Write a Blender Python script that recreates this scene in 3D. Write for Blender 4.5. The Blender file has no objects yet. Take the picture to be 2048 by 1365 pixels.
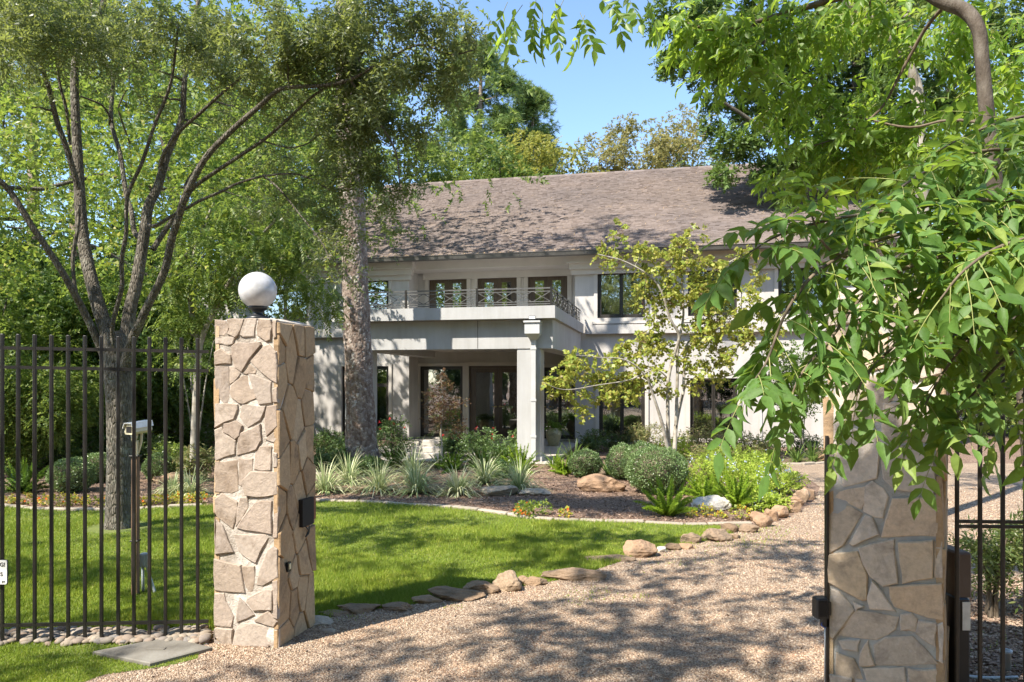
import bpy, math, random
import numpy as np
from mathutils import Vector, Matrix

# ------------------------------------------------------------------ camera, world, sun, exposure
SC = bpy.context.scene
COL = SC.collection
F, HX, HY, CH = 1483.0, 1024.0, 765.0, 1.77          # focal length in photo pixels, principal column, horizon row, eye height
cam = bpy.data.cameras.new('camera')
cam.sensor_width = 36.0
cam.lens = F / 2048.0 * 36.0
cam.shift_y = (HY - 682.5) / 2048.0
cam.clip_end = 2000.0
camo = bpy.data.objects.new('camera', cam)
camo.location = (0, 0, CH)
camo.rotation_euler = (math.radians(90), 0, 0)
COL.objects.link(camo)
SC.camera = camo

TO_SUN = Vector((-0.58, -0.52, 0.0)).normalized()
SUN_EL = math.radians(50)
sdir = Vector((TO_SUN.x * math.cos(SUN_EL), TO_SUN.y * math.cos(SUN_EL), math.sin(SUN_EL)))
world = bpy.data.worlds.new("World")
SC.world = world
world.use_nodes = True
wn = world.node_tree
sky = wn.nodes.new('ShaderNodeTexSky')
sky.sky_type = 'NISHITA'
sky.sun_disc = False
sky.sun_elevation = SUN_EL
sky.sun_rotation = math.atan2(TO_SUN.x, TO_SUN.y)
sky.air_density = 0.95
sky.dust_density = 0.25
sky.ozone_density = 3.0
bg = wn.nodes['Background']
bg.inputs[1].default_value = 0.15
wn.links.new(sky.outputs[0], bg.inputs[0])
sl = bpy.data.lights.new('sun', 'SUN')
sl.energy = 5.0
sl.angle = math.radians(0.55)
sl.color = (1.0, 0.93, 0.82)
so = bpy.data.objects.new('sun', sl)
so.rotation_euler = sdir.to_track_quat('Z', 'Y').to_euler()
so.location = (-20, -20, 30)
COL.objects.link(so)
SC.view_settings.view_transform = 'Standard'
SC.view_settings.look = 'None'
SC.view_settings.exposure = 1.22
SC.view_settings.gamma = 1.0
SC.render.engine = 'CYCLES'
SC.cycles.max_bounces = 7
SC.cycles.diffuse_bounces = 4
SC.cycles.transmission_bounces = 5
SC.cycles.transparent_max_bounces = 8
SC.cycles.caustics_reflective = False
SC.cycles.caustics_refractive = False
SC.cycles.use_denoising = True
SC.cycles.sample_clamp_indirect = 4.0

RNG = np.random.default_rng(7)
random.seed(7)

# ------------------------------------------------------------------ measuring helpers (photo pixel + distance -> metres)
def P(x, y, D):
    return Vector(((x - HX) / F * D, D, CH + (HY - y) / F * D))
def DG(y, z=0.0):
    return F * (CH - z) / (y - HY)
def G(x, y, z=0.0):
    D = DG(y, z)
    return Vector(((x - HX) / F * D, D, z))

# ------------------------------------------------------------------ object helpers
def empty(name, loc=(0, 0, 0), rz=0.0):
    o = bpy.data.objects.new(name, None)
    o.location = loc
    o.rotation_euler = (0, 0, rz)
    o.empty_display_size = 0.1
    COL.objects.link(o)
    return o
def tag(o, label, cat, group=None):
    o['label'] = label
    o['category'] = cat
    if group: o['group'] = group
    return o
def thing(name, label, cat, loc=(0, 0, 0), rz=0.0, group=None):
    return tag(empty(name, loc, rz), label, cat, group)
def link(name, me, m=None, parent=None, kind=None, label=None):
    o = bpy.data.objects.new(name, me)
    if m is not None and len(me.materials) == 0: me.materials.append(m)
    COL.objects.link(o)
    if parent is not None: o.parent = parent
    if kind: o['kind'] = kind
    if label: o['label'] = label
    return o
def npmesh(name, V, faces, smooth=False):
    """V (N,3); faces: list of int arrays (M,k)"""
    V = np.asarray(V, dtype=np.float32)
    me = bpy.data.meshes.new(name)
    me.vertices.add(len(V))
    me.vertices.foreach_set('co', V.ravel())
    if not isinstance(faces, (list, tuple)): faces = [faces]
    faces = [np.asarray(f, dtype=np.int32) for f in faces if len(f)]
    loops = np.concatenate([f.ravel() for f in faces])
    tot = np.concatenate([np.full(len(f), f.shape[1], dtype=np.int32) for f in faces])
    start = np.concatenate([[0], np.cumsum(tot)[:-1]]).astype(np.int32)
    me.loops.add(len(loops))
    me.loops.foreach_set('vertex_index', loops)
    me.polygons.add(len(tot))
    me.polygons.foreach_set('loop_start', start)
    me.polygons.foreach_set('loop_total', tot)
    if smooth: me.polygons.foreach_set('use_smooth', np.ones(len(tot), dtype=bool))
    me.update(calc_edges=True)
    me.validate()
    return me

class MB:
    """collects simple solids into one mesh"""
    def __init__(s): s.v = []; s.f = []; s.sm = []
    def add(s, vs, fs, smooth=False):
        b = len(s.v)
        s.v += [tuple(v) for v in vs]
        s.f += [tuple(i + b for i in f) for f in fs]
        s.sm += [smooth] * len(fs)
        return s
    def box(s, x0, x1, y0, y1, z0, z1, M=None):
        vs = [Vector((x, y, z)) for z in (z0, z1) for y in (y0, y1) for x in (x0, x1)]
        if M is not None: vs = [M @ v for v in vs]
        s.add(vs, [(0, 2, 3, 1), (4, 5, 7, 6), (0, 1, 5, 4), (2, 6, 7, 3), (0, 4, 6, 2), (1, 3, 7, 5)])
        return s
    def bbox(s, x0, x1, y0, y1, z0, z1, b=0.01, M=None):
        """box with chamfered vertical and top edges"""
        b = min(b, (x1 - x0) * .45, (y1 - y0) * .45, (z1 - z0) * .45)
        def ring(z, i):
            return [(x0 + b + i, y0 + i, z), (x1 - b - i, y0 + i, z), (x1 - i, y0 + b + i, z), (x1 - i, y1 - b - i, z), (x1 - b - i, y1 - i, z), (x0 + b + i, y1 - i, z), (x0 + i, y1 - b - i, z), (x0 + i, y0 + b + i, z)]
        vs = ring(z0, 0) + ring(z1 - b, 0) + ring(z1, b * .8)
        if M is not None: vs = [M @ Vector(v) for v in vs]
        fs = [tuple(range(7, -1, -1)), tuple(range(16, 24))]
        for k in (0, 8):
            for i in range(8):
                j = (i + 1) % 8
                fs.append((k + i, k + j, k + 8 + j, k + 8 + i))
        s.add(vs, fs)
        return s
    def bar(s, a, b, w, h=None, up=(0, 0, 1)):
        a, b = Vector(a), Vector(b)
        h = h or w
        d = (b - a).normalized()
        u = Vector(up)
        if abs(d.dot(u)) > .95: u = Vector((1, 0, 0))
        r = d.cross(u).normalized(); u = r.cross(d).normalized()
        vs = [p + r * (w / 2 * i) + u * (h / 2 * j) for p in (a, b) for i, j in ((-1, -1), (1, -1), (1, 1), (-1, 1))]
        s.add(vs, [(0, 1, 2, 3), (7, 6, 5, 4), (0, 4, 5, 1), (1, 5, 6, 2), (2, 6, 7, 3), (3, 7, 4, 0)])
        return s
    def tube(s, pts, rad, n=8, cap=True):
        V, Fq = tube_np(pts, rad, n)
        s.add(V.tolist(), Fq.tolist(), True)
        if cap:
            b = len(s.v) - len(V)
            s.f.append(tuple(b + i for i in range(n))[::-1]); s.sm.append(False)
            s.f.append(tuple(len(s.v) - n + i for i in range(n))); s.sm.append(False)
        return s
    def lathe(s, prof, n=24, c=(0, 0, 0)):
        vs = []
        for r, z in prof:
            for i in range(n):
                a = 2 * math.pi * i / n
                vs.append((c[0] + r * math.cos(a), c[1] + r * math.sin(a), c[2] + z))
        fs = []
        for k in range(len(prof) - 1):
            for i in range(n):
                j = (i + 1) % n
                fs.append((k * n + i, k * n + j, (k + 1) * n + j, (k + 1) * n + i))
        s.add(vs, fs, True)
        b = len(s.v) - len(vs)
        s.f.append(tuple(b + i for i in range(n))[::-1]); s.sm.append(False)
        s.f.append(tuple(len(s.v) - n + i for i in range(n))); s.sm.append(False)
        return s
    def mesh(s, name):
        me = bpy.data.meshes.new(name)
        me.from_pydata(s.v, [], s.f)
        me.polygons.foreach_set('use_smooth', s.sm)
        me.update()
        return me
    def build(s, name, m, parent=None, kind=None, label=None):
        return link(name, s.mesh(name), m, parent, kind, label)

def smooth_path(pts, rad, sub=4):
    """Catmull-Rom through points with radii"""
    P_ = np.array([tuple(p) for p in pts], float)
    R_ = np.array(rad if hasattr(rad, '__len__') else np.linspace(rad, rad, len(P_)), float)
    if len(P_) < 3 or sub < 2: return P_, R_
    A = np.vstack([2 * P_[0] - P_[1], P_, 2 * P_[-1] - P_[-2]])
    Ra = np.concatenate([[R_[0]], R_, [R_[-1]]])
    out, ro = [], []
    for i in range(1, len(A) - 2):
        for k in range(sub):
            t = k / sub
            p0, p1, p2, p3 = A[i - 1], A[i], A[i + 1], A[i + 2]
            out.append(.5 * ((2 * p1) + (-p0 + p2) * t + (2 * p0 - 5 * p1 + 4 * p2 - p3) * t * t + (-p0 + 3 * p1 - 3 * p2 + p3) * t ** 3))
            ro.append(Ra[i] * (1 - t) + Ra[i + 1] * t)
    out.append(A[-2]); ro.append(Ra[-2])
    return np.array(out), np.array(ro)
def tube_np(pts, rad, n=8):
    P_ = np.array([tuple(p) for p in pts], float)
    R_ = np.array(rad if hasattr(rad, '__len__') else [rad] * len(P_), float)
    T = np.gradient(P_, axis=0)
    T /= np.linalg.norm(T, axis=1, keepdims=True) + 1e-9
    ref = np.array([0, 0, 1.0]) if abs(T[0][2]) < .8 else np.array([1.0, 0, 0])
    V = np.zeros((len(P_), n, 3))
    a = np.arange(n) * 2 * np.pi / n
    for i in range(len(P_)):
        r = np.cross(T[i], ref); r /= np.linalg.norm(r) + 1e-9
        u = np.cross(r, T[i]); ref = u
        V[i] = P_[i] + R_[i] * (np.cos(a)[:, None] * r + np.sin(a)[:, None] * u)
    k = np.arange(len(P_) - 1)[:, None] * n
    i = np.arange(n)[None, :]; j = (i + 1) % n
    Fq = np.stack([k + i, k + n + i, k + n + j, k + j], -1).reshape(-1, 4)[:, ::-1]
    return V.reshape(-1, 3), Fq

class NB:
    """collects numpy chunks (quads and tris) into one mesh"""
    def __init__(s): s.V = []; s.Q = []; s.T = []; s.n = 0
    def add(s, V, Q=None, T=None):
        if Q is not None and len(Q): s.Q.append(np.asarray(Q) + s.n)
        if T is not None and len(T): s.T.append(np.asarray(T) + s.n)
        s.V.append(np.asarray(V, dtype=np.float32)); s.n += len(V)
        return s
    def build(s, name, m, parent=None, kind=None, label=None, smooth=False):
        fs = []
        if s.Q: fs.append(np.concatenate(s.Q))
        if s.T: fs.append(np.concatenate(s.T))
        return link(name, npmesh(name, np.concatenate(s.V), fs, smooth), m, parent, kind, label)

# ------------------------------------------------------------------ materials
MATS = {}
def ramp(nt, fac, cols, pos=None):
    r = nt.nodes.new('ShaderNodeValToRGB')
    while len(r.color_ramp.elements) > 1: r.color_ramp.elements.remove(r.color_ramp.elements[0])
    n = len(cols)
    for i, c in enumerate(cols):
        p = pos[i] if pos else i / max(1, n - 1)
        e = r.color_ramp.elements[0] if i == 0 else r.color_ramp.elements.new(p)
        e.position = p
        e.color = (*c, 1)
    nt.links.new(fac, r.inputs[0])
    return r.outputs[0]
def mix(nt, a, b, fac, mode='MIX'):
    m = nt.nodes.new('ShaderNodeMix'); m.data_type = 'RGBA'; m.blend_type = mode
    for s, v in ((m.inputs[0], fac), (m.inputs[6], a), (m.inputs[7], b)):
        if hasattr(v, 'links'): nt.links.new(v, s)
        elif isinstance(v, (tuple, list)): s.default_value = (*v, 1)
        else: s.default_value = v
    return m.outputs[2]
def noise(nt, vec, scale, detail=4, rough=.55, dist=0):
    n = nt.nodes.new('ShaderNodeTexNoise')
    n.inputs['Scale'].default_value = scale; n.inputs['Detail'].default_value = detail
    n.inputs['Roughness'].default_value = rough; n.inputs['Distortion'].default_value = dist
    nt.links.new(vec, n.inputs['Vector'])
    return n.outputs[0]
def bump(nt, h, strength, dist, normal=None):
    b = nt.nodes.new('ShaderNodeBump')
    b.inputs['Strength'].default_value = strength; b.inputs['Distance'].default_value = dist
    nt.links.new(h, b.inputs['Height'])
    if normal is not None: nt.links.new(normal, b.inputs['Normal'])
    return b.outputs[0]
def newmat(name):
    m = bpy.data.materials.new(name); m.use_nodes = True
    nt = m.node_tree
    b = nt.nodes['Principled BSDF']
    tc = nt.nodes.new('ShaderNodeTexCoord')
    MATS[name] = m
    return m, nt, b, tc
def scaled(nt, vec, s):
    mp = nt.nodes.new('ShaderNodeMapping'); mp.inputs['Scale'].default_value = s
    nt.links.new(vec, mp.inputs[0]); return mp.outputs[0]
def simple(name, cols, scale=4, rough=.8, bscale=40, bstr=.3, bdist=.01, metal=0, spec=.3, rnd=0.0, coord='Object', stretch=None, pos=None, detail=5):
    m, nt, b, tc = newmat(name)
    vec = tc.outputs[coord]
    if stretch: vec = scaled(nt, vec, stretch)
    n = noise(nt, vec, scale, detail)
    c = ramp(nt, n, cols, pos or [.3 + .4 * i / max(1, len(cols) - 1) for i in range(len(cols))])
    if rnd:
        oi = nt.nodes.new('ShaderNodeObjectInfo')
        hs = nt.nodes.new('ShaderNodeHueSaturation')
        mr = nt.nodes.new('ShaderNodeMapRange'); mr.inputs[3].default_value = 1 - rnd; mr.inputs[4].default_value = 1 + rnd
        nt.links.new(oi.outputs['Random'], mr.inputs[0]); nt.links.new(mr.outputs[0], hs.inputs['Value'])
        nt.links.new(c, hs.inputs['Color']); c = hs.outputs[0]
    nt.links.new(c, b.inputs['Base Color'])
    b.inputs['Roughness'].default_value = rough; b.inputs['Metallic'].default_value = metal
    b.inputs['Specular IOR Level'].default_value = spec
    if bstr: nt.links.new(bump(nt, noise(nt, vec, bscale, 6, .65), bstr, bdist), b.inputs['Normal'])
    return m
def leafmat(name, cols, trans, tfac=.35, rough=.5, spec=.35, big=None, pos=None, inst=False, spots=False):
    """two-sided leaf: each leaf island its own tint, light shining through"""
    m, nt, b, tc = newmat(name)
    g = nt.nodes.new('ShaderNodeNewGeometry')
    oi = nt.nodes.new('ShaderNodeObjectInfo')
    c = ramp(nt, oi.outputs['Random'] if inst else g.outputs['Random Per Island'], cols, pos)
    c2 = c
    nt.links.new(c2, b.inputs['Base Color'])
    b.inputs['Roughness'].default_value = rough
    b.inputs['Specular IOR Level'].default_value = spec
    t = nt.nodes.new('ShaderNodeBsdfTranslucent')
    if inst:
        pn = ramp(nt, noise(nt, g.outputs['Position'], 1.5, 6, .65), [(.78, .80, .85), (1.0, 1.0, 1.0), (1.22, 1.08, 1.0)], [.33, .5, .70])
        c2 = mix(nt, c2, pn, .9, 'MULTIPLY'); nt.links.new(c2, b.inputs['Base Color'])
    if spots:
        sp_ = ramp(nt, noise(nt, g.outputs['Position'], 55, 4, .7), [(.62, .60, .5), (1.0, 1.0, 1.0), (1.18, 1.14, .95)], [.28, .5, .75])
        c2 = mix(nt, c2, sp_, .85, 'MULTIPLY'); nt.links.new(c2, b.inputs['Base Color'])
        nt.links.new(bump(nt, noise(nt, g.outputs['Position'], 130, 3), .35, .003), b.inputs['Normal'])
    tcn = mix(nt, c2, trans, .65)
    nt.links.new(tcn, t.inputs[0])
    ms = nt.nodes.new('ShaderNodeMixShader'); ms.inputs[0].default_value = tfac
    nt.links.new(b.outputs[0], ms.inputs[1]); nt.links.new(t.outputs[0], ms.inputs[2])
    nt.links.new(ms.outputs[0], nt.nodes['Material Output'].inputs[0])
    return m

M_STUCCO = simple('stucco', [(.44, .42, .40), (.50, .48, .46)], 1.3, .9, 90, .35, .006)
def weather(m):
    nt = m.node_tree; b = nt.nodes['Principled BSDF']; tc = [n for n in nt.nodes if n.type == 'TEX_COORD'][0]
    src = b.inputs['Base Color'].links[0].from_socket
    a = ramp(nt, noise(nt, scaled(nt, tc.outputs['Object'], (3, 3, .35)), 1.6, 6, .7), [(.80, .785, .76), (1.03, 1.03, 1.03)], [.32, .6])
    c = ramp(nt, noise(nt, tc.outputs['Object'], .8, 5, .6), [(.90, .89, .88), (1.05, 1.05, 1.05)], [.35, .65])
    nt.links.new(mix(nt, mix(nt, src, a, .55, 'MULTIPLY'), c, .8, 'MULTIPLY'), b.inputs['Base Color'])
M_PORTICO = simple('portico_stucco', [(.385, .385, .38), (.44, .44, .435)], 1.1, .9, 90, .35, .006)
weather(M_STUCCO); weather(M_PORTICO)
M_TRIM = simple('painted_trim', [(.46, .43, .395), (.53, .495, .455)], 2, .7, 60, .15, .003)
M_BRONZE = simple('dark_bronze', [(.018, .016, .014), (.035, .03, .025)], 6, .4, 80, .1, .001, spec=.5)
M_IRON = simple('black_iron', [(.008, .0075, .007), (.022, .019, .016)], 12, .42, 150, .25, .001, spec=.5)
M_GREYIRON = simple('weathered_iron', [(.06, .06, .058), (.12, .118, .11)], 9, .5, 150, .25, .001, spec=.5)
M_PIPE = simple('painted_downspout', [(.42, .43, .43), (.5, .5, .49)], 3, .5, 80, .1, .001)
M_GUTTER = simple('gutter', [(.045, .042, .038), (.08, .075, .068)], 5, .35, 80, .1, .001, spec=.6)
M_WOODDOOR = simple('dark_wood', [(.06, .038, .026), (.10, .066, .044)], 5, .35, 60, .2, .002, stretch=(8, 8, 1), spec=.5)
M_BRASS = simple('aged_brass', [(.35, .26, .13), (.5, .38, .2)], 8, .3, 80, .1, .001, metal=.9)
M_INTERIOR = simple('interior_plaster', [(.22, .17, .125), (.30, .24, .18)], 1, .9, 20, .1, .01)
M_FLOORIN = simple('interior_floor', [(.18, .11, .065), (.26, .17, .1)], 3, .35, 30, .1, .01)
M_CURTAIN = simple('curtain_cloth', [(.55, .56, .55), (.68, .69, .67)], 5, .9, 60, .2, .003)
M_DIRT = simple('bed_soil', [(.035, .022, .015), (.085, .055, .038), (.16, .11, .078)], 9, .95, 45, .9, .03, coord='Generated')
def stone_mat(name, cols, pos, spot=(.18, .13, .09), bs=.6):
    m, nt, b, tc = newmat(name)
    oi = nt.nodes.new('ShaderNodeObjectInfo')
    base = ramp(nt, oi.outputs['Random'], cols, pos)
    add = nt.nodes.new('ShaderNodeVectorMath'); add.operation = 'ADD'
    sc = nt.nodes.new('ShaderNodeVectorMath'); sc.operation = 'SCALE'; sc.inputs['Scale'].default_value = 13.0
    cx = nt.nodes.new('ShaderNodeCombineXYZ')
    for i in range(3): nt.links.new(oi.outputs['Random'], cx.inputs[i])
    nt.links.new(cx.outputs[0], sc.inputs[0])
    nt.links.new(tc.outputs['Object'], add.inputs[0]); nt.links.new(sc.outputs[0], add.inputs[1])
    v = add.outputs[0]
    n1 = noise(nt, v, 5.5, 6, .65, .6)
    stain = ramp(nt, n1, [(0, 0, 0), (1, 1, 1)], [.52, .78])
    c = mix(nt, base, spot, stain)
    n2 = noise(nt, v, 38, 5, .7)
    g = ramp(nt, n2, [(.72, .72, .72), (1.15, 1.13, 1.1)], [.3, .7])
    c = mix(nt, c, g, .75, 'MULTIPLY')
    nt.links.new(c, b.inputs['Base Color'])
    b.inputs['Roughness'].default_value = .85; b.inputs['Specular IOR Level'].default_value = .25
    h = noise(nt, v, 16, 8, .7, .4)
    nt.links.new(bump(nt, h, bs, .02), b.inputs['Normal'])
    return m
M_STONE = stone_mat('flagstone', [(.34, .27, .22), (.40, .33, .275), (.36, .285, .225), (.43, .365, .31), (.32, .265, .225)], [0, .25, .5, .75, 1])
M_STONE_S = stone_mat('flagstone_side', [(.40, .27, .155), (.47, .34, .21), (.36, .25, .15), (.50, .38, .25)], [0, .35, .7, 1])
M_STONE_R = stone_mat('flagstone_grey', [(.50, .425, .35), (.58, .50, .42), (.55, .41, .28), (.62, .55, .48), (.47, .41, .35), (.60, .46, .31)], [0, .2, .4, .6, .8, 1], (.20, .17, .145), .5)
M_ROCK = stone_mat('field_rock', [(.20, .135, .085), (.30, .205, .13), (.26, .185, .125), (.34, .25, .17)], [0, .35, .7, 1], (.10, .085, .06), 1.0)
M_ROCKR = stone_mat('red_sandstone', [(.38, .25, .16), (.31, .20, .125), (.43, .31, .21)], [0, .5, 1], (.24, .14, .09), 1.0)
M_ROCKW = stone_mat('white_limestone', [(.54, .50, .44), (.62, .58, .52)], [0, 1], (.42, .38, .33), .9)
M_PEB = stone_mat('river_pebble', [(.30, .24, .18), (.22, .195, .165), (.34, .29, .23), (.26, .19, .14), (.19, .185, .18)], [0, .25, .5, .75, 1], (.22, .18, .14), .2)
M_EDGING = stone_mat('limestone_edging', [(.34, .29, .23), (.42, .36, .29), (.30, .26, .21)], [0, .5, 1], (.30, .26, .2), .6)
M_MORTAR = simple('white_mortar', [(.26, .22, .18), (.46, .41, .355), (.66, .62, .565)], 6, .95, 60, .9, .012)
M_MORTARG = simple('grey_mortar', [(.30, .30, .29), (.42, .42, .40)], 10, .95, 60, .8, .01)
M_MORTARD = simple('side_mortar', [(.34, .27, .19), (.50, .43, .34)], 9, .95, 60, .9, .012)
M_CONC = simple('concrete', [(.09, .08, .065), (.17, .155, .13), (.24, .225, .195)], 3.5, .9, 70, .5, .006)
M_STEP = simple('porch_stone', [(.42, .38, .33), (.50, .46, .41)], 3, .85, 50, .3, .006)

def bark(name, cols, sx, sz, bs, bd, lich=None):
    m, nt, b, tc = newmat(name)
    v = scaled(nt, tc.outputs['Object'], (sx, sx, sz))
    vo = nt.nodes.new('ShaderNodeTexVoronoi'); vo.feature = 'DISTANCE_TO_EDGE'; vo.inputs['Scale'].default_value = 1.0
    dn = nt.nodes.new('ShaderNodeTexNoise'); dn.inputs['Scale'].default_value = 2.0; dn.inputs['Detail'].default_value = 5
    nt.links.new(v, dn.inputs['Vector'])
    dv = mix(nt, v, dn.outputs['Color'], .25, 'ADD')
    nt.links.new(dv, vo.inputs['Vector'])
    plate = ramp(nt, vo.outputs['Distance'], [(0, 0, 0), (1, 1, 1)], [.0, .22])
    n = noise(nt, tc.outputs['Object'], 14, 6, .7)
    c = ramp(nt, n, cols, [.3 + .4 * i / (len(cols) - 1) for i in range(len(cols))])
    if lich:
        l = ramp(nt, noise(nt, tc.outputs['Object'], 6, 6, .75), [(0, 0, 0), (1, 1, 1)], [.55, .68])
        c = mix(nt, c, lich, l)
    nt.links.new(c, b.inputs['Base Color'])
    b.inputs['Roughness'].default_value = .95; b.inputs['Specular IOR Level'].default_value = .15
    nb = bump(nt, n, .5, .01)
    nt.links.new(bump(nt, plate, bs, bd, nb), b.inputs['Normal'])
    return m
M_OAKBARK = bark('oak_bark', [(.10, .085, .065), (.17, .15, .12), (.26, .235, .195)], 42, 9, .9, .03, (.36, .35, .28))
M_PINEBARK = simple('pine_bark', [(.17, .115, .085), (.29, .22, .175), (.42, .35, .29)], 7, .95, 45, .8, .015)
M_ASHBARK = simple('ash_bark', [(.05, .04, .03), (.10, .08, .062), (.19, .165, .135)], 9, .9, 60, .8, .012, stretch=(1, 1, .5))
M_SMOOTHBARK = simple('smooth_bark', [(.20, .17, .13), (.33, .30, .25), (.44, .41, .35)], 8, .85, 50, .4, .006)
M_TWIG = simple('twig_bark', [(.10, .075, .05), (.19, .15, .11)], 12, .9, 60, .3, .004)
M_GREENTWIG = simple('green_twig', [(.20, .24, .07), (.30, .30, .11)], 12, .7, 60, .2, .002)

M_OAKLEAF = leafmat('oak_leaf', [(.055, .082, .030), (.098, .130, .052), (.150, .185, .082), (.27, .29, .17)], (.46, .52, .10), .42, .42, .5, pos=[0, .4, .8, 1])
M_BACKLEAF = leafmat('bright_leaf', [(.045, .085, .02), (.09, .15, .036), (.17, .24, .055), (.30, .33, .09)], (.42, .55, .08), .42, .5, .35)
M_MIDLEAF = leafmat('mid_leaf', [(.06, .11, .022), (.10, .17, .035), (.17, .24, .06)], (.26, .38, .06), .36, .45, .4)
M_DARKLEAF = leafmat('dark_leaf', [(.03, .06, .014), (.05, .09, .022), (.09, .14, .04)], (.15, .24, .04), .28, .45, .4)
M_YELLEAF = leafmat('yellow_leaf', [(.14, .18, .03), (.24, .26, .05), (.34, .30, .07)], (.6, .58, .12), .42, .5, .3)
M_GUMLEAF = leafmat('sweetgum_leaf', [(.07, .14, .025), (.11, .19, .032), (.18, .25, .045), (.36, .33, .05)], (.42, .55, .08), .42, .5, .3)
M_PINENEEDLE = leafmat('pine_needle', [(.09, .17, .045), (.15, .24, .065), (.24, .31, .10)], (.28, .36, .09), .3, .4, .4)
M_BIRCHLEAF = leafmat('birch_leaf', [(.16, .17, .05), (.24, .23, .08), (.33, .27, .10)], (.5, .45, .14), .4, .5, .3)
M_REDBUD = leafmat('redbud_leaf', [(.17, .25, .035), (.28, .35, .06), (.44, .42, .09), (.25, .20, .07)], (.58, .55, .12), .42, .45, .35, pos=[0, .4, .85, 1])
M_POD = leafmat('seed_pod', [(.10, .055, .04), (.17, .10, .07)], (.2, .12, .07), .15, .7, .2)
M_MAPLE = leafmat('bronze_maple_leaf', [(.10, .05, .03), (.16, .08, .05), (.17, .13, .055), (.11, .12, .04)], (.38, .2, .1), .35, .5, .3)
M_NEARLEAF = leafmat('ash_leaflet', [(.055, .125, .025), (.09, .18, .04), (.14, .245, .065), (.22, .29, .065)], (.46, .64, .05), .36, .5, .26, spots=True, pos=None)
M_TOPLEAF = leafmat('canopy_leaflet', [(.07, .15, .022), (.12, .22, .032), (.19, .29, .05)], (.55, .72, .06), .52, .42, .4)
M_NEWLEAF = leafmat('young_leaflet', [(.20, .31, .03), (.28, .40, .05)], (.6, .75, .08), .45, .4, .4)
M_BOX = leafmat('boxwood_leaf', [(.09, .155, .05), (.16, .24, .085), (.27, .35, .15)], (.25, .36, .08), .25, .35, .5)
M_FERN = leafmat('foxtail_fern', [(.16, .27, .022), (.26, .38, .035), (.36, .48, .06)], (.55, .72, .08), .42, .5, .3)
M_FERND = leafmat('dark_fern', [(.07, .14, .018), (.12, .22, .028), (.18, .29, .04)], (.3, .45, .06), .35, .5, .3)
M_FLAX = leafmat('variegated_blade', [(.15, .23, .08), (.30, .38, .16), (.60, .60, .34), (.74, .72, .48)], (.5, .55, .3), .3, .4, .4)
M_LILY = leafmat('strappy_leaf', [(.07, .13, .028), (.12, .19, .04), (.19, .26, .07)], (.35, .48, .1), .35, .4, .4)
M_PLUMB = leafmat('plumbago_leaf', [(.20, .30, .03), (.32, .42, .055), (.45, .52, .10)], (.55, .65, .1), .4, .5, .3)
M_ABELIA = leafmat('abelia_leaf', [(.11, .15, .045), (.19, .23, .075), (.30, .28, .13), (.20, .13, .07)], (.45, .48, .16), .38, .5, .3)
M_ROSE = leafmat('rose_leaf', [(.06, .115, .035), (.10, .165, .05), (.17, .23, .08)], (.2, .3, .07), .28, .4, .45)
M_NANDINA = leafmat('nandina_leaf', [(.05, .085, .024), (.09, .13, .034), (.16, .18, .05)], (.35, .42, .08), .32, .4, .45)
M_ANNUAL = leafmat('annual_leaf', [(.10, .17, .03), (.30, .36, .05), (.50, .42, .05), (.55, .20, .04)], (.6, .6, .1), .35, .5, .3)
M_ANNUALG = leafmat('coleus_leaf', [(.06, .12, .03), (.13, .20, .03), (.30, .32, .04)], (.4, .5, .1), .35, .5, .3)
M_FLOWER = leafmat('orange_flower', [(.75, .22, .03), (.70, .10, .03), (.80, .45, .05)], (.8, .3, .05), .3, .6, .2)
M_BLUEFL = leafmat('pale_blue_flower', [(.48, .55, .75), (.60, .64, .80)], (.6, .65, .85), .3, .6, .2)
M_REDFL = leafmat('red_flower', [(.55, .02, .03), (.7, .06, .07)], (.7, .1, .1), .3, .6, .2)
M_GRASS = leafmat('grass_blade', [(.15, .235, .028), (.25, .345, .042), (.37, .44, .065), (.52, .50, .15)], (.62, .70, .08), .40, .5, .3, pos=[0, .45, .9, 1], inst=True)
M_GRAVEL = leafmat('gravel_grain', [(.17, .105, .068), (.29, .20, .135), (.40, .30, .21), (.55, .445, .34), (.22, .18, .145)], (.4, .3, .2), .0, .8, .25, pos=[0, .3, .6, .85, 1], inst=True)
M_CHIP = leafmat('bark_chip', [(.08, .045, .03), (.18, .115, .08), (.31, .21, .15), (.46, .34, .26)], (.2, .1, .06), .0, .9, .15, pos=[0, .45, .85, 1])

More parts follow.
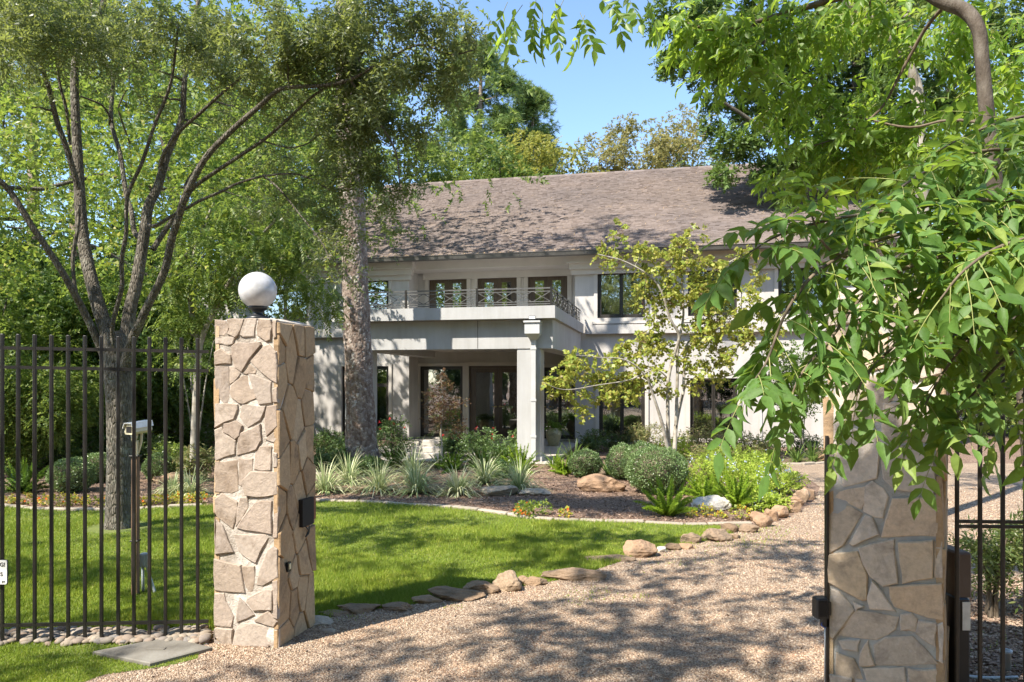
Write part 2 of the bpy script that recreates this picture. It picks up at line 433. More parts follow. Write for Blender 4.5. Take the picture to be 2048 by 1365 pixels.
# grounds
def ground_mats():
    m, nt, b, tc = newmat('lawn_soil')
    n = noise(nt, tc.outputs['Object'], 3, 6, .6)
    c = ramp(nt, n, [(.08, .11, .02), (.13, .16, .03), (.18, .18, .055)], [.3, .55, .75])
    nt.links.new(c, b.inputs['Base Color']); b.inputs['Roughness'].default_value = .95
    nt.links.new(bump(nt, noise(nt, tc.outputs['Object'], 90, 4), .8, .02), b.inputs['Normal'])
    m, nt, b, tc = newmat('gravel_bed')
    vo = nt.nodes.new('ShaderNodeTexVoronoi'); vo.inputs['Scale'].default_value = 85
    nt.links.new(tc.outputs['Object'], vo.inputs['Vector'])
    bw = nt.nodes.new('ShaderNodeSeparateColor'); nt.links.new(vo.outputs['Color'], bw.inputs[0])
    c = ramp(nt, bw.outputs[0], [(.16, .10, .066), (.28, .20, .135), (.38, .29, .21), (.51, .415, .32)], [0, .35, .7, 1])
    big = ramp(nt, noise(nt, tc.outputs['Object'], 1.6, 6, .6), [(.72, .70, .68), (1.08, 1.05, 1.0)], [.3, .7])
    c = mix(nt, c, big, .8, 'MULTIPLY')
    nt.links.new(c, b.inputs['Base Color']); b.inputs['Roughness'].default_value = .85
    v2 = nt.nodes.new('ShaderNodeTexVoronoi'); v2.inputs['Scale'].default_value = 85
    nt.links.new(tc.outputs['Object'], v2.inputs['Vector'])
    iv = nt.nodes.new('ShaderNodeMath'); iv.operation = 'SUBTRACT'; iv.inputs[0].default_value = 1; nt.links.new(v2.outputs['Distance'], iv.inputs[1])
    nt.links.new(bump(nt, iv.outputs[0], 1.0, .012), b.inputs['Normal'])
    m, nt, b, tc = newmat('mulch')
    vo = nt.nodes.new('ShaderNodeTexVoronoi'); vo.inputs['Scale'].default_value = 46
    nt.links.new(scaled(nt, tc.outputs['Object'], (1, 1.8, 1)), vo.inputs['Vector'])
    bw = nt.nodes.new('ShaderNodeSeparateColor'); nt.links.new(vo.outputs['Color'], bw.inputs[0])
    c = ramp(nt, bw.outputs[0], [(.075, .042, .028), (.19, .12, .082), (.32, .22, .16), (.46, .34, .26)], [0, .3, .7, 1])
    big = ramp(nt, noise(nt, tc.outputs['Object'], .9, 6, .6), [(.6, .56, .52), (1.15, 1.1, 1.05)], [.3, .7])
    c = mix(nt, c, big, .9, 'MULTIPLY')
    nt.links.new(c, b.inputs['Base Color']); b.inputs['Roughness'].default_value = .95
    nt.links.new(bump(nt, vo.outputs['Distance'], 1.0, .02), b.inputs['Normal'])
ground_mats()
M_LAWN, M_GRAVELBED, M_MULCH = MATS['lawn_soil'], MATS['gravel_bed'], MATS['mulch']

def shingle_mat():
    m, nt, b, tc = newmat('asphalt_shingle')
    g = nt.nodes.new('ShaderNodeNewGeometry')
    oi = nt.nodes.new('ShaderNodeObjectInfo')
    ad = nt.nodes.new('ShaderNodeMath'); ad.operation = 'ADD'; nt.links.new(g.outputs['Random Per Island'], ad.inputs[0]); nt.links.new(oi.outputs['Random'], ad.inputs[1])
    fr = nt.nodes.new('ShaderNodeMath'); fr.operation = 'FRACT'; nt.links.new(ad.outputs[0], fr.inputs[0])
    c = ramp(nt, fr.outputs[0], [(.115, .092, .082), (.165, .135, .120), (.18, .148, .132), (.20, .166, .15)], [0, .22, .3, 1])
    big = ramp(nt, noise(nt, tc.outputs['Object'], .5, 6, .6), [(.82, .82, .84), (1.12, 1.08, 1.04)], [.35, .68])
    c = mix(nt, c, big, .9, 'MULTIPLY')
    gr = ramp(nt, noise(nt, tc.outputs['Object'], 60, 4, .7), [(.8, .8, .8), (1.15, 1.15, 1.15)], [.3, .7])
    c = mix(nt, c, gr, .6, 'MULTIPLY')
    nt.links.new(c, b.inputs['Base Color']); b.inputs['Roughness'].default_value = .95; b.inputs['Specular IOR Level'].default_value = .2
    return m
M_SHINGLE = shingle_mat()
def glass_mat():
    m, nt, b, tc = newmat('window_glass')
    tr = nt.nodes.new('ShaderNodeBsdfTransparent'); tr.inputs[0].default_value = (.62, .66, .64, 1)
    gl = nt.nodes.new('ShaderNodeBsdfGlossy'); gl.inputs[0].default_value = (.95, .97, 1, 1); gl.inputs['Roughness'].default_value = .015
    nt.links.new(bump(nt, noise(nt, tc.outputs['Object'], 1.3, 2), .12, .02), gl.inputs['Normal'])
    fr = nt.nodes.new('ShaderNodeFresnel'); fr.inputs[0].default_value = 1.55
    ma = nt.nodes.new('ShaderNodeMath'); ma.operation = 'MULTIPLY_ADD'; ma.inputs[1].default_value = 1.0; ma.inputs[2].default_value = .26
    nt.links.new(fr.outputs[0], ma.inputs[0])
    ms = nt.nodes.new('ShaderNodeMixShader')
    nt.links.new(ma.outputs[0], ms.inputs[0]); nt.links.new(tr.outputs[0], ms.inputs[1]); nt.links.new(gl.outputs[0], ms.inputs[2])
    nt.links.new(ms.outputs[0], nt.nodes['Material Output'].inputs[0])
    return m
M_GLASS = glass_mat()
def plain(name, col, rough=.5, metal=0, spec=.5, em=None):
    m, nt, b, tc = newmat(name)
    c = ramp(nt, noise(nt, tc.outputs['Object'], 20, 4), [tuple(x * .88 for x in col), tuple(min(1, x * 1.08) for x in col)], [.35, .65])
    nt.links.new(c, b.inputs['Base Color'])
    b.inputs['Roughness'].default_value = rough; b.inputs['Metallic'].default_value = metal; b.inputs['Specular IOR Level'].default_value = spec
    return m
M_GLOBE = plain('white_acrylic', (.50, .50, .515), .18)
M_BLACK = plain('black_plastic', (.012, .013, .016), .4)
M_CREAM = plain('cream_enamel', (.62, .55, .36), .4)
M_WHITE = plain('white_enamel', (.78, .77, .74), .35)
M_GREYP = plain('grey_plastic', (.38, .42, .42), .5)
M_POSTW = simple('weathered_post', [(.05, .04, .045), (.16, .10, .065), (.28, .17, .10)], 3, .8, 60, .4, .004, stretch=(6, 6, 1))
M_DARKGAP = plain('dark_recess', (.012, .009, .008), .8)
M_POT = simple('glazed_pot', [(.30, .27, .15), (.42, .36, .2), (.22, .21, .13)], 6, .3, 50, .2, .003, spec=.6)
M_PVC = plain('grey_pvc', (.42, .45, .47), .4)
# ------------------------------------------------------------------ ground
def sheet(name, pts, z, m, kind='structure', sub=None):
    me = bpy.data.meshes.new(name)
    me.from_pydata([(p[0], p[1], z) for p in pts], [], [tuple(range(len(pts)))])
    me.update()
    o = link(name, me, m, None, kind)
    return o
gp = []
me = bpy.data.meshes.new('ground')
R_ = 600
me.from_pydata([(-R_, -R_, 0), (R_, -R_, 0), (R_, R_, 0), (-R_, R_, 0)], [], [(0, 1, 2, 3)])
link('ground', me, M_MULCH, None, 'structure')

# bed border (photo pixels on the ground), left to right
BORDER = [(-900, 1012), (-300, 1008), (0, 1014), (100, 1022), (240, 1021), (415, 1013), (620, 1004), (720, 1006), (820, 1012), (930, 1020), (1010, 1031), (1090, 1042), (1190, 1045), (1300, 1048), (1380, 1051), (1440, 1053)]
DRIVE_EDGE = [(1500, 1056), (1434, 1078), (1346, 1099), (1250, 1122), (1142, 1158), (1010, 1180), (908, 1198), (790, 1217), (700, 1226), (625, 1247)]
lawn_poly = [G(x, y) for x, y in BORDER] + [G(x, y) for x, y in DRIVE_EDGE] + [G(560, 1262), G(-900, 1266)]
sheet('lawn', lawn_poly, .004, M_LAWN)
def inside(poly, X, Y):
    px = np.array([p[0] for p in poly]); py = np.array([p[1] for p in poly])
    c = np.zeros(len(X), bool)
    j = len(px) - 1
    for i in range(len(px)):
        cond = ((py[i] > Y) != (py[j] > Y)) & (X < (px[j] - px[i]) * (Y - py[i]) / (py[j] - py[i] + 1e-12) + px[i])
        c ^= cond; j = i
    return c
verge_poly = [G(-700, 1283), G(250, 1283), G(400, 1296), G(395, 1320), G(330, 1336), G(210, 1352), G(120, 1385), G(60, 1440), G(-700, 1500)]
sheet('grass_verge', verge_poly, .008, M_LAWN)
drive_poly = [G(60, 1440), G(120, 1385), G(210, 1352), G(330, 1336), G(395, 1320), G(400, 1296), G(560, 1262), G(625, 1247)] + \
    [G(x, y) for x, y in reversed(DRIVE_EDGE[:-1])] + [G(1530, 1052), G(1570, 1040), G(1605, 1022), G(1630, 1000), G(1640, 975), G(1610, 955), G(1560, 943), G(1530, 934), G(1600, 930), G(1700, 926), G(2400, 930), G(2600, 1000)] + [Vector((9, 1, 0)), Vector((6, -14, 0)), Vector((-6, -14, 0)), Vector((-3.4, 2.5, 0))]
sheet('gravel_driveway', drive_poly, .006, M_GRAVELBED)

# ------------------------------------------------------------------ house
TH = math.atan(.215)
CT, ST = math.cos(TH), math.sin(TH)
H0 = Vector((144 / F * 21.5, 21.5, 0))
UH, VH = Vector((CT, -ST, 0)), Vector((ST, CT, 0))
HB = H0.dot(VH)
def hp(x, y, v):
    dx, dz = (x - HX) / F, (HY - y) / F
    t = (v + HB) / (dx * ST + CT)
    p = Vector((dx * t, t, 0))
    return (p - H0).dot(UH), CH + dz * t
def hu(x, v=0): return hp(x, 765, v)[0]
def hz(x, y, v=0): return hp(x, y, v)[1]
house = thing('house', 'two storey beige stucco house with brown shingle roof, balcony and dark framed windows', 'house', H0, -TH)

REC = .85                                             # depth of the recess behind balcony and porch
uL, uR = hu(352), hu(1860)
uA, uB = hu(818), hu(1150)                            # the recess
Z1 = hz(1180, 668)                                    # underside of the string course
EV = -.62
ZE = hz(1168, 508, EV)                                # eave
ZW = ZE + .12
def wall(name, u0, u1, z0, z1, v, holes, m, th=.22, parent=house):
    us = sorted({u0, u1, *[h[0] for h in holes], *[h[1] for h in holes]})
    zs = sorted({z0, z1, *[h[2] for h in holes], *[h[3] for h in holes]})
    mb = MB()
    def q(a, b, c, d): mb.add([a, b, c, d], [(0, 1, 2, 3)])
    for i in range(len(us) - 1):
        for k in range(len(zs) - 1):
            uc, zc = (us[i] + us[i + 1]) / 2, (zs[k] + zs[k + 1]) / 2
            if any(h[0] < uc < h[1] and h[2] < zc < h[3] for h in holes): continue
            a, b, c, d = us[i], us[i + 1], zs[k], zs[k + 1]
            q((a, v, c), (b, v, c), (b, v, d), (a, v, d))
            q((b, v + th, c), (a, v + th, c), (a, v + th, d), (b, v + th, d))
    def rim(a, b, c, d, s):
        fs = [((a, v, c), (a, v + th, c), (b, v + th, c), (b, v, c)), ((a, v, d), (b, v, d), (b, v + th, d), (a, v + th, d)),
              ((a, v, c), (a, v, d), (a, v + th, d), (a, v + th, c)), ((b, v, c), (b, v + th, c), (b, v + th, d), (b, v, d))]
        for f in fs: q(*(f if s > 0 else f[::-1]))
    for h in holes: rim(*h, 1)
    rim(u0, u1, z0, z1, -1)
    return mb.build(name, m, parent)

def opening(x0, x1, y0, y1, v, z0=None):
    xc = (x0 + x1) / 2
    return (hu(x0, v), hu(x1, v), (hz(xc, y1, v) if z0 is None else z0), hz(xc, y0, v))
def make_window(o, v, leaves=2, transom=None, curtain=None, trim=.10, door=False, sill=False):
    u0, u1, z0, z1 = o
    mb = MB()
    t = trim; d0 = v - .045
    if t:
        mb.box(u0 - t, u0, d0, v - .001, z0 - (0 if door else t), z1 + t)
        mb.box(u1, u1 + t, d0, v - .001, z0 - (0 if door else t), z1 + t)
        mb.box(u0 + .001, u1 - .001, d0, v - .001, z1 + .001, z1 + t)
        if not door: mb.box(u0 + .001, u1 - .001, d0, v - .001, z0 - t, z0 - .001)
        if sill: mb.box(u0 - t - .05, u1 + t + .05, v - .10, v - .001, z0 - t - .07, z0 - t - .002)
        w = mb.build('door' if door else 'window', M_TRIM, house)
    else:
        w = mb.box(u0, u1, v - .002, v + .01, z1 - .01, z1).build('window', M_TRIM, house)
    fw = .055 if not door else .075
    fr = MB()
    vf0, vf1 = v + .05, v + .11
    fm = M_BRONZE if not door else M_WOODDOOR
    fr.box(u0, u0 + fw, vf0, vf1, z0, z1); fr.box(u1 - fw, u1, vf0, vf1, z0, z1)
    fr.box(u0 + fw, u1 - fw, vf0, vf1, z1 - fw, z1); fr.box(u0 + fw, u1 - fw, vf0, vf1, z0, z0 + fw)
    fr.build('frame', fm, w)
    W = (u1 - u0 - 2 * fw) / leaves
    zs = [z0 + fw] + ([transom] if transom else []) + [z1 - fw]
    for i in range(leaves):
        a, b = u0 + fw + i * W, u0 + fw + (i + 1) * W
        for k in range(len(zs) - 1):
            c, d = zs[k] + .003, zs[k + 1] - .003
            s = .05 if not door else .13
            bt = s if not (door and k == 0) else .24
            sa = MB()
            sa.box(a + .003, a + s, vf0 + .012, vf1 - .005, c, d); sa.box(b - s, b - .003, vf0 + .012, vf1 - .005, c, d)
            sa.box(a + s, b - s, vf0 + .012, vf1 - .005, d - s, d); sa.box(a + s, b - s, vf0 + .012, vf1 - .005, c, c + bt)
            sa.build('door_leaf' if door else 'sash', fm, w)
            MB().box(a + s - .004, b - s + .004, vf0 + .03, vf0 + .036, c + bt - .004, d - s + .004).build('pane', M_GLASS, w)
    if door:
        for s in (-1, 1):
            uc = (u0 + u1) / 2 + s * .065
            h = MB().lathe([(0.001, 0), (.028, 0), (.028, .01), (.01, .014)], 12)
            M = Matrix.Translation((uc, vf0 + .008, 1.02)) @ Matrix.Rotation(math.pi / 2, 4, 'X')
            h.v = [tuple(M @ Vector(p)) for p in h.v]
            h.bar((uc, vf0 - .035, 1.02), (uc + s * .11, vf0 - .035, 1.015), .018, .022)
            h.bar((uc, vf0, 1.02), (uc, vf0 - .04, 1.02), .014)
            h.build('handle', M_BRASS, w)
    if curtain:
        for (f0, f1) in curtain:
            a = u0 + (u1 - u0) * f0; b = u0 + (u1 - u0) * f1
            n = max(8, int((b - a) / .03))
            vs, fs = [], []
            for i in range(n + 1):
                u = a + (b - a) * i / n
                off = .02 * math.sin(i * 1.9) + .008 * math.sin(i * .7)
                for z in (z0 + .02, (z0 + z1) / 2, z1):
                    vs.append((u, v + .30 + off * (1.2 if z < z1 else .6), z))
            for i in range(n):
                for k in range(2):
                    fs.append((i * 3 + k, i * 3 + 3 + k, i * 3 + 4 + k, i * 3 + 1 + k))
            MB().add(vs, fs, True).build('curtain', M_CURTAIN, w)
    return w

# openings
W = {}
up = [opening(684, 778, 549, 640, 0), opening(520, 617, 556, 644, 0)]
lo = [opening(684, 778, 733, 888, 0), opening(510, 612, 728, 890, 0)]
wall('wall', uL, uA, 0, ZW, 0, up + lo, M_STUCCO)
make_window(up[0], 0, 2, curtain=[(0, .25)], sill=True)
make_window(up[1], 0, 2, sill=True)
make_window(lo[0], 0, 2, transom=hz(760, 771), curtain=[(.72, .98)])
make_window(lo[1], 0, 2, transom=hz(600, 771))
upR = [opening(1195, 1290, 537, 636, 0), opening(1376, 1474, 531, 632, 0), opening(1556, 1654, 524, 629, 0)]
loR = [opening(1198, 1290, 760, 880, 0), opening(1380, 1475, 757, 878, 0), opening(1712, 1800, 755, 877, 0)]
wall('wall', uB, uR, 0, ZW, 0, upR + loR, M_STUCCO)
make_window(upR[0], 0, 2, curtain=[(.02, .98)], sill=True)
make_window(upR[1], 0, 2, sill=True)
make_window(upR[2], 0, 2, sill=True)
make_window(loR[0], 0, 2, curtain=[(.05, .3)])
make_window(loR[1], 0, 2)
make_window(loR[2], 0, 2)
ZB = hz(900, 640, 0) - .02                            # balcony floor
upC = [opening(858, 934, 553, 0, REC, ZB + .04), opening(955, 1034, 551, 0, REC, ZB + .04), opening(1056, 1135, 547, 0, REC, ZB + .04)]
loC = [opening(840, 926, 733, 0, REC, .05), opening(938, 1054, 732, 0, REC, .03), opening(1084, 1155, 735, 0, REC, .05)]
ZP = hz(900, 700, 0)                                  # porch ceiling
wall('wall', uA - .3, uB + .3, ZB + .001, ZW, REC, upC, M_STUCCO)
wall('wall', uA - .3, uB + .3, 0, ZP + .3, REC, loC, M_STUCCO)
for i, o in enumerate(upC): make_window(o, REC, 2, door=True, trim=.13)
make_window(loC[0], REC, 1, trim=.1)
make_window(loC[1], REC, 2, door=True, trim=.12)
make_window(loC[2], REC, 2, trim=.1)
# returns of the recess, balcony floor slab, side and back walls
mb = MB()
mb.box(uA - .22, uA - .001, .221, REC - .001, 0, ZW); mb.box(uB + .001, uB + .22, .221, REC - .001, 0, ZW)
mb.box(uL, uL + .22, .221, 9.5, 0, ZW); mb.box(uR - .22, uR, .221, 9.5, 0, ZW); mb.box(uL + .23, uR - .23, 9.28, 9.5, 0, ZW)
mb.build('side_wall', M_STUCCO, house)
MB().box(uA, uB, .002, REC - .002, ZP + .001, ZB - .001).build('floor_slab', M_STUCCO, house)
# interior: floors, partitions, back walls so that the windows look into rooms
mb = MB()
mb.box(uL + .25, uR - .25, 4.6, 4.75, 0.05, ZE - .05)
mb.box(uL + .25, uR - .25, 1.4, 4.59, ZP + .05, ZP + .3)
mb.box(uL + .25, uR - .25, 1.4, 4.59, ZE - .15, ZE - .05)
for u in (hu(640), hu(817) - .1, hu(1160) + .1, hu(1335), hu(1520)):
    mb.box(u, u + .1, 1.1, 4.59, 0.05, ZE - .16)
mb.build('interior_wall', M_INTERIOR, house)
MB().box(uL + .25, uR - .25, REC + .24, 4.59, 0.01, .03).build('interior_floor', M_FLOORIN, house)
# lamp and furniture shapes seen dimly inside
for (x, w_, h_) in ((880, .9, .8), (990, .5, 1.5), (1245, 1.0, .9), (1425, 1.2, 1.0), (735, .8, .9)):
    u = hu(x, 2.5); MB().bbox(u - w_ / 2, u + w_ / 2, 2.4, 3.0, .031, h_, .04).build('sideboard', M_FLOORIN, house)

# string course, plinth, corner and head mouldings
def band(name, x0, x1, y0, y1, pr, v=0, m=M_STUCCO):
    u0 = hu(x0, v) if x0 is not None else uL - .002; u1 = hu(x1, v) if x1 is not None else uR + .002
    zt, zb = hz(1180, y0, v), hz(1180, y1, v)
    return MB().box(u0, u1, v - pr, v - .001, zb, zt).build(name, m, house)
uSL = hu(663, -5.52)
pg = hp(668, 640, 0)[0]
MB().box(uL - .002, uSL + .15, -.16, -.001, hz(1180, 669), hz(1180, 651)).build('string_course', M_STUCCO, house)
MB().box(hu(1172), uR + .002, -.16, -.001, hz(1180, 669), hz(1180, 651)).build('string_course', M_STUCCO, house)
for (a, b) in ((uL - .05, uA + .05), (uB - .05, uR + .05)):     # stepped cornice below the eave
    mb = MB()
    for i, (p_, h0, h1) in enumerate(((.10, .50, .36), (.20, .358, .20), (.34, .198, .0))):
        mb.box(a - p_ * .5, b + p_ * .5, -p_, -.001, ZE - h0, ZE - h1 + .06)
    mb.build('cornice', M_TRIM, house)
mb = MB()
mb.box(uA + .19, uB - .19, REC - .12, REC - .001, ZE - .4, ZE + .06); mb.box(uA + .001, uB - .001, -.02, REC - .121, ZE - .2, ZE + .06)
mb.build('cornice', M_TRIM, house)
MB().box(uL - .4, uR + .4, EV + .02, REC - .21, ZE + .061, ZE + .09).build('soffit', M_TRIM, house)
for x in (945, 1045):                                 # panelled strips between the balcony doors
    u = hu(x, REC); MB().box(u - .03, u + .03, REC - .03, REC - .001, ZB + .05, ZE - .41).build('wall_panel', M_TRIM, house)
mb = MB()
zz = hz(1600, 700); 
mb.box(hu(1520), hu(1524), -.03, -.001, .1, zz)
mb.build('downpipe', M_PIPE, house)

# roof
PITCH = .503
VR = 9.0
ZR = ZE + PITCH * (VR - EV) + .1
ru0, ru1 = hu(560, 0), hu(1790, 0)
sl_len = math.hypot(VR - EV, PITCH * (VR - EV))
sd = Vector((0, 1, PITCH)).normalized(); sn = Vector((0, -PITCH, 1)).normalized()
E0 = Vector((0, EV, ZE + .10))
mb = MB()
a = [E0 + Vector((ru0, 0, 0)), E0 + Vector((ru1, 0, 0)), E0 + sd * sl_len + Vector((ru1, 0, 0)), E0 + sd * sl_len + Vector((ru0, 0, 0))]
back = [Vector((ru1, 2 * VR - EV, ZE + .1)), Vector((ru0, 2 * VR - EV, ZE + .1))]
dn = Vector((0, 0, -.12))
mb.add(a + [p + dn for p in a] + back + [p + dn for p in back], [(0, 1, 2, 3), (7, 6, 5, 4), (0, 4, 5, 1), (3, 2, 8, 9), (6, 7, 11, 10), (1, 5, 6, 2), (0, 3, 7, 4), (2, 6, 10, 8), (3, 9, 11, 7), (8, 10, 11, 9)])
roof = mb.build('roof', M_SHINGLE, house)
for u in (ru0 + .4, ru1 - .4):                        # gable ends
    mb = MB()
    mb.add([(u, .1, ZE), (u, 2 * VR - .1, ZE), (u, VR, ZR - .6)], [(0, 1, 2)])
    mb.add([(u + .1, .1, ZE), (u + .1, 2 * VR - .1, ZE), (u + .1, VR, ZR - .6)], [(0, 1, 2)])
    mb.build('gable', M_STUCCO, house)
EXPO = .128
courses = int(sl_len / EXPO)
stuffV, stuffQ = [], []
cand = []
sh_rng = np.random.default_rng(3)
for c in range(courses + 1):
    s0 = c * EXPO; s1 = min(sl_len, s0 + EXPO + .02)
    u = ru0 + sh_rng.uniform(0, .3)
    while u < ru1 - .05:
        w = sh_rng.uniform(.09, .22)
        thk = .012 + (.012 if sh_rng.random() < .6 else 0.0)
        g = .004
        jj = sh_rng.uniform(-.006, .006)
        w2 = min(w, ru1 - u)
        cand.append((c, u + g, u + w2 - g, s0 + jj, s1, thk))
        u += w
def shingle_geo(t):
    c, u0, u1, s0, s1, thk = t
    o = E0
    b = [o + sd * s0 + Vector((u0, 0, 0)), o + sd * s0 + Vector((u1, 0, 0)), o + sd * s1 + Vector((u1, 0, 0)), o + sd * s1 + Vector((u0, 0, 0))]
    top = [b[0] + sn * (thk + .004), b[1] + sn * (thk + .004), b[2] + sn * .003, b[3] + sn * .003]
    bot = [b[0] + sn * .001, b[1] + sn * .001]
    return [tuple(p) for p in top + bot], [(0, 1, 2, 3), (4, 5, 1, 0)]
def shingle_sort(t):                                  # nearest whole shingles right of the big pine and clear of the shrubs
    return (t[0], abs((t[1] + t[2]) / 2 - hu(1050)))
vis = [i for i, t in enumerate(cand) if hu(760) < t[1] and t[2] < hu(1400) and (t[2] - t[1]) > .17]
vis.sort(key=lambda i: shingle_sort(cand[i]))
single = set(vis[:300])
V, Q = [], []
for i, t in enumerate(cand):
    vs, fs = shingle_geo(t)
    if i in single:
        MB().add(vs, fs).add([tuple(Vector(v) - sn * .0005) for v in vs[:4]][::-1], [(0, 1, 2, 3)]).build('shingle', M_SHINGLE, roof)
    else:
        b = len(V); V += vs; Q += [tuple(b + k for k in f) for f in fs]
link('shingle_course', npmesh('shingle_course', V, [np.array(Q)]), M_SHINGLE, roof, 'stuff')
mb = MB()
u = ru0 - .02
while u < ru1:                                        # ridge caps
    w = .30
    top = E0 + sd * sl_len
    mb.add([(u, VR - .16, ZR - .16 * PITCH + .02), (u + w + .03, VR - .16, ZR - .16 * PITCH + .02), (u + w + .03, VR, ZR + .045), (u, VR, ZR + .055), (u, VR + .16, ZR - .16 * PITCH + .02), (u + w + .03, VR + .16, ZR - .16 * PITCH + .02), (u, VR - .16, ZR - .16 * PITCH), (u + w + .03, VR - .16, ZR - .16 * PITCH)], [(0, 1, 2, 3), (3, 2, 5, 4), (6, 7, 1, 0)])
    u += w
mb.build('ridge_cap', M_SHINGLE, roof)
mb = MB()                                             # gutter with rolled lip
g0, g1 = ru0 - .05, ru1 + .05
prof = [(-.005, .10), (-.005, -.03), (-.03, -.055), (-.09, -.055), (-.125, -.03), (-.135, .06), (-.15, .075), (-.15, .09), (-.125, .09), (-.118, .06), (-.105, -.02), (-.02, -.03), (-.02, .10)]
n = len(prof)
vs = [(g0, EV + p[0], ZE + p[1]) for p in prof] + [(g1, EV + p[0], ZE + p[1]) for p in prof]
mb.add(vs, [(i, (i + 1) % n, n + (i + 1) % n, n + i) for i in range(n)] + [tuple(range(n))[::-1], tuple(range(n, 2 * n))])
mb.build('gutter', M_GUTTER, house)
nb = NB()                                             # fallen pine straw on the roof and along the gutter
for i in range(420):
    if i < 130: u_, s_ = RNG.uniform(hu(740), hu(1500)), RNG.uniform(-.02, .12)
    else: u_, s_ = RNG.uniform(hu(740), hu(1600)), RNG.uniform(.05, 1) ** 1.3 * sl_len
    L = RNG.uniform(.05, .16); an = RNG.uniform(0, math.pi)
    c0 = E0 + sd * s_ + sn * .026 + Vector((u_, 0, 0))
    d = Vector((1, 0, 0)) * math.cos(an) + sd * math.sin(an)
    s = d.cross(sn) * .0035
    p0, p1, p2 = c0 - d * L, c0 + sn * RNG.uniform(.005, .02), c0 + d * L + s * RNG.uniform(-6, 6)
    nb.add([p0 - s, p0 + s, p1 + s, p1 - s, p2 + s, p2 - s], Q=[(0, 1, 2, 3), (3, 2, 4, 5)])
M_STRAW = plain('pine_straw', (.50, .34, .18), .8)
nb.build('pine_straw', M_STRAW, roof, 'stuff')

# portico: slab with parapet, beams, columns, ceiling
VF = -5.52
uSR = hu(1110, VF)
zT, zB_, zM = hz(1110, 611, VF), hz(1110, 636, VF), hz(1103, 697, VF + .27)
SLB = .22
mb = MB()
mb.box(uSL, uSR, VF, VF + SLB, zB_, zT)                        # front fascia, side fascias, deck
mb.box(uSR - SLB, uSR, VF + SLB + .001, -.165, zB_, zT); mb.box(uSL, uSL + SLB, VF + SLB + .001, -.165, zB_, zT)
mb.box(uSL + SLB + .001, uSR - SLB - .001, VF + SLB + .001, -.002, zB_ + .02, zB_ + .10)
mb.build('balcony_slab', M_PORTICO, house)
OV = .27
ub0, ub1 = uSL + OV, uSR - OV * .35
mb = MB()
zMM = zB_ - .002
mb.box(ub0, ub1, VF + OV, VF + OV + .45, zM, zMM)
mb.box(ub1 - .45, ub1, VF + OV + .451, -.001, zM, zMM); mb.box(ub0, ub0 + .45, VF + OV + .451, -.001, zM, zMM)
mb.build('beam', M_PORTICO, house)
MB().box(ub0 + .451, ub1 - .451, VF + OV + .452, REC - .01, ZP - .04 if ZP < zMM else zMM - .3, (ZP if ZP < zMM else zMM - .25)).build('porch_ceiling', M_TRIM, house)
VC = VF + OV + .02
for (x0, x1) in ((1034, 1081), (690, 738)):
    a, b = hu(x0, VC), hu(x1, VC)
    mb = MB(); mb.bbox(a, b, VC, VC + .5, 0, zM - .002, .012)
    mb.box(a - .03, b + .03, VC - .03, VC + .53, 0, .12)
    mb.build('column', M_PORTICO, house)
MB().box(hu(955, VF + OV), hu(955, VF + OV) + .012, VF + OV - .004, VF + OV - .001, zM + .01, zMM - .01).build('control_joint', M_GUTTER, house)
# conductor head and downspout on the right column
vd = VF + OV
uc = hu(1065.5, vd - .2)
mb = MB()
zc0 = hz(1065, 668, vd - .2); zc1 = hz(1065, 645, vd - .2)
mb.box(uc - .185, uc + .185, vd - .33, vd - .001, zc1 - .01, zc1 + .03)
mb.box(uc - .165, uc + .165, vd - .30, vd - .001, zc0, zc1 - .011)
zf = zc0 - .13
mb.add([(uc - .165, vd - .30, zc0), (uc + .165, vd - .30, zc0), (uc + .165, vd - .001, zc0), (uc - .165, vd - .001, zc0), (uc - .06, vd - .14, zf), (uc + .06, vd - .14, zf), (uc + .06, vd - .03, zf), (uc - .06, vd - .03, zf)], [(0, 4, 5, 1), (1, 5, 6, 2), (2, 6, 7, 3), (3, 7, 4, 0), (4, 7, 6, 5)])
mb.build('conductor_head', M_PIPE, house)
mb = MB()
mb.box(uc - .05, uc + .05, vd - .13, vd - .035, .05, zf)
for z in (zM + .02, 1.4, .6): mb.box(uc - .065, uc + .065, vd - .14, vd - .03, z - .05, z)
mb.build('downspout', M_PIPE, house)
mb = MB(); mb.bbox(uc - .09, uc + .09, vd - .28, vd - .12, zc1 + .05, zc1 + .15, .02); mb.box(uc - .03, uc + .03, vd - .23, vd - .17, zc1 + .031, zc1 + .049)
mb.build('floodlight', M_BLACK, house)
MB().box(uc - .07, uc + .07, vd - .285, vd - .281, zc1 + .07, zc1 + .13).build('floodlight_lens', M_WHITE, house)

# balcony railing
zr0, zr1 = zT + .05, hz(1100, 576, VF + .1)
vr = VF + .11
rl = MB()
def run(a, b, rail):
    a, b = Vector(a), Vector(b)
    for dz, w_ in ((zr1, .035), (zr1 - .07, .022), (zr0 + .05, .022), (zr0, .026)):
        rail.bar((a.x, a.y, dz), (b.x, b.y, dz), w_, w_ * .8)
run((uSL + .1, vr, 0), (uSR - .1, vr, 0), rl); run((uSR - .1, vr, 0), (uSR - .1, -.18, 0), rl); run((uSL + .1, vr, 0), (uSL + .1, -.18, 0), rl)
railing = rl.build('railing', M_GREYIRON, house)
def cross(a, b):
    a, b = Vector(a), Vector(b)
    mb = MB(); z0, z1 = zr0 + .06, zr1 - .08
    mb.bar((a.x, a.y, z0), (b.x, b.y, z1), .018, .014); mb.bar((a.x, a.y + .004, z1), (b.x, b.y + .004, z0), .018, .014)
    mb.build('cross_brace', M_GREYIRON, railing)
posts = [uSL + .1, hu(812, vr), hu(954, vr), uSR - .1]
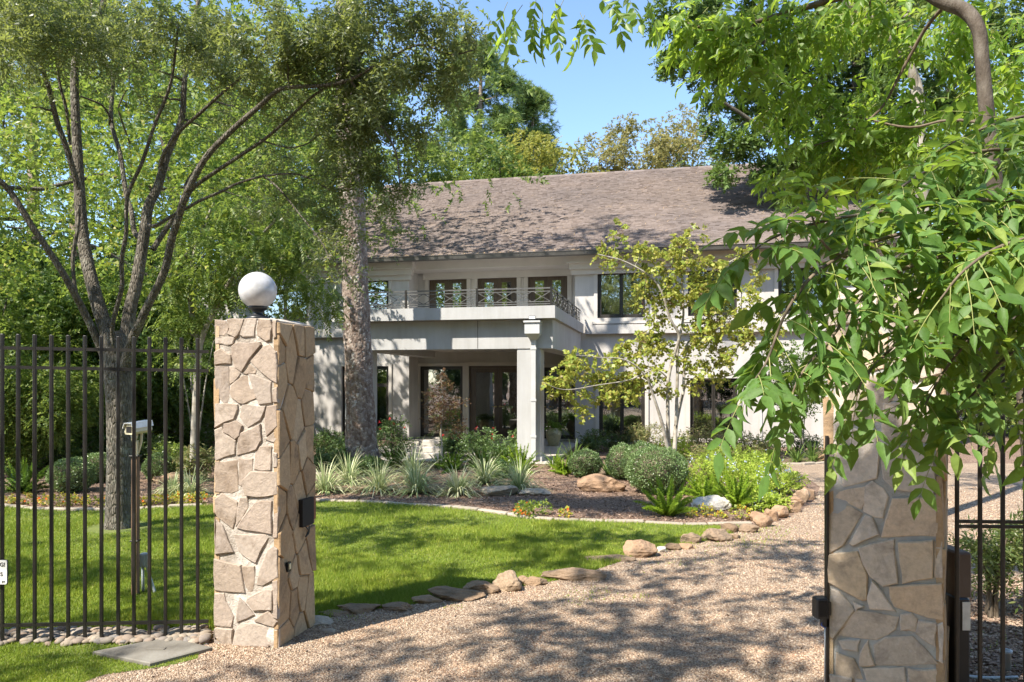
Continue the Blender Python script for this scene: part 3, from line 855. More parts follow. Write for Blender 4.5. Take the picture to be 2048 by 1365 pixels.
for i, u in enumerate(posts):
    MB().box(u - .022, u + .022, vr - .022, vr + .022, zT + .001, zr1 + .03).build('post', M_IRON, railing)
    if i < 3:
        n = 3 if i else 3
        L = posts[i + 1] - u
        k = 4
        for j in range(k):
            if True: cross((u + L * j / k + .03, vr, 0), (u + L * (j + 1) / k - .03, vr, 0))
for ue in (uSR - .1, uSL + .1):
    vs = np.linspace(vr, -.2, 7)
    for i in range(6):
        if i: MB().box(ue - .018, ue + .018, vs[i] - .018, vs[i] + .018, zT + .001, zr1 + .02).build('post', M_IRON, railing)
        m_ = (vs[i] + vs[i + 1]) / 2
        cross((ue, vs[i] + .02, 0), (ue, m_ - .005, 0)); cross((ue, m_ + .005, 0), (ue, vs[i + 1] - .02, 0))

# porch floor and garden steps
sheet_p = [(uSL, VF - .2), (uSR, VF - .2), (uB + .1, 0), (uB + .1, REC), (uA - .1, REC), (uA - .1, 0), (uSL, 0)]
me = bpy.data.meshes.new('porch_floor')
w_ = [H0 + UH * p[0] + VH * p[1] for p in sheet_p]
me.from_pydata([(p.x, p.y, .012) for p in w_], [], [tuple(range(len(w_)))])
link('porch_floor', me, M_STEP, None, 'structure')
st = thing('garden_steps', 'three pale stone steps half hidden among shrubs left of the porch door', 'steps', G(846, 917), -TH)
for i in range(3):
    mb = MB(); mb.bbox(-.42 + .04 * i, .42 - .02 * i, i * .33, i * .33 + .36, .002 + i * .12, .12 + i * .12, .02)
    mb.build('step', M_STEP, st)
# ------------------------------------------------------------------ stone pillars
def ccw(poly):
    a = sum(poly[i][0] * poly[(i + 1) % len(poly)][1] - poly[(i + 1) % len(poly)][0] * poly[i][1] for i in range(len(poly)))
    return poly if a > 0 else poly[::-1]
def clip(poly, px, py, nx, ny):
    out = []
    for i in range(len(poly)):
        a, b = poly[i], poly[(i + 1) % len(poly)]
        da = (a[0] - px) * nx + (a[1] - py) * ny; db = (b[0] - px) * nx + (b[1] - py) * ny
        if da <= 0: out.append(a)
        if (da <= 0) != (db <= 0):
            t = da / (da - db); out.append((a[0] + (b[0] - a[0]) * t, a[1] + (b[1] - a[1]) * t))
    return out
def cells(w, h, n, rng, ax=1.0, z0=0.0):
    """irregular flagstone cells on a w x h face; ax>1 makes them tall"""
    seeds = []
    tries = 0
    dmin = .78 * math.sqrt(w * h / n)
    while len(seeds) < n and tries < 4000:
        s = (rng.uniform(0, w), rng.uniform(0, h)); tries += 1
        if all(math.hypot((s[0] - q[0]) * ax, s[1] - q[1]) > dmin * math.sqrt(ax) for q in seeds): seeds.append(s)
    out = []
    for i, s in enumerate(seeds):
        poly = [(0, 0), (w, 0), (w, h), (0, h)]
        for j, q in enumerate(seeds):
            if i == j: continue
            mx, my = (s[0] + q[0]) / 2, (s[1] + q[1]) / 2
            nx, ny = (q[0] - s[0]) * ax * ax, (q[1] - s[1])
            poly = clip(poly, mx, my, nx, ny)
            if len(poly) < 3: break
        if len(poly) >= 3: out.append([(x, y + z0) for x, y in poly])
    return out
def shrink(poly, g):
    poly = ccw(poly); n = len(poly)
    cx = sum(p[0] for p in poly) / n; cy = sum(p[1] for p in poly) / n
    out = poly
    for i in range(n):
        a, b = poly[i], poly[(i + 1) % n]
        dx, dy = b[0] - a[0], b[1] - a[1]; L = math.hypot(dx, dy)
        if L < 1e-5: continue
        nx, ny = dy / L, -dx / L
        out = clip(out, a[0] - nx * g, a[1] - ny * g, nx, ny)
        if len(out) < 3: return None
    return out
def stone(poly, to3, depth, rng, m, parent, rough=.006, sink=.02):
    poly = ccw(poly)
    cl = []
    for p in poly:
        if not cl or math.hypot(p[0] - cl[-1][0], p[1] - cl[-1][1]) > .012: cl.append(p)
    if len(cl) > 2 and math.hypot(cl[0][0] - cl[-1][0], cl[0][1] - cl[-1][1]) < .012: cl.pop()
    poly = cl
    if len(poly) < 3: return
    while len(poly) < 9:                              # split the longest edge and let it wander: a broken, not a sawn edge
        L = [math.hypot(poly[i][0] - poly[(i + 1) % len(poly)][0], poly[i][1] - poly[(i + 1) % len(poly)][1]) for i in range(len(poly))]
        i = int(np.argmax(L))
        if L[i] < .05: break
        a, b = poly[i], poly[(i + 1) % len(poly)]
        t = rng.uniform(.38, .62); nx, ny = (b[1] - a[1]) / L[i], -(b[0] - a[0]) / L[i]
        o = rng.uniform(-1, 1) * rough
        poly = poly[:i + 1] + [(a[0] + (b[0] - a[0]) * t + nx * o, a[1] + (b[1] - a[1]) * t + ny * o)] + poly[i + 1:]
    n = len(poly)
    cx = sum(p[0] for p in poly) / n; cy = sum(p[1] for p in poly) / n
    tiltx, tilty = rng.uniform(-.05, .05, 2)
    bev = .006
    vs = [to3(p[0], p[1], -sink) for p in poly]
    for p in poly: vs.append(to3(p[0], p[1], depth * .62 + (p[0] - cx) * tiltx + (p[1] - cy) * tilty))
    for p in poly:
        d = math.hypot(p[0] - cx, p[1] - cy) + 1e-6; k = max(.5, 1 - bev / d)
        vs.append(to3(cx + (p[0] - cx) * k, cy + (p[1] - cy) * k, depth + rng.uniform(-.002, .002) + (p[0] - cx) * tiltx + (p[1] - cy) * tilty))
    fs = []
    for r in (0, 1):
        for i in range(n):
            j = (i + 1) % n
            fs.append((r * n + i, r * n + j, (r + 1) * n + j, (r + 1) * n + i))
    fs.append(tuple(range(2 * n, 3 * n)))
    mb = MB().add(vs, fs)
    return mb.build('stone', m, parent)

def core_mesh(w, d, h, sag=.0, rng=None):
    """mortar core, uneven like hand-laid mortar, with a domed mortar cap"""
    mb = MB()
    nx, nz = 7, 26
    ring = []
    def side(k):
        return [(-w / 2, -d / 2, 1, 0), (w / 2, -d / 2, 0, 1), (w / 2, d / 2, -1, 0), (-w / 2, d / 2, 0, -1)][k]
    vs, fs = [], []
    per = 4 * nx
    for iz in range(nz + 1):
        z = h * iz / nz
        for k in range(4):
            x0, y0, dx, dy = side(k)
            L = w if dx else d
            for i in range(nx):
                x, y = x0 + dx * L * i / nx, y0 + dy * L * i / nx
                o = rng.uniform(-.004, .004)
                vs.append((x + o, y + rng.uniform(-.004, .004), z))
    for iz in range(nz):
        for i in range(per):
            j = (i + 1) % per
            fs.append((iz * per + i, iz * per + j, (iz + 1) * per + j, (iz + 1) * per + i))
    b = len(vs)
    for i in range(per):
        x, y, z = vs[nz * per + i]
        vs.append((x * .72, y * .72, h + .022 + rng.uniform(-.003, .003)))
    for i in range(per):
        j = (i + 1) % per
        fs.append((nz * per + i, nz * per + j, b + j, b + i))
    fs.append(tuple(range(b, b + per)))
    mb.add(vs, fs)
    return mb

EXP = .0068
def build_pillar(label, corner, ang, w, d, h, front_px, side_n, m_front, m_side, m_mortar, px_to, seed, extra=None, side_m=None, front_fill=None):
    """corner: front-right bottom corner in the world; ang: turn of the front (clockwise from above)"""
    rng = np.random.default_rng(seed)
    ca, sa = math.cos(ang), math.sin(ang)
    ux, vx = Vector((ca, -sa, 0)), Vector((sa, ca, 0))
    base = corner - ux * (w / 2) + vx * (d / 2)
    t = thing('stone_pillar', label, 'stone pillar', base, -ang)
    core = core_mesh(w - .02, d - .02, h, rng=rng).build('mortar', m_mortar, t)
    fr = lambda a, z, o: (-w / 2 + a, -d / 2 - o + .01, z)
    rt = lambda a, z, o: (w / 2 + o - .01, -d / 2 + a, z)
    lf = lambda a, z, o: (-w / 2 - o + .01, d / 2 - a, z)
    bk = lambda a, z, o: (w / 2 - a, d / 2 + o - .01, z)
    o3 = corner - ux * w
    nrm = Vector((-sa, -ca, 0))
    def to_face(x, y):
        dr = Vector(((x - HX) / F, 1, (HY - y) / F))
        k = nrm.dot(o3) / nrm.dot(dr)
        p = dr * k
        return ((p - o3).dot(ux), CH + p.z if False else p.z + CH)
    for poly in front_px:
        q = [to_face(*px_to(*p)) for p in poly]
        q = [(min(max(a, -.004), w + .004), min(max(z, .004), h + .01)) for a, z in q]
        mx_, mz_ = sum(p[0] for p in q) / len(q), sum(p[1] for p in q) / len(q)
        q = [(min(max(p[0] + (p[0] - mx_) / (math.hypot(p[0] - mx_, p[1] - mz_) + 1e-6) * EXP, -.004), w + .004), max(.004, p[1] + (p[1] - mz_) / (math.hypot(p[0] - mx_, p[1] - mz_) + 1e-6) * EXP)) for p in q]
        stone(q, fr, rng.uniform(.004, .017), rng, m_front, t, .006)
    if front_fill:
        for (z0, z1, n) in front_fill:
            for c in cells(w, z1 - z0, n, rng, .9, z0):
                c = shrink(c, .008)
                if c: stone(c, fr, rng.uniform(.012, .024), rng, m_front, t)
    for f3, n, L in ((rt, side_n, d), (lf, max(10, side_n // 2), d), (bk, max(10, side_n // 2), w)):
        for c in cells(L, h - .01, n, rng, 1.75, .003):
            c = shrink(c, .0045 if f3 is rt else .008)
            if c: stone(c, f3, rng.uniform(.010, .026), rng, m_side, t, .006)
    return t, to_face, rt

A_L = math.radians(13)
cornL = G(555, 1300)
wL = .47
cropA = lambda x, y: (400 + x / 3.4125, 530 + y / 3.4125)
cropB = lambda x, y: (400 + x / 2.9375, 900 + y / 2.9375)
FA = [[(58, 385), (100, 378), (165, 386), (190, 430), (160, 480), (120, 470), (70, 475)], [(185, 375), (297, 370), (290, 400), (255, 480), (240, 492), (190, 470), (207, 435)],
 [(303, 373), (380, 370), (380, 400), (365, 485), (300, 488), (275, 478)], [(402, 373), (477, 378), (490, 430), (480, 510), (450, 520), (395, 480), (390, 440)],
 [(500, 383), (520, 383), (520, 490), (505, 500), (498, 440)], [(60, 500), (93, 490), (95, 540), (75, 555), (58, 545)], [(105, 497), (235, 490), (215, 540), (180, 546), (105, 538)],
 [(215, 560), (250, 535), (405, 530), (415, 548), (335, 640), (282, 728), (240, 700), (218, 625)], [(430, 560), (470, 548), (515, 600), (522, 680), (522, 805), (480, 780), (345, 660), (400, 600)],
 [(75, 600), (140, 578), (205, 615), (208, 673), (75, 680)], [(58, 690), (85, 690), (85, 755), (60, 760)], [(95, 697), (190, 702), (195, 900), (180, 940), (160, 942), (110, 890), (95, 800)],
 [(198, 700), (235, 700), (268, 740), (255, 765), (203, 812)], [(335, 685), (372, 720), (370, 740), (297, 740)], [(213, 825), (285, 762), (325, 765), (378, 910), (290, 945), (265, 940), (220, 905), (205, 870)],
 [(333, 752), (380, 762), (480, 800), (485, 940), (402, 950), (378, 880)], [(498, 850), (522, 840), (528, 935), (498, 935)], [(55, 950), (250, 957), (250, 990), (230, 1050), (100, 1110), (62, 1095)],
 [(287, 957), (445, 967), (435, 1000), (405, 1060), (325, 1108), (270, 1040)], [(455, 972), (520, 960), (522, 1100), (452, 1168), (445, 1060)], [(455, 1185), (522, 1118), (522, 1180), (500, 1210), (447, 1190)],
 [(165, 1088), (240, 1068), (283, 1100), (268, 1165), (238, 1188), (160, 1142)], [(100, 1132), (150, 1112), (170, 1162), (238, 1202), (230, 1290), (110, 1333), (93, 1318)], [(265, 1160), (408, 1092), (410, 1200), (380, 1258), (255, 1298)],
 [(60, 800), (85, 790), (90, 920), (62, 930)], [(62, 1120), (88, 1120), (82, 1330), (66, 1330)]]
FB = [[(328, -15), (416, -15), (413, 118), (318, 113)], [(225, 55), (305, 55), (300, 120), (238, 210), (224, 200)], [(55, 130), (90, 75), (215, 65), (215, 238), (180, 250), (55, 242)],
 [(245, 190), (300, 132), (450, 130), (450, 260), (330, 275), (270, 265)], [(42, 290), (130, 260), (213, 310), (213, 340), (188, 460), (100, 390), (42, 365)], [(237, 285), (275, 280), (275, 340), (207, 448), (218, 350)],
 [(330, 307), (418, 305), (418, 493), (262, 468), (220, 458), (252, 400)], [(432, 305), (453, 300), (453, 510), (427, 515)], [(90, 412), (130, 452), (195, 598), (90, 610)], [(198, 500), (380, 497), (395, 522), (325, 662), (242, 608), (227, 590)],
 [(430, 570), (453, 590), (455, 745), (365, 798), (332, 793), (345, 722), (400, 592)], [(60, 642), (235, 682), (260, 838), (62, 820)], [(242, 690), (315, 690), (315, 740), (303, 830), (270, 838)],
 [(330, 848), (385, 822), (420, 828), (418, 940), (312, 943), (272, 890), (282, 870)], [(75, 847), (140, 847), (150, 900), (193, 980), (183, 1038), (75, 1028)], [(232, 877), (313, 970), (217, 1010), (215, 980)],
 [(325, 1000), (400, 952), (450, 1010), (430, 1038), (322, 1010)], [(87, 1055), (102, 1047), (188, 1057), (188, 1150), (132, 1150), (92, 1100)], [(212, 1062), (240, 1027), (300, 1022), (452, 1062), (455, 1168), (197, 1168)],
 [(40, 1040), (72, 1045), (83, 1110), (128, 1157), (188, 1165), (40, 1168)], [(425, 777), (453, 770), (455, 990), (432, 980)], [(46, 385), (70, 400), (66, 570), (48, 570)], [(60, 630), (60, 640), (75, 640)] , [(430, 20), (450, 25), (450, 100), (432, 100)]]
FB = [p for p in FB if len(p) > 3]
front = [[cropA(*p) for p in q] for q in FA] + [[cropB(*p) for p in q] for q in FB]
hL = .0
d_ = cornL.y
hL = CH + (HY - 641) / F * d_
pillarL, faceL, rtL = build_pillar('tan flagstone gate pillar with white mortar and a globe lamp on top', cornL, A_L, wL, .50, hL, front, 34, M_STONE, M_STONE_S, M_MORTAR, lambda x, y: (x, y), 11)
# dark letter-box recess, bell button and loose wires on the drive side
def on_side(a0, a1, z0, z1, o0, o1):
    mb = MB(); mb.box(wL / 2 + o0, wL / 2 + o1, -.25 + a0, -.25 + a1, z0, z1); return mb
zb = lambda y: CH + (HY - y) / F * 5.05
mb = on_side(.27, .43, zb(1062), zb(1006), .0, .035)
mb.build('recess_box', M_DARKGAP, pillarL)
on_side(.435, .485, zb(1055), zb(1008), .0, .022).build('wooden_trim', simple('rusty_wood', [(.16, .07, .04), (.26, .12, .07)], 12, .8), pillarL)
mb = MB()
mb.tube(*smooth_path([(wL / 2 + .03, .07, zb(1063)), (wL / 2 + .04, .09, zb(1072)), (wL / 2 + .03, .07, zb(1084)), (wL / 2 + .035, .11, zb(1077)), (wL / 2 + .03, .12, zb(1063))], .004), n=6)
mb.build('loose_wire', M_BLACK, pillarL)
mb = on_side(.085, .125, zb(1140), zb(1121), .012, .028); mb.build('bell_plate', M_BLACK, pillarL)
on_side(.094, .116, zb(1135), zb(1124), .0285, .034).build('bell_button', M_CREAM, pillarL)

lp = pillarL.location + Vector((0, 0, hL + .018))
lp.x = (515.5 - HX) / F * (d_ + .24); lp.y = d_ + .24
r = 37.0 / F * lp.y
lamp = thing('globe_lamp', 'white acrylic globe lamp with black base on the left stone pillar', 'lamp', lp)
MB().lathe([(.075, 0), (.078, .02), (.06, .03), (.035, .045), (.033, .06), (.055, .075), (.066, .085), (.066, .1)], 28).build('lamp_base', M_BLACK, lamp)
pr = []
zc = CH + (HY - 581.5) / F * lp.y - lp.z
for i in range(33):
    a = math.radians(-63 + 153 * i / 32)
    pr.append((max(.0005, r * math.cos(a)), zc + r * math.sin(a)))
MB().lathe(pr, 48).build('globe', M_GLOBE, lamp)

# right pillar
A_R = math.radians(32)
cropR = lambda x, y: (1500 + x / 2.416, 800 + y / 2.416)
DR = 3.62
cornR = Vector(((1886 - HX) / F * DR, DR, 0))
# width so that the left edge lands on photo column 1654
k = (1654 - HX) / F
ca, sa = math.cos(A_R), math.sin(A_R)
wR = (cornR.x - k * cornR.y) / (ca + k * sa)
FR = [[(368, 197), (400, 200), (400, 415), (370, 415)], [(407, 215), (500, 142), (610, 182), (618, 280), (608, 375), (450, 420), (412, 385)], [(637, 217), (862, 228), (892, 400), (880, 452), (702, 430), (648, 380)],
 [(650, 20), (900, 10), (925, 200), (700, 200), (640, 170)], [(387, 457), (553, 423), (550, 498), (532, 526), (405, 470)], [(562, 420), (592, 397), (640, 432), (663, 470), (640, 568), (600, 563), (550, 535)],
 [(384, 473), (538, 552), (448, 700), (384, 738)], [(482, 690), (555, 563), (590, 572), (618, 650), (500, 703)], [(692, 482), (918, 477), (902, 658), (637, 663)], [(527, 722), (695, 678), (710, 883), (640, 897), (582, 850), (547, 790)],
 [(717, 692), (880, 682), (878, 858), (737, 888)], [(892, 692), (928, 687), (928, 858), (890, 853)], [(382, 752), (518, 737), (562, 850), (562, 962), (540, 967), (382, 880)], [(677, 907), (920, 892), (925, 1063), (850, 1048), (702, 1000), (682, 960)],
 [(592, 877), (635, 932), (698, 1018), (582, 1008), (570, 960)], [(392, 918), (430, 932), (498, 1020), (402, 1148), (387, 1140)], [(502, 982), (543, 1000), (512, 1018)], [(472, 1052), (520, 1022), (713, 1052), (698, 1110), (610, 1158), (432, 1138)],
 [(732, 1042), (780, 1037), (803, 1060), (798, 1118), (732, 1113)], [(817, 1072), (900, 1082), (893, 1188), (850, 1163), (807, 1130)], [(432, 1167), (528, 1162), (515, 1213), (452, 1203)], [(537, 1230), (570, 1167), (598, 1280), (532, 1283)],
 [(602, 1187), (660, 1152), (780, 1147), (840, 1202), (908, 1278), (612, 1283)], [(420, 1227), (500, 1257), (550, 1370), (500, 1395), (420, 1395)], [(552, 1302), (740, 1297), (760, 1400), (580, 1400)], [(767, 1302), (900, 1307), (908, 1400), (775, 1400)],
 [(907, 1092), (930, 1082), (930, 1270), (912, 1258)], [(384, 60), (480, 70), (490, 125), (405, 195), (384, 185)],
 [(380, -540), (620, -545), (600, -385), (384, -360)], [(640, -545), (925, -540), (915, -350), (690, -335), (622, -395)], [(384, -340), (590, -362), (665, -305), (640, -155), (480, -112), (384, -170)],
 [(690, -315), (915, -330), (920, -130), (720, -62), (660, -150)], [(384, -150), (470, -90), (640, -130), (697, -40), (620, 100), (500, 115), (384, 45)], [(715, -40), (915, -110), (915, -8), (670, 5)]]
frontR = [[cropR(*p) for p in q] for q in FR]
hR = CH + (HY - 572) / F * DR
zcut = CH + (HY - 1385) / F * DR
pillarR, faceR, rtR = build_pillar('grey-mortared flagstone gate pillar behind drooping leaves at the right', cornR, A_R, wR, .5, hR, frontR, 26, M_STONE_R, M_STONE_S, M_MORTARG, lambda x, y: (x, y), 23, front_fill=[(.0, max(.05, zcut - .01), 5)])
# photo-eye box, conduit and bracket on the left edge of the right pillar
DE = DR + wR * math.sin(A_R)
def at(x, y, D=DE): return P(x, y, D)
pe = thing('gate_sensor', 'small black gate sensor box on the left edge of the right pillar', 'gate sensor', at(1641, 1240))
mb = MB(); s = DE / F
mb.bbox(-12 * s, 13 * s, -.03, .04, 5 * s, 45 * s, .008); mb.build('housing', M_BLACK, pe)
mb = MB(); mb.bbox(-8 * s, 9 * s, -.034, -.0305, 10 * s, 40 * s, .003); mb.build('lens', M_DARKGAP, pe)
mb = MB(); mb.bbox(3 * s, 17 * s, -.01, .03, -14 * s, 4 * s, .004); mb.build('bracket', M_BLACK, pe)
mb = MB(); mb.tube([(13 * s, .01, -12 * s), (14 * s, .012, -60 * s), (14 * s, .012, -.9)], .011, 8); mb.build('conduit', M_PVC, pe)
M_WIRE = plain('blue_wire', (.05, .09, .35), .4)
mb = MB(); mb.tube(*smooth_path([(6 * s, 0, -3 * s), (0, -.01, -9 * s), (7 * s, -.015, -14 * s), (12 * s, 0, -13 * s)], .0025), n=5); mb.build('wire', M_WIRE, pe)

# ------------------------------------------------------------------ left fence
def fence(label, px_x, tops, bots, rails, Dl, Dr, xl, xr, w, group=None, name='iron_fence'):
    def dep(x):                                       # 1/D runs evenly along the picture
        t = (x - xl) / (xr - xl); return 1 / ((1 - t) / Dl + t / Dr)
    a, b = P(px_x[0], 765, dep(px_x[0])), P(px_x[-1], 765, dep(px_x[-1]))
    t = thing(name, label, 'fence', (a.x, a.y, 0), 0, group)
    o = Vector((a.x, a.y, 0))
    dirv = (b - a).normalized()
    ang = math.atan2(dirv.y, dirv.x)
    for x in px_x:
        D = dep(x); f = (x - xl) / (xr - xl)
        zt = P(x, tops[0] + (tops[1] - tops[0]) * f, D).z
        zb_ = max(.0, P(x, bots[0] + (bots[1] - bots[0]) * f, D).z)
        p = P(x, 765, D) - o
        M = Matrix.Translation((p.x, p.y, 0)) @ Matrix.Rotation(ang, 4, 'Z')
        mb = MB(); mb.bbox(-w / 2, w / 2, -w / 2, w / 2, zb_, zt, .003, M); mb.build('picket', M_IRON, t)
    for (y0, y1, hw) in rails:
        pa, pb = P(xl, y0, dep(xl)) - o, P(xr, y1, dep(xr)) - o
        mb = MB(); mb.bar(pa, pb, w * .8, hw); mb.build('rail', M_IRON, t)
    return t, dep
pxs = [-128, -95, -62, -29, 4.5, 36.5, 69.5, 103, 136.5, 170, 203, 236.5, 268, 299, 331, 363, 395.5]
fenceL, depL = fence('black iron picket fence across the lawn, left of the tan pillar', pxs, (668, 677), (1284, 1272), [(696, 704, .022), (734.5, 742, .022), (1251, 1243, .022)], 4.98, 5.12, 0, 417, .021)
# sign hanging on the fence, cut by the left edge of the picture
Ds = depL(0) - .03
sg = thing('warning_sign', 'white notice with black lettering wired to the fence at the left picture edge', 'sign', P(-38, 1170, Ds))
s = Ds / F
def rrect(w, h, r, d0, d1, mb):
    pts = []
    for cx, cz, a0 in ((w - r, r, -90), (w - r, h - r, 0), (r, h - r, 90), (r, r, 180)):
        for k in range(5):
            a = math.radians(a0 + 22.5 * k); pts.append((cx + r * math.cos(a), cz + r * math.sin(a)))
    n = len(pts)
    vs = [(p[0], d0, p[1]) for p in pts] + [(p[0], d1, p[1]) for p in pts]
    mb.add(vs, [tuple(range(n)), tuple(range(2 * n - 1, n - 1, -1))] + [(i, i + n, (i + 1) % n + n, (i + 1) % n) for i in range(n)])
    return mb
rrect(53 * s, 50 * s, 4 * s, .004, .008, MB()).build('border', M_BLACK, sg)
o_ = rrect(51 * s, 48 * s, 3.6 * s, -.002, .0035, MB()).build('plate', M_WHITE, sg); o_.location = (1 * s, 0, 1 * s)
def text_mesh(txt, size, m, parent, loc, align='RIGHT', rot=(math.pi / 2, 0, 0), ext=.0006):
    cu = bpy.data.curves.new('lettering', 'FONT'); cu.body = txt; cu.size = size; cu.align_x = align; cu.extrude = ext; cu.offset = size * .015
    tmp = bpy.data.objects.new('tmp', cu); COL.objects.link(tmp)
    bpy.context.view_layer.update()
    me = bpy.data.meshes.new_from_object(tmp.evaluated_get(bpy.context.evaluated_depsgraph_get()))
    bpy.data.objects.remove(tmp)
    me.materials.clear()
    o = link('lettering', me, m, parent); o.location = loc; o.rotation_euler = rot
    return o
for txt, sz, rx, zz in (('G!', 11, 49, 37), ('S', 10.5, 44, 18), ('77', 6.5, 48, 3.5)):
    text_mesh(txt, sz * s, M_BLACK, sg, (rx * s, -.0035, zz * s))

# right fence behind the right pillar
pxr = [1914, 1960, 2005.5, 2051, 2097, 2142]
fenceR, depR = fence('black iron fence panel with paired middle rails, right of the grey pillar', pxr, (640, 628), (1392, 1400), [(708, 700, .024), (1043, 1046, .016), (1053, 1055, .016), (1375, 1383, .024)], 3.72, 3.60, 1914, 2142, .018)
# gate operator cabinet between pillar and fence
op = thing('gate_operator', 'dark gate operator cabinet with paper label squeezed behind the right pillar', 'gate operator', P(1906, 1500, 4.05) * Vector((1, 1, 0)) if False else Vector((P(1906, 765, 4.05).x, 4.05, 0)))
mb = MB(); mb.bbox(-.035, .035, -.1, .15, 0, .62, .01); mb.build('cabinet', M_BLACK, op)
mb = MB(); mb.box(-.012, .03, -.106, -.101, .45, .60); mb.build('paper_label', M_WHITE, op)
mb = MB(); mb.bbox(-.03, .05, -.09, .12, .621, .86, .01); mb.build('upper_housing', simple('brown_housing', [(.10, .07, .055), (.15, .11, .085)], 5, .6), op)
# the open gate leaf folded back along the drive, only its edge post shows left of the pillar
gl = thing('gate_post', 'thin dark steel gate edge standing against the left side of the right pillar', 'gate post', Vector((P(1654.5, 765, DE).x, DE - .01, 0)))
mb = MB(); mb.bbox(-.008, .006, 0, .03, 0, CH + (HY - 872) / F * DE, .002); mb.build('steel_strip', M_IRON, gl)
mb = MB(); mb.bbox(-.014, .012, -.012, -.001, .55, .62, .002); mb.build('hinge', M_IRON, gl)

# ------------------------------------------------------------------ camera housing on its post, junction box
b = G(271, 1191)
pc = thing('security_camera', 'cream security camera housing on a weathered post in front of the oak trunk', 'security camera', b)
s = b.y / F
mb = MB(); mb.bbox(-6 * s, 6 * s, -6 * s, 6 * s, 0, (1191 - 914) * s, .003); mb.build('post', M_POSTW, pc)
mb = MB(); mb.bbox(-8 * s, 8 * s, -8 * s, 8 * s, (1191 - 1155) * s + .3, (1191 - 1155) * s + .31, .002)
mb.bbox(-9 * s, 9 * s, -9 * s, 9 * s, 277.5 * s, 280 * s, .002); mb.build('post_cap', M_IRON, pc)
mb = MB()
mb.bbox(-5 * s, 5 * s, -5 * s, 5 * s, 280.5 * s, 310 * s, .004)
mb.tube([(-3 * s, 0, 308 * s), (-2 * s, 0, 322 * s)], [5 * s, 7 * s], 10)
mb.build('bracket', M_CREAM, pc)
Mx = Matrix.Translation((0, 0, 0)) @ Matrix.Rotation(math.radians(-28), 4, 'Z')
mb = MB()
prof = [(-12, 322), (12, 322), (16, 327), (15, 332), (12, 343), (-9, 343), (-14, 332), (-15, 327)]
vs = [Mx @ Vector((p[0] * s, -14 * s, p[1] * s)) for p in prof] + [Mx @ Vector((p[0] * s, 26 * s, (p[1] + 4) * s)) for p in prof]
n = len(prof)
mb.add(vs, [tuple(range(n)), tuple(range(2 * n - 1, n - 1, -1))] + [(i, i + n, (i + 1) % n + n, (i + 1) % n) for i in range(n)])
mb.build('camera_housing', M_CREAM, pc)
mb = MB()
prof = [(-15.5, 334), (-10, 345), (13, 345), (17, 334), (15.5, 334), (12.5, 344), (-9.5, 344), (-14, 334)]
vs = [Mx @ Vector((p[0] * s, -18 * s, p[1] * s)) for p in prof] + [Mx @ Vector((p[0] * s, 28 * s, (p[1] + 4.5) * s)) for p in prof]
mb.add(vs, [(0, 7, 6, 1), (1, 6, 5, 2), (2, 5, 4, 3), (8, 9, 14, 15), (9, 10, 13, 14), (10, 11, 12, 13)] + [(i, i + 8, (i + 1) % 8 + 8, (i + 1) % 8) for i in range(8)])
mb.build('sunshield', M_WHITE, pc)
mb = MB(); mb.box(-8 * s, 8 * s, -14.8 * s, -14.2 * s, 326 * s, 338 * s, Mx); mb.build('window', M_DARKGAP, pc)
mb = MB(); mb.tube(*smooth_path([(10 * s, 5 * s, 325 * s), (9 * s, 4 * s, 305 * s), (3 * s, 3 * s, 282 * s)], [2.5 * s] * 3), n=6); mb.build('cable', M_CREAM, pc)
jb = thing('junction_box', 'grey electrical box with two conduits beside the camera post on the lawn', 'electrical box', G(288, 1187) + Vector((0, .02, 0)))
s = jb.location.y / F
mb = MB(); mb.bbox(-9 * s, 9 * s, -.03, .03, 52 * s, 79 * s, .006); mb.build('box', M_GREYP, jb)
mb = MB(); mb.bbox(-8 * s, 3 * s, -.036, -.031, 55 * s, 76 * s, .003); mb.build('cover', M_GREYP, jb)
mb = MB(); mb.tube([(-5 * s, 0, 52 * s), (-4 * s, 0, 0)], .012, 8); mb.build('conduit', M_GREYP, jb)
mb = MB(); mb.tube(*smooth_path([(4 * s, 0, 52 * s), (8 * s, 0, 38 * s), (17 * s, -.01, 12 * s), (22 * s, -.02, 0)], [.012] * 4), n=8); mb.build('conduit', M_GREYP, jb)

# concrete lid in the verge
lid = [(185, 1313), (335, 1284), (425, 1304), (300, 1337)]
q = [G(*p) for p in lid]
c0 = sum(q, Vector()) / 4
cl = thing('utility_lid', 'flat concrete utility lid sunk in the grass beside the left pillar', 'utility lid', c0)
me = MB()
for zz, k in ((0.0, 1.0), (.028, 1.0), (.034, .96)):
    me.v += [tuple((p - c0) * k + Vector((0, 0, zz))) for p in q]
me.f += [(0, 1, 5, 4)[::-1], (1, 2, 6, 5)[::-1], (2, 3, 7, 6)[::-1], (3, 0, 4, 7)[::-1], (4, 5, 9, 8)[::-1], (5, 6, 10, 9)[::-1], (6, 7, 11, 10)[::-1], (7, 4, 8, 11)[::-1], (8, 9, 10, 11)[::-1]]
me.sm += [False] * 9
me.build('concrete_slab', M_CONC, cl)
mb = MB(); mb.bbox(-.06, .06, -.02, .02, .0345, .039, .005); mb.build('lifting_plate', M_CONC, cl)
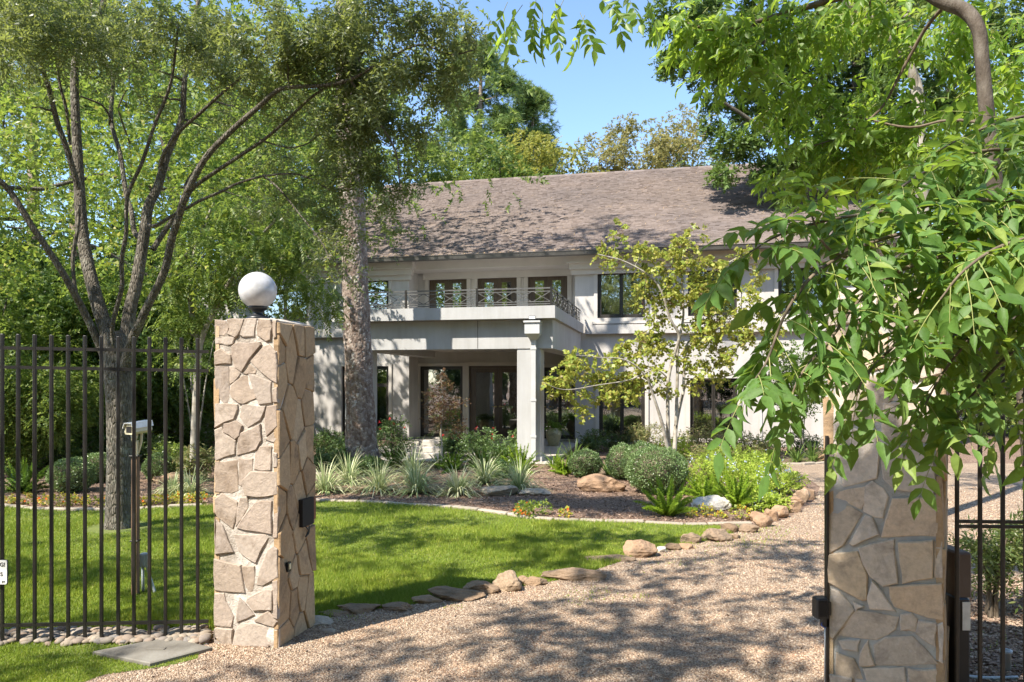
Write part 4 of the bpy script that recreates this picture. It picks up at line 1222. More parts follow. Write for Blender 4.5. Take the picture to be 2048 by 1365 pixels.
# grey utility pipe stub behind the right fence
ps = thing('pipe_stub', 'grey plastic pipe stub standing in the litter behind the right fence', 'pipe', G(2012, 1342))
mb = MB(); s = ps.location.y / F
mb.lathe([(9 * s, 0), (9 * s, 36 * s), (11 * s, 36 * s), (11 * s, 42 * s), (8 * s, 42 * s), (8 * s, 30 * s), (.001, 30 * s)], 20); mb.build('pipe', M_PVC, ps)
ph = thing('drain_hose', 'thin pale hose lying on the ground behind the right fence foot', 'hose', G(1930, 1358))
mb = MB(); mb.tube(*smooth_path([(-.1, .05, .015), (.0, 0, .015), (.12, -.03, .015), (.3, -.02, .015)], [.012] * 4), n=8); mb.build('hose', M_PVC, ph)
# ------------------------------------------------------------------ foliage tools
def norm(a): return a / (np.linalg.norm(a, axis=-1, keepdims=True) + 1e-9)
def leaves_quads(base, d, side, L, W, rng, fold=.12):
    """diamond leaves bent along the midrib; base,d,side (N,3)"""
    N = len(base)
    n = norm(np.cross(side, d))
    L = np.asarray(L).reshape(-1, 1) * np.ones((N, 1)); W = np.asarray(W).reshape(-1, 1) * np.ones((N, 1))
    m = base + d * L * .42 - n * L * fold * .3
    tip = base + d * L - n * L * fold
    V = np.stack([base, m - side * W / 2 + n * W * .12, tip, m + side * W / 2 + n * W * .12], 1).reshape(-1, 3)
    q = np.arange(N)[:, None] * 4 + np.array([[0, 1, 2, 3]])
    return V, q
def sprays(nb, pos, dirs, slen, nl, L, W, rng, pin=False, droop=.25, stem=True, spread=.85, tri=False):
    N = len(pos)
    pos = np.asarray(pos, float); dirs = norm(np.asarray(dirs, float))
    slen = slen * rng.uniform(.6, 1.25, (N, 1))
    up = norm(rng.normal(0, .45, (N, 3)) + np.array([0, 0, 1.0]))
    side = norm(np.cross(dirs, up)); un = norm(np.cross(side, dirs))
    k = np.arange(nl)
    t = ((k + .7) / nl)[None, :, None]
    B = pos[:, None] + dirs[:, None] * slen[:, None] * t - np.array([0, 0, 1.0]) * droop * slen[:, None] * t ** 2
    dd = norm(dirs[:, None] - np.array([0, 0, 1.0]) * droop * 2 * t)
    sg = np.where(k % 2 == 0, 1, -1)[None, :, None]
    if pin:
        ld = norm(dd * .5 + side[:, None] * sg * .9 - np.array([0, 0, .22]) + rng.normal(0, .06, (N, nl, 3)))
        ln = np.broadcast_to(un[:, None], ld.shape)
    else:
        ld = norm(dd * .6 + side[:, None] * sg * spread + rng.normal(0, .38, (N, nl, 3)))
        ln = norm(un[:, None] + rng.normal(0, .6, (N, nl, 3)))
    sd_ = norm(np.cross(ld, ln))
    Ls = L * rng.uniform(.65, 1.25, (N * nl, 1))
    if tri:                                           # far leaves: one triangle each
        b_ = B.reshape(-1, 3); l_ = ld.reshape(-1, 3); s_ = sd_.reshape(-1, 3)
        V = np.stack([b_ - s_ * Ls * (W / L) * .5, b_ + l_ * Ls * .15 + s_ * Ls * (W / L) * .75, b_ + l_ * Ls * 1.05], 1).reshape(-1, 3)
        nb.add(V, T=np.arange(len(b_))[:, None] * 3 + np.array([[0, 1, 2]]))
        return B
    V, Q = leaves_quads(B.reshape(-1, 3), ld.reshape(-1, 3), sd_.reshape(-1, 3), Ls, Ls * (W / L), rng)
    nb.add(V, Q=Q)
    return B
def in_ball(n, rng, bias=.45):
    d = norm(rng.normal(0, 1, (n, 3)))
    r = rng.uniform(0, 1, (n, 1)) ** bias
    return d * r, d
def cluster_sprays(nb, c, r, n, slen, nl, L, W, rng, out=1.0, down=.25, **kw):
    p, d = in_ball(n, rng)
    pos = np.array(c) + p * np.array(r)
    dr = d * out + rng.normal(0, .5, (n, 3)) + np.array([0, 0, -down])
    sprays(nb, pos, dr, slen, nl, L, W, rng, **kw)
def grow(limbs, targets, rng, r0=.02, wob=.12, up=.0):
    """thin branches from the nearest limb point to each target"""
    allp = np.concatenate([l[0] for l in limbs]); allr = np.concatenate([l[1] for l in limbs])
    out = []
    for t in targets:
        t = np.array(t)
        w = np.linalg.norm(allp - t, axis=1) + np.maximum(0, allp[:, 2] - t[2]) * .6
        i = int(np.argmin(w)); a = allp[i]; L = np.linalg.norm(t - a)
        if L < .05: continue
        n = 5
        pts = [a + (t - a) * k / n + rng.normal(0, wob * L * .18, 3) * math.sin(math.pi * k / n) + np.array([0, 0, wob * L * .5]) * math.sin(math.pi * k / n) for k in range(n + 1)]
        ra = min(allr[i] * .7, r0 * (1 + L * .5))
        sp, sr = smooth_path(pts, np.linspace(ra, ra * .25, n + 1), 2)
        out.append((sp, sr))
        allp = np.concatenate([allp, sp]); allr = np.concatenate([allr, sr])
    return out
def limbs_mesh(nb, limbs, sides=8):
    for p, r in limbs:
        V, Q = tube_np(p, r, sides if r[0] > .03 else 5)
        nb.add(V, Q=Q)
class Tree:
    def __init__(s, name, label, cat, base, bark_m, leaf_m, group=None, rz=0):
        s.root = thing(name, label, cat, base, rz, group) if label else None
        s.base = np.array(tuple(base)); s.bm, s.lm = bark_m, leaf_m
        s.limbs = []; s.tw = NB(); s.nb = NB()
    def limb(s, pts, rad, sub=4):
        p = [np.array(tuple(q)) - s.base for q in pts]
        sp, sr = smooth_path(p, rad, sub); s.limbs.append((sp, sr)); return s
    def clump(s, c, r, n, slen, nl, L, W, rng, twig=True, **kw):
        c = np.array(tuple(c)) - s.base
        if twig: s.t = getattr(s, 't', []) + [c]
        cluster_sprays(s.nb, c, r, n, slen, nl, L, W, rng, **kw)
    def finish(s, rng, r0=.02, sides=10, crown='crown', trunk='trunk', extra=None):
        tw = grow(s.limbs, getattr(s, 't', []), rng, r0)
        limbs_mesh(s.tw, s.limbs, sides); limbs_mesh(s.tw, tw, 5)
        s.trunk = s.tw.build(trunk, s.bm, s.root, smooth=True)
        if s.nb.n: s.crown = s.nb.build(crown, s.lm, s.root)
        s.twigs = tw
        return s.root
def copy_tree(root, loc, rz, sc, label=None, group=None):
    r = root.copy(); COL.objects.link(r)
    r.location = loc; r.rotation_euler = (0, 0, rz); r.scale = sc if hasattr(sc, '__len__') else (sc, sc, sc)
    if label: r['label'] = label
    if group: r['group'] = group
    for ch in list(root.children):
        c = ch.copy(); COL.objects.link(c); c.parent = r
        for g in list(ch.children):
            d = g.copy(); COL.objects.link(d); d.parent = c
    return r

# ------------------------------------------------------------------ the oak on the lawn
rng = np.random.default_rng(42)
ob = G(238, 1056)
oak = Tree('oak_tree', 'multi-stemmed oak with small leaves on the lawn behind the fence', 'tree', ob, M_OAKBARK, M_OAKLEAF)
DO = ob.y
def OP(pts, dz=0.0, d1=None):
    out = []
    for i, p in enumerate(pts):
        f = i / (len(pts) - 1)
        out.append(P(p[0], p[1], DO + dz + ((d1 if d1 is not None else dz) - dz) * f))
    return out
w2r = lambda w: w / 2 / F * DO * .72
oak.limb([ob + Vector((0, 0, -.05)), P(238, 1040, DO), P(239, 980, DO), P(240, 900, DO), P(240, 820, DO), P(238, 755, DO), P(234, 705, DO), P(226, 665, DO)], [w2r(x) for x in (84, 72, 67, 66, 69, 76, 72, 46)])
oak.limb(OP([(232, 740), (215, 670), (193, 600), (178, 540), (170, 500), (163, 450), (157, 342), (150, 205), (150, 130), (164, 85), (198, 27), (225, -40)], 0, .6), [w2r(x) for x in (46, 40, 36, 34, 33, 32, 28, 23, 21, 19, 17, 14)])
oak.limb(OP([(215, 730), (190, 670), (166, 620), (150, 590), (128, 550), (96, 500), (62, 450), (25, 390), (-10, 355), (-80, 310)], .1, -.8), [w2r(x) for x in (22, 20, 19, 18, 17, 16, 16, 15, 14, 12)])
oak.limb(OP([(158, 610), (148, 560), (146, 510), (155, 460), (158, 410)], -.1), [w2r(x) for x in (9, 10, 11, 11, 9)])
oak.limb(OP([(157, 380), (137, 308), (113, 240), (96, 171), (68, 96), (50, 40), (30, -40)], -.05, -.7), [w2r(x) for x in (16, 15, 14, 13, 12, 10, 8)])
oak.limb(OP([(140, 290), (133, 222), (118, 160), (118, 100), (113, 34), (120, -30)], -.1, -.5), [w2r(x) for x in (9, 9, 8, 7, 6, 5)])
oak.limb(OP([(228, 700), (224, 655), (235, 610), (244, 570), (243, 520), (252, 465), (255, 393), (284, 325), (308, 253), (328, 205), (342, 164), (350, 110), (356, 50)], -.15, -.9), [w2r(x) for x in (13, 13, 13, 12, 12, 11, 10, 10, 9, 9, 8, 7, 6)])
oak.limb(OP([(246, 740), (252, 680), (260, 620), (272, 570), (281, 518), (290, 460), (298, 410), (315, 376), (335, 308), (363, 240), (369, 164), (380, 90), (395, 10), (400, -50)], .1, .6), [w2r(x) for x in (44, 38, 34, 32, 31, 30, 27, 25, 21, 18, 15, 13, 11, 9)])
oak.limb(OP([(290, 480), (270, 467), (262, 420), (253, 393), (240, 308), (222, 240), (226, 154), (205, 120), (190, 60), (180, -10)], .3, 1.2), [w2r(x) for x in (15, 15, 14, 14, 13, 12, 11, 10, 8, 6)])
oak.limb(OP([(219, 250), (219, 233), (205, 212), (185, 202), (161, 193)], .7, .3), [w2r(x) for x in (7, 7, 6, 6, 5)])
oak.limb(OP([(320, 340), (328, 308), (360, 262), (393, 233), (438, 192), (486, 150), (530, 90), (560, 30)], .4, -.6), [w2r(x) for x in (12, 12, 11, 10, 9, 8, 7, 5)])
oak.limb(OP([(250, 735), (262, 685), (276, 655), (296, 611), (328, 546), (342, 484), (356, 440), (371, 393), (410, 318), (465, 260), (520, 212), (564, 178), (640, 172), (700, 160), (770, 120)], -.1, -1.4), [w2r(x) for x in (30, 26, 23, 21, 20, 19, 18, 18, 16, 14, 12, 11, 9, 8, 6)])
oak.limb(OP([(372, 400), (387, 375), (438, 339), (490, 305), (530, 278), (575, 239), (626, 192), (690, 150), (760, 60)], 0, -1.2), [w2r(x) for x in (13, 12, 11, 10, 9, 8, 7, 6, 5)])
oak.limb(OP([(296, 450), (311, 452), (340, 435), (373, 417), (404, 400), (440, 385), (479, 366), (534, 352), (600, 350), (660, 380)], .1, -.5), [w2r(x) for x in (11, 11, 10, 9, 9, 8, 7, 6, 5, 4)])
oak.limb(OP([(306, 500), (318, 480), (345, 440), (372, 400), (372, 370), (395, 335)], .2, .5), [w2r(x) for x in (16, 15, 14, 12, 11, 8)])
oak.limb(OP([(525, 350), (560, 380), (600, 430), (640, 480), (660, 520)], -.5, -.7), [w2r(x) for x in (5, 5, 4, 3, 3)])
oak.limb(OP([(520, 280), (570, 295), (610, 290), (640, 270), (690, 262)], -.4, -.8), [w2r(x) for x in (5, 4, 4, 3, 3)])
oak.limb(OP([(700, 160), (740, 220), (790, 300), (800, 380)], -1.3, -1.0), [w2r(x) for x in (7, 6, 5, 3)])
oak.limb(OP([(770, 120), (840, 90), (900, 110), (950, 100)], -1.3, -1.5), [w2r(x) for x in (6, 5, 4, 3)])
oakC = [(700, 60, 8, 60, 50, 1.3), (710, 130, 8.2, 60, 50, 1.4), (700, 200, 8.3, 60, 45, 1.4), (715, 265, 8.4, 50, 40, 1.3), (690, 300, 8.8, 40, 30, .8), (60, 20, 7.6, 110, 60, 1.1), (160, 60, 8.2, 90, 60, .9), (260, 90, 9.6, 80, 60, .8), (120, 100, 8.0, 70, 40, .7), (20, 90, 7.4, 70, 60, .9), (40, 40, 8, 90, 60, 1), (140, 30, 8.6, 80, 50, .7), (230, 60, 9.4, 90, 55, .8), (330, 50, 8, 90, 55, 1), (430, 70, 8.8, 100, 60, 1.1), (540, 50, 7.8, 100, 60, 1.2), (650, 50, 7.6, 100, 60, 1.2), (760, 40, 7.5, 100, 60, 1.2),
        (850, 70, 7.5, 75, 60, 1.1), (910, 60, 7.6, 60, 50, .8), (925, 130, 7.8, 55, 35, .8), (420, 150, 9.3, 80, 45, .8), (530, 160, 8.2, 90, 50, 1.1), (630, 150, 8, 90, 50, 1.2), (730, 150, 7.6, 90, 55, 1.3), (820, 160, 7.9, 75, 50, 1.2), (880, 180, 8, 55, 40, .9),
        (610, 250, 8.8, 75, 45, 1), (700, 240, 8.1, 80, 50, 1.2), (790, 240, 8.2, 65, 50, 1.2), (840, 270, 8.4, 40, 40, .8), (750, 320, 8.4, 65, 40, 1.2), (800, 360, 8.4, 35, 35, .9), (775, 405, 8.5, 35, 40, .9), (790, 460, 8.5, 18, 28, .7), (750, 440, 8.6, 22, 25, .4),
        (650, 330, 8.9, 60, 35, .9), (560, 330, 9.2, 55, 30, .7), (700, 400, 8.8, 45, 40, .8), (690, 480, 8.8, 35, 45, .9), (640, 430, 9, 50, 40, .8), (590, 400, 9.2, 50, 35, .7), (700, 550, 8.8, 25, 30, .5), (640, 520, 9.0, 35, 30, .6), (520, 400, 9.6, 45, 30, .5),
        (50, 130, 8.4, 60, 40, .6), (270, 150, 9.2, 55, 30, .5), (330, 180, 9.6, 50, 35, .5), (480, 230, 9.4, 55, 30, .5), (90, 220, 8.6, 35, 22, .25), (400, 250, 9.8, 35, 25, .3), (190, 150, 9.5, 45, 30, .5), (490, 330, 9.6, 35, 22, .3), (20, 290, 8.2, 30, 20, .2)]
for (x, y, D, rx, ry, dn) in oakC:
    s = D / F; a, b_ = rx * s, ry * s
    n = int(410 * math.pi * a * b_ * dn)
    # broken into small irregular tufts so that the crown reads as layered twigs
    k = max(4, int(a * b_ * 46))
    for j in range(k):
        q, _ = in_ball(1, rng, .5)
        c = np.array(tuple(P(x, y, D))) + q[0] * np.array([a, a * 1.1, b_])
        rr = rng.uniform(.08, .21)
        oak.clump(c, (rr, rr, rr * .7), max(2, int(n / k)), .20, 13, .060, .019, rng, twig=(j % 3 == 0), down=.25, droop=.3)
for i in range(12):                                   # the crown goes on above the picture
    c = Vector((rng.uniform(-8.0, 1.0), rng.uniform(6.5, 11.5), rng.uniform(6.9, 9.2)))
    if (c.z - CH) / c.y < .55: c.z = CH + .6 * c.y
    oak.clump(c, (.75, .75, .4), 60, .3, 14, .075, .03, rng, tri=True)
oak.finish(rng, .016, 12)

# ------------------------------------------------------------------ the big pine beside the portico
pb = G(725, 935)
pine = thing('pine_tree', 'tall pine with thick plated bark rising in front of the portico', 'tree', pb)
DP = pb.y; s = DP / F
H = 17.0
nz, nt_ = 460, 110
rng2 = np.random.default_rng(5)
zz = np.concatenate([np.linspace(-.1, 6.2, 430), np.linspace(6.3, H, 60)])
th = np.arange(nt_) * 2 * np.pi / nt_
R = np.interp(zz, [-.1, .15, .5, 1.2, 3, 7, 12, H], [37 * s, 33 * s, 29.5 * s, 26.5 * s, 24.5 * s, 23 * s, 18 * s, 9 * s])
cxs = np.interp(zz, [0, 1, 3, 7, H], [0, -4 * s, -11 * s, -27 * s, -45 * s])
# jittered plate seeds on the unrolled trunk
ph_, pw_ = .085, .06
Zg, Tg = np.meshgrid(zz, th, indexing='ij')
arc = Tg * .29
gz = Zg / ph_ + .55 * np.sin(Tg * 5 + Zg * 2.3) + .4 * np.sin(Zg * 4.1 + Tg * 2); gt = arc / pw_
wrap = int(round(2 * np.pi * .29 / pw_)); gt = gt * wrap / (2 * np.pi * .29 / pw_) + .5 * np.sin(Zg * 7 + 1) * .8
f1 = np.full(Zg.shape, 9.); f2 = np.full(Zg.shape, 9.); idh = np.zeros(Zg.shape)
iz, it = np.floor(gz).astype(int), np.floor(gt).astype(int)
tab = rng2.random((700, wrap, 3))
for a_ in (-1, 0, 1):
    for b__ in (-1, 0, 1):
        zi, ti = iz + a_, (it + b__) % wrap
        o = tab[zi % 700, ti]
        dz_ = (zi + o[..., 0]) - gz; dt_ = (it + b__ + o[..., 1]) - gt
        dd = np.sqrt(dz_ ** 2 * .8 + dt_ ** 2)
        new = dd < f1
        f2 = np.where(new, f1, np.minimum(f2, dd)); f1 = np.where(new, dd, f1); idh = np.where(new, o[..., 2], idh)
edge = np.clip((f2 - f1) * 3.5, 0, 1) ** .7
disp = edge * (.55 + .45 * idh) * .026 + rng2.normal(0, .002, Zg.shape) + .012 * np.sin(Zg * 6 + Tg * 3)
disp *= np.interp(Zg, [0, 7, 12], [1, .8, .4])
RR = R[:, None] + disp
V = np.stack([cxs[:, None] + RR * np.cos(Tg), RR * np.sin(Tg), Zg], -1).reshape(-1, 3)
k = np.arange(len(zz) - 1)[:, None] * nt_; i = np.arange(nt_)[None]; j = (i + 1) % nt_
Q = np.stack([k + i, k + j, k + nt_ + j, k + nt_ + i], -1).reshape(-1, 4)
mp = npmesh('trunk', V, Q)
at_ = mp.attributes.new('plate', 'FLOAT', 'POINT'); at_.data.foreach_set('value', idh.ravel().astype(np.float32))
def pine_mat():
    m, nt, b, tc = newmat('pine_plates')
    a = nt.nodes.new('ShaderNodeAttribute'); a.attribute_name = 'plate'
    c = ramp(nt, a.outputs['Fac'], [(.15, .11, .09), (.22, .175, .15), (.30, .255, .225), (.19, .14, .115), (.42, .385, .35)], [0, .3, .6, .8, 1])
    n = ramp(nt, noise(nt, tc.outputs['Object'], 22, 6, .7), [(.6, .56, .52), (1.2, 1.18, 1.15)], [.35, .65])
    c = mix(nt, c, n, .8, 'MULTIPLY')
    l = ramp(nt, noise(nt, tc.outputs['Object'], 9, 5, .8), [(0, 0, 0), (1, 1, 1)], [.56, .66])
    c = mix(nt, c, (.54, .52, .48), l)
    nt.links.new(c, b.inputs['Base Color']); b.inputs['Roughness'].default_value = .95; b.inputs['Specular IOR Level'].default_value = .15
    nt.links.new(bump(nt, noise(nt, scaled(nt, tc.outputs['Object'], (1, 1, .5)), 55, 5, .7), .6, .012), b.inputs['Normal'])
    return m
M_PLATES = pine_mat()
link('trunk', mp, M_PLATES, pine)
pt = NB(); pc_ = NB(); pl = []
for i in range(6):
    z = rng.uniform(13.2, 16.8); a = rng.uniform(0, 6.28); L = rng.uniform(1.2, 3.0)
    x0 = float(np.interp(z, [0, 1, 3, 7, H], [0, -4 * s, -11 * s, -27 * s, -45 * s]))
    p = [np.array([x0, 0, z]), np.array([x0 + math.cos(a) * L * .5, math.sin(a) * L * .5, z + .3]), np.array([x0 + math.cos(a) * L, math.sin(a) * L, z + .9])]
    sp, sr = smooth_path(p, [.07, .05, .02], 4); pl.append((sp, sr))
    for j in range(5):
        c = p[2] + rng.normal(0, .55, 3) * np.array([1, 1, .6])
        cluster_sprays(pc_, c, (.4, .4, .28), 26, .16, 16, .17, .012, rng, spread=.6, tri=True)
for l_ in pl:
    nb = NB(); limbs_mesh(nb, [l_], 6); nb.build('branch', M_PINEBARK, pine, smooth=True)
pc_.build('crown', M_PINENEEDLE, pine)

# ------------------------------------------------------------------ prototypes for the trees around
def broadleaf(name, label, cat, base, seed, h, rad, trunk_h, tr, leaf_m, L, W, nclump, per, bark_m=M_OAKBARK, flat=.75, nl=12, slen=.4, group=None, lean=0, open_=.0):
    r = np.random.default_rng(seed)
    T = Tree(name, label, cat, base, bark_m, leaf_m, group)
    b = np.array(tuple(base))
    top = b + np.array([lean, 0, h * .86])
    n = 6
    pts = [b + (top - b) * k / n + np.append(r.normal(0, .035 * h, 2) * (k > 0) * .6, 0) for k in range(n + 1)]
    T.limb([Vector(p) for p in pts], np.linspace(tr, tr * .25, n + 1))
    cz = trunk_h + (h - trunk_h) / 2
    for i in range(nclump):
        q, _ = in_ball(1, r, .42)
        c = b + np.array([lean * .6, 0, cz]) + q[0] * np.array([rad, rad, (h - trunk_h) / 2])
        c += r.normal(0, rad * .08, 3)
        rr = r.uniform(.16, .30) * rad * (1 - open_)
        T.clump(Vector(c), (rr, rr, rr * flat), int(per * 2.3), slen, nl, L * 1.08, W * 1.15, r, down=.2, tri=True, twig=(i % 2 == 0))
    T.finish(r, .03, 8)
    return T.root
def pine_tree(name, label, base, seed, h, z0, tr, group=None, rad=2.6, nb_=22):
    r = np.random.default_rng(seed)
    T = Tree(name, label, 'tree', base, M_PINEBARK, M_PINENEEDLE, group)
    b = np.array(tuple(base))
    T.limb([Vector(b), Vector(b + [.1, 0, h * .35]), Vector(b + [.0, .1, h * .7]), Vector(b + [.15, 0, h])], [tr, tr * .85, tr * .6, tr * .15])
    for i in range(nb_):
        f = i / (nb_ - 1); z = z0 + (h - z0) * f; a = i * 2.4 + r.uniform(-.4, .4); L = rad * (1.05 - .7 * f) * r.uniform(.6, 1.15)
        e = b + np.array([math.cos(a) * L, math.sin(a) * L, z + L * .25])
        m = b + np.array([math.cos(a) * L * .5, math.sin(a) * L * .5, z])
        T.limb([Vector(b + [0, 0, z - .1]), Vector(m), Vector(e)], [tr * .3 * (1.1 - f), tr * .2 * (1.1 - f), .015], 3)
        for j in range(7):
            c = m + (e - m) * r.uniform(.1, 1.15) + r.normal(0, .28, 3)
            T.clump(Vector(c), (.42, .42, .24), 38, .22, 16, .24, .026, r, twig=False, down=-.3, spread=.55, tri=True)
    T.finish(r, .02, 8)
    return T.root
def top_z(y, D): return CH + (HY - y) / F * D
def gx(x, D): return Vector(((x - HX) / F * D, D, 0))

# behind the house
pine_tree('pine_tree', 'distant pine crown left of the sky gap above the roof ridge', gx(958, 40), 1, top_z(105, 40), 10.5, .32, rad=3.6, nb_=26)
pine_tree('pine_tree', 'shorter pine with one long bare limb, right of the other pine behind the ridge', gx(1062, 43), 2, top_z(190, 43), 11.5, .26, rad=2.6, nb_=16)
broadleaf('yellow_green_tree', 'yellow-green tree rising over the roof ridge beside the sky gap', 'tree', gx(1085, 35), 3, top_z(262, 35), 3.0, 6, .2, M_YELLEAF, .115, .06, 60, 22)
broadleaf('broadleaf_tree', 'mid-green tree showing over the left part of the ridge behind the oak twigs', 'tree', gx(925, 37), 4, top_z(262, 37), 3.3, 6, .22, M_BACKLEAF, .12, .06, 60, 24)
broadleaf('broadleaf_tree', 'low bright tree peeping over the ridge just below the yellow-green tree', 'tree', gx(1010, 33), 44, top_z(285, 33), 2.4, 6, .2, M_MIDLEAF, .11, .055, 44, 24)
broadleaf('birch_tree', 'airy olive tree with pale stem standing behind the ridge at the sky gap', 'tree', gx(1255, 36), 6, top_z(203, 36), 2.1, 7, .12, M_BIRCHLEAF, .10, .055, 60, 16, M_SMOOTHBARK, open_=.1)
broadleaf('birch_tree', 'wider olive tree behind the ridge between the airy one and the big tree at right', 'tree', gx(1355, 37), 7, top_z(222, 37), 3.0, 6.5, .15, M_BIRCHLEAF, .10, .055, 85, 18, M_SMOOTHBARK)
# big tree by the right end of the roof
DT = 22.5
rb = gx(1712, 23.0)
bt = Tree('large_tree', 'large green tree at the right end of the roof, its boughs overhanging the shingles', 'tree', rb, M_OAKBARK, M_MIDLEAF)
r8 = np.random.default_rng(8)
bt.limb([rb, P(1716, 600, 23), P(1712, 400, 23), P(1720, 250, 23), P(1716, 100, 23), P(1725, -50, 23)], [.30, .27, .25, .22, .19, .12])
bt.limb([P(1715, 480, 23), P(1650, 380, 22.6), P(1580, 300, 22.2), P(1500, 240, 22), P(1440, 200, 21.8)], [.14, .12, .09, .06, .04])
bt.limb([P(1716, 300, 23), P(1640, 180, 22.6), P(1560, 100, 22.4), P(1440, 60, 22.2), P(1350, 50, 22)], [.14, .11, .09, .06, .03])
bt.limb([P(1720, 330, 23), P(1800, 260, 23), P(1900, 180, 23), P(2000, 100, 23)], [.13, .1, .07, .04])
for (x, y, rx, ry, dn) in [(1320, 40, 35, 30, .7), (1350, 90, 40, 35, .8), (1400, 60, 60, 45, .9), (1400, 150, 45, 30, .7), (1340, 130, 25, 18, .5), (1450, 120, 60, 50, 1), (1520, 60, 80, 55, 1), (1470, 210, 50, 35, 1), (1440, 270, 40, 30, .8), (1500, 280, 50, 40, 1), (1540, 180, 70, 60, 1),
                          (1520, 340, 35, 20, .7), (1450, 345, 18, 12, .5), (1580, 320, 50, 40, 1), (1620, 240, 70, 60, 1), (1600, 120, 80, 60, 1), (1660, 60, 80, 60, 1), (1660, 330, 60, 50, .9), (1720, 180, 80, 80, 1), (1700, 400, 70, 40, .6), (1780, 300, 80, 80, .9), (1800, 120, 90, 80, .9), (1900, 200, 90, 80, .9), (1980, 80, 90, 80, .9), (1880, 380, 80, 70, .7), (1990, 320, 80, 90, .7), (1300, -90, 60, 40, 1), (1355, -110, 60, 40, 1), (1400, -80, 70, 40, 1), (1750, -20, 200, 60, 1), (1500, -30, 160, 40, .9), (1560, 400, 22, 14, .35)]:  # leftmost clumps above the frame are added for their shade on the roof
    s = DT / F; a, b_ = rx * s, ry * s
    k = max(3, int(a * b_ * 9))
    for j in range(k):
        q, _ = in_ball(1, r8, .5)
        c = np.array(tuple(P(x, y, DT))) + q[0] * np.array([a, max(a, b_) * 1.4, b_])
        rr = r8.uniform(.22, .42)
        bt.clump(c, (rr, rr, rr * .6), int(62 * dn), .28, 10, .115, .06, r8, twig=(j % 3 == 0), tri=True)
bt.finish(r8, .03, 10)
bt2 = None
# woods at the left
broadleaf('broadleaf_tree', 'tall bright tree filling the gap behind the oak limbs at upper left', 'tree', gx(330, 22), 10, top_z(-110, 22), 9.2, 4.4, .25, M_BACKLEAF, .12, .055, 110, 22)
broadleaf('sweetgum_tree', 'sweetgum with yellowing star leaves at the left picture edge', 'tree', gx(-40, 13.5), 12, top_z(40, 13.5), 6.2, 3.7, .16, M_GUMLEAF, .07, .045, 52, 24)
protoA = broadleaf('broadleaf_tree', 'leafy tree behind the sweetgum at the left', 'tree', gx(-60, 27), 13, 16.5, 10.6, 4.2, .24, M_BACKLEAF, .12, .055, 95, 22)
broadleaf('broadleaf_tree', 'tree behind the big pine and the left end of the roof', 'tree', gx(640, 36), 14, top_z(20, 36), 4.6, 5, .3, M_BACKLEAF, .13, .06, 120, 24)
broadleaf('broadleaf_tree', 'green tree left of the house roof behind the oak stems', 'tree', gx(480, 30), 15, top_z(160, 30), 4.0, 3, .25, M_MIDLEAF, .12, .055, 100, 24)
protoU = broadleaf('understory_tree', 'dense low tree in the shade directly behind the oak trunk', 'tree', gx(150, 17.5), 16, 4.6, 2.3, .5, .09, M_MIDLEAF, .085, .045, 80, 24)
protoV = broadleaf('understory_tree', 'yellow-green low tree behind the left end of the fence', 'tree', gx(20, 16.0), 17, 4.2, 2.1, .5, .08, M_BACKLEAF, .08, .042, 80, 22)
protoW = broadleaf('understory_tree', 'dark evergreen thicket tree far behind the left fence', 'tree', gx(-120, 19), 18, 5.0, 2.6, .3, .10, M_DARKLEAF, .09, .05, 80, 24)
for (pr, x, D, sc, rz, lab) in [
    (protoU, 300, 19.5, .95, 1.1, 'low green tree between the oak trunk and the left end of the house'),
    (protoV, 385, 21.0, .85, 2.3, 'yellow-green tree standing against the left corner of the house'),
    (protoW, 90, 22.0, 1.15, .5, 'dark thicket tree filling the background behind the oak'),
    (protoW, 250, 25.0, 1.25, 3.9, 'tall dark thicket tree behind the green one left of the house'),
    (protoU, -60, 22.0, 1.2, 4.4, 'green thicket tree beyond the fern at the far left'),
    (protoW, -10, 26.0, 1.3, 2.7, 'evergreen backdrop tree at the far left beneath the open sky'),
    (protoV, 200, 23.0, 1.15, 5.1, 'light green tree behind the oak fork'),
    (protoU, 420, 27.0, 1.35, .2, 'green backdrop tree just left of the house wall'),
    (protoV, 60, 14.4, .55, 3.1, 'small light green bush tree behind the clipped boxwoods at left'),
    (protoA, 2060, 30, .8, .8, 'leafy tree beyond the drive at the right picture edge'),
    (protoA, 1850, 33, .95, 2.2, 'broad tree behind the right pillar and the end of the house'),
    (protoU, 2010, 25, 1.1, 2.0, 'low green tree at the end of the drive behind the right fence'),
    (protoV, 2110, 23, 1.0, 4.0, 'light green low tree at the right edge beyond the gravel'),
    (protoW, 1930, 29, 1.3, 1.0, 'dark low tree closing the view right of the house'),
]:
    copy_tree(pr, gx(x, D), rz, sc, lab)
pine_tree('pine_tree', 'bare-trunked pine far behind the sweetgum at the left edge', gx(62, 30), 21, 19, 13, .30, rad=2.4, nb_=12)
pine_tree('pine_tree', 'grey-trunked pine behind the main oak stem', gx(146, 33), 22, 20, 14, .30, rad=2.4, nb_=12)
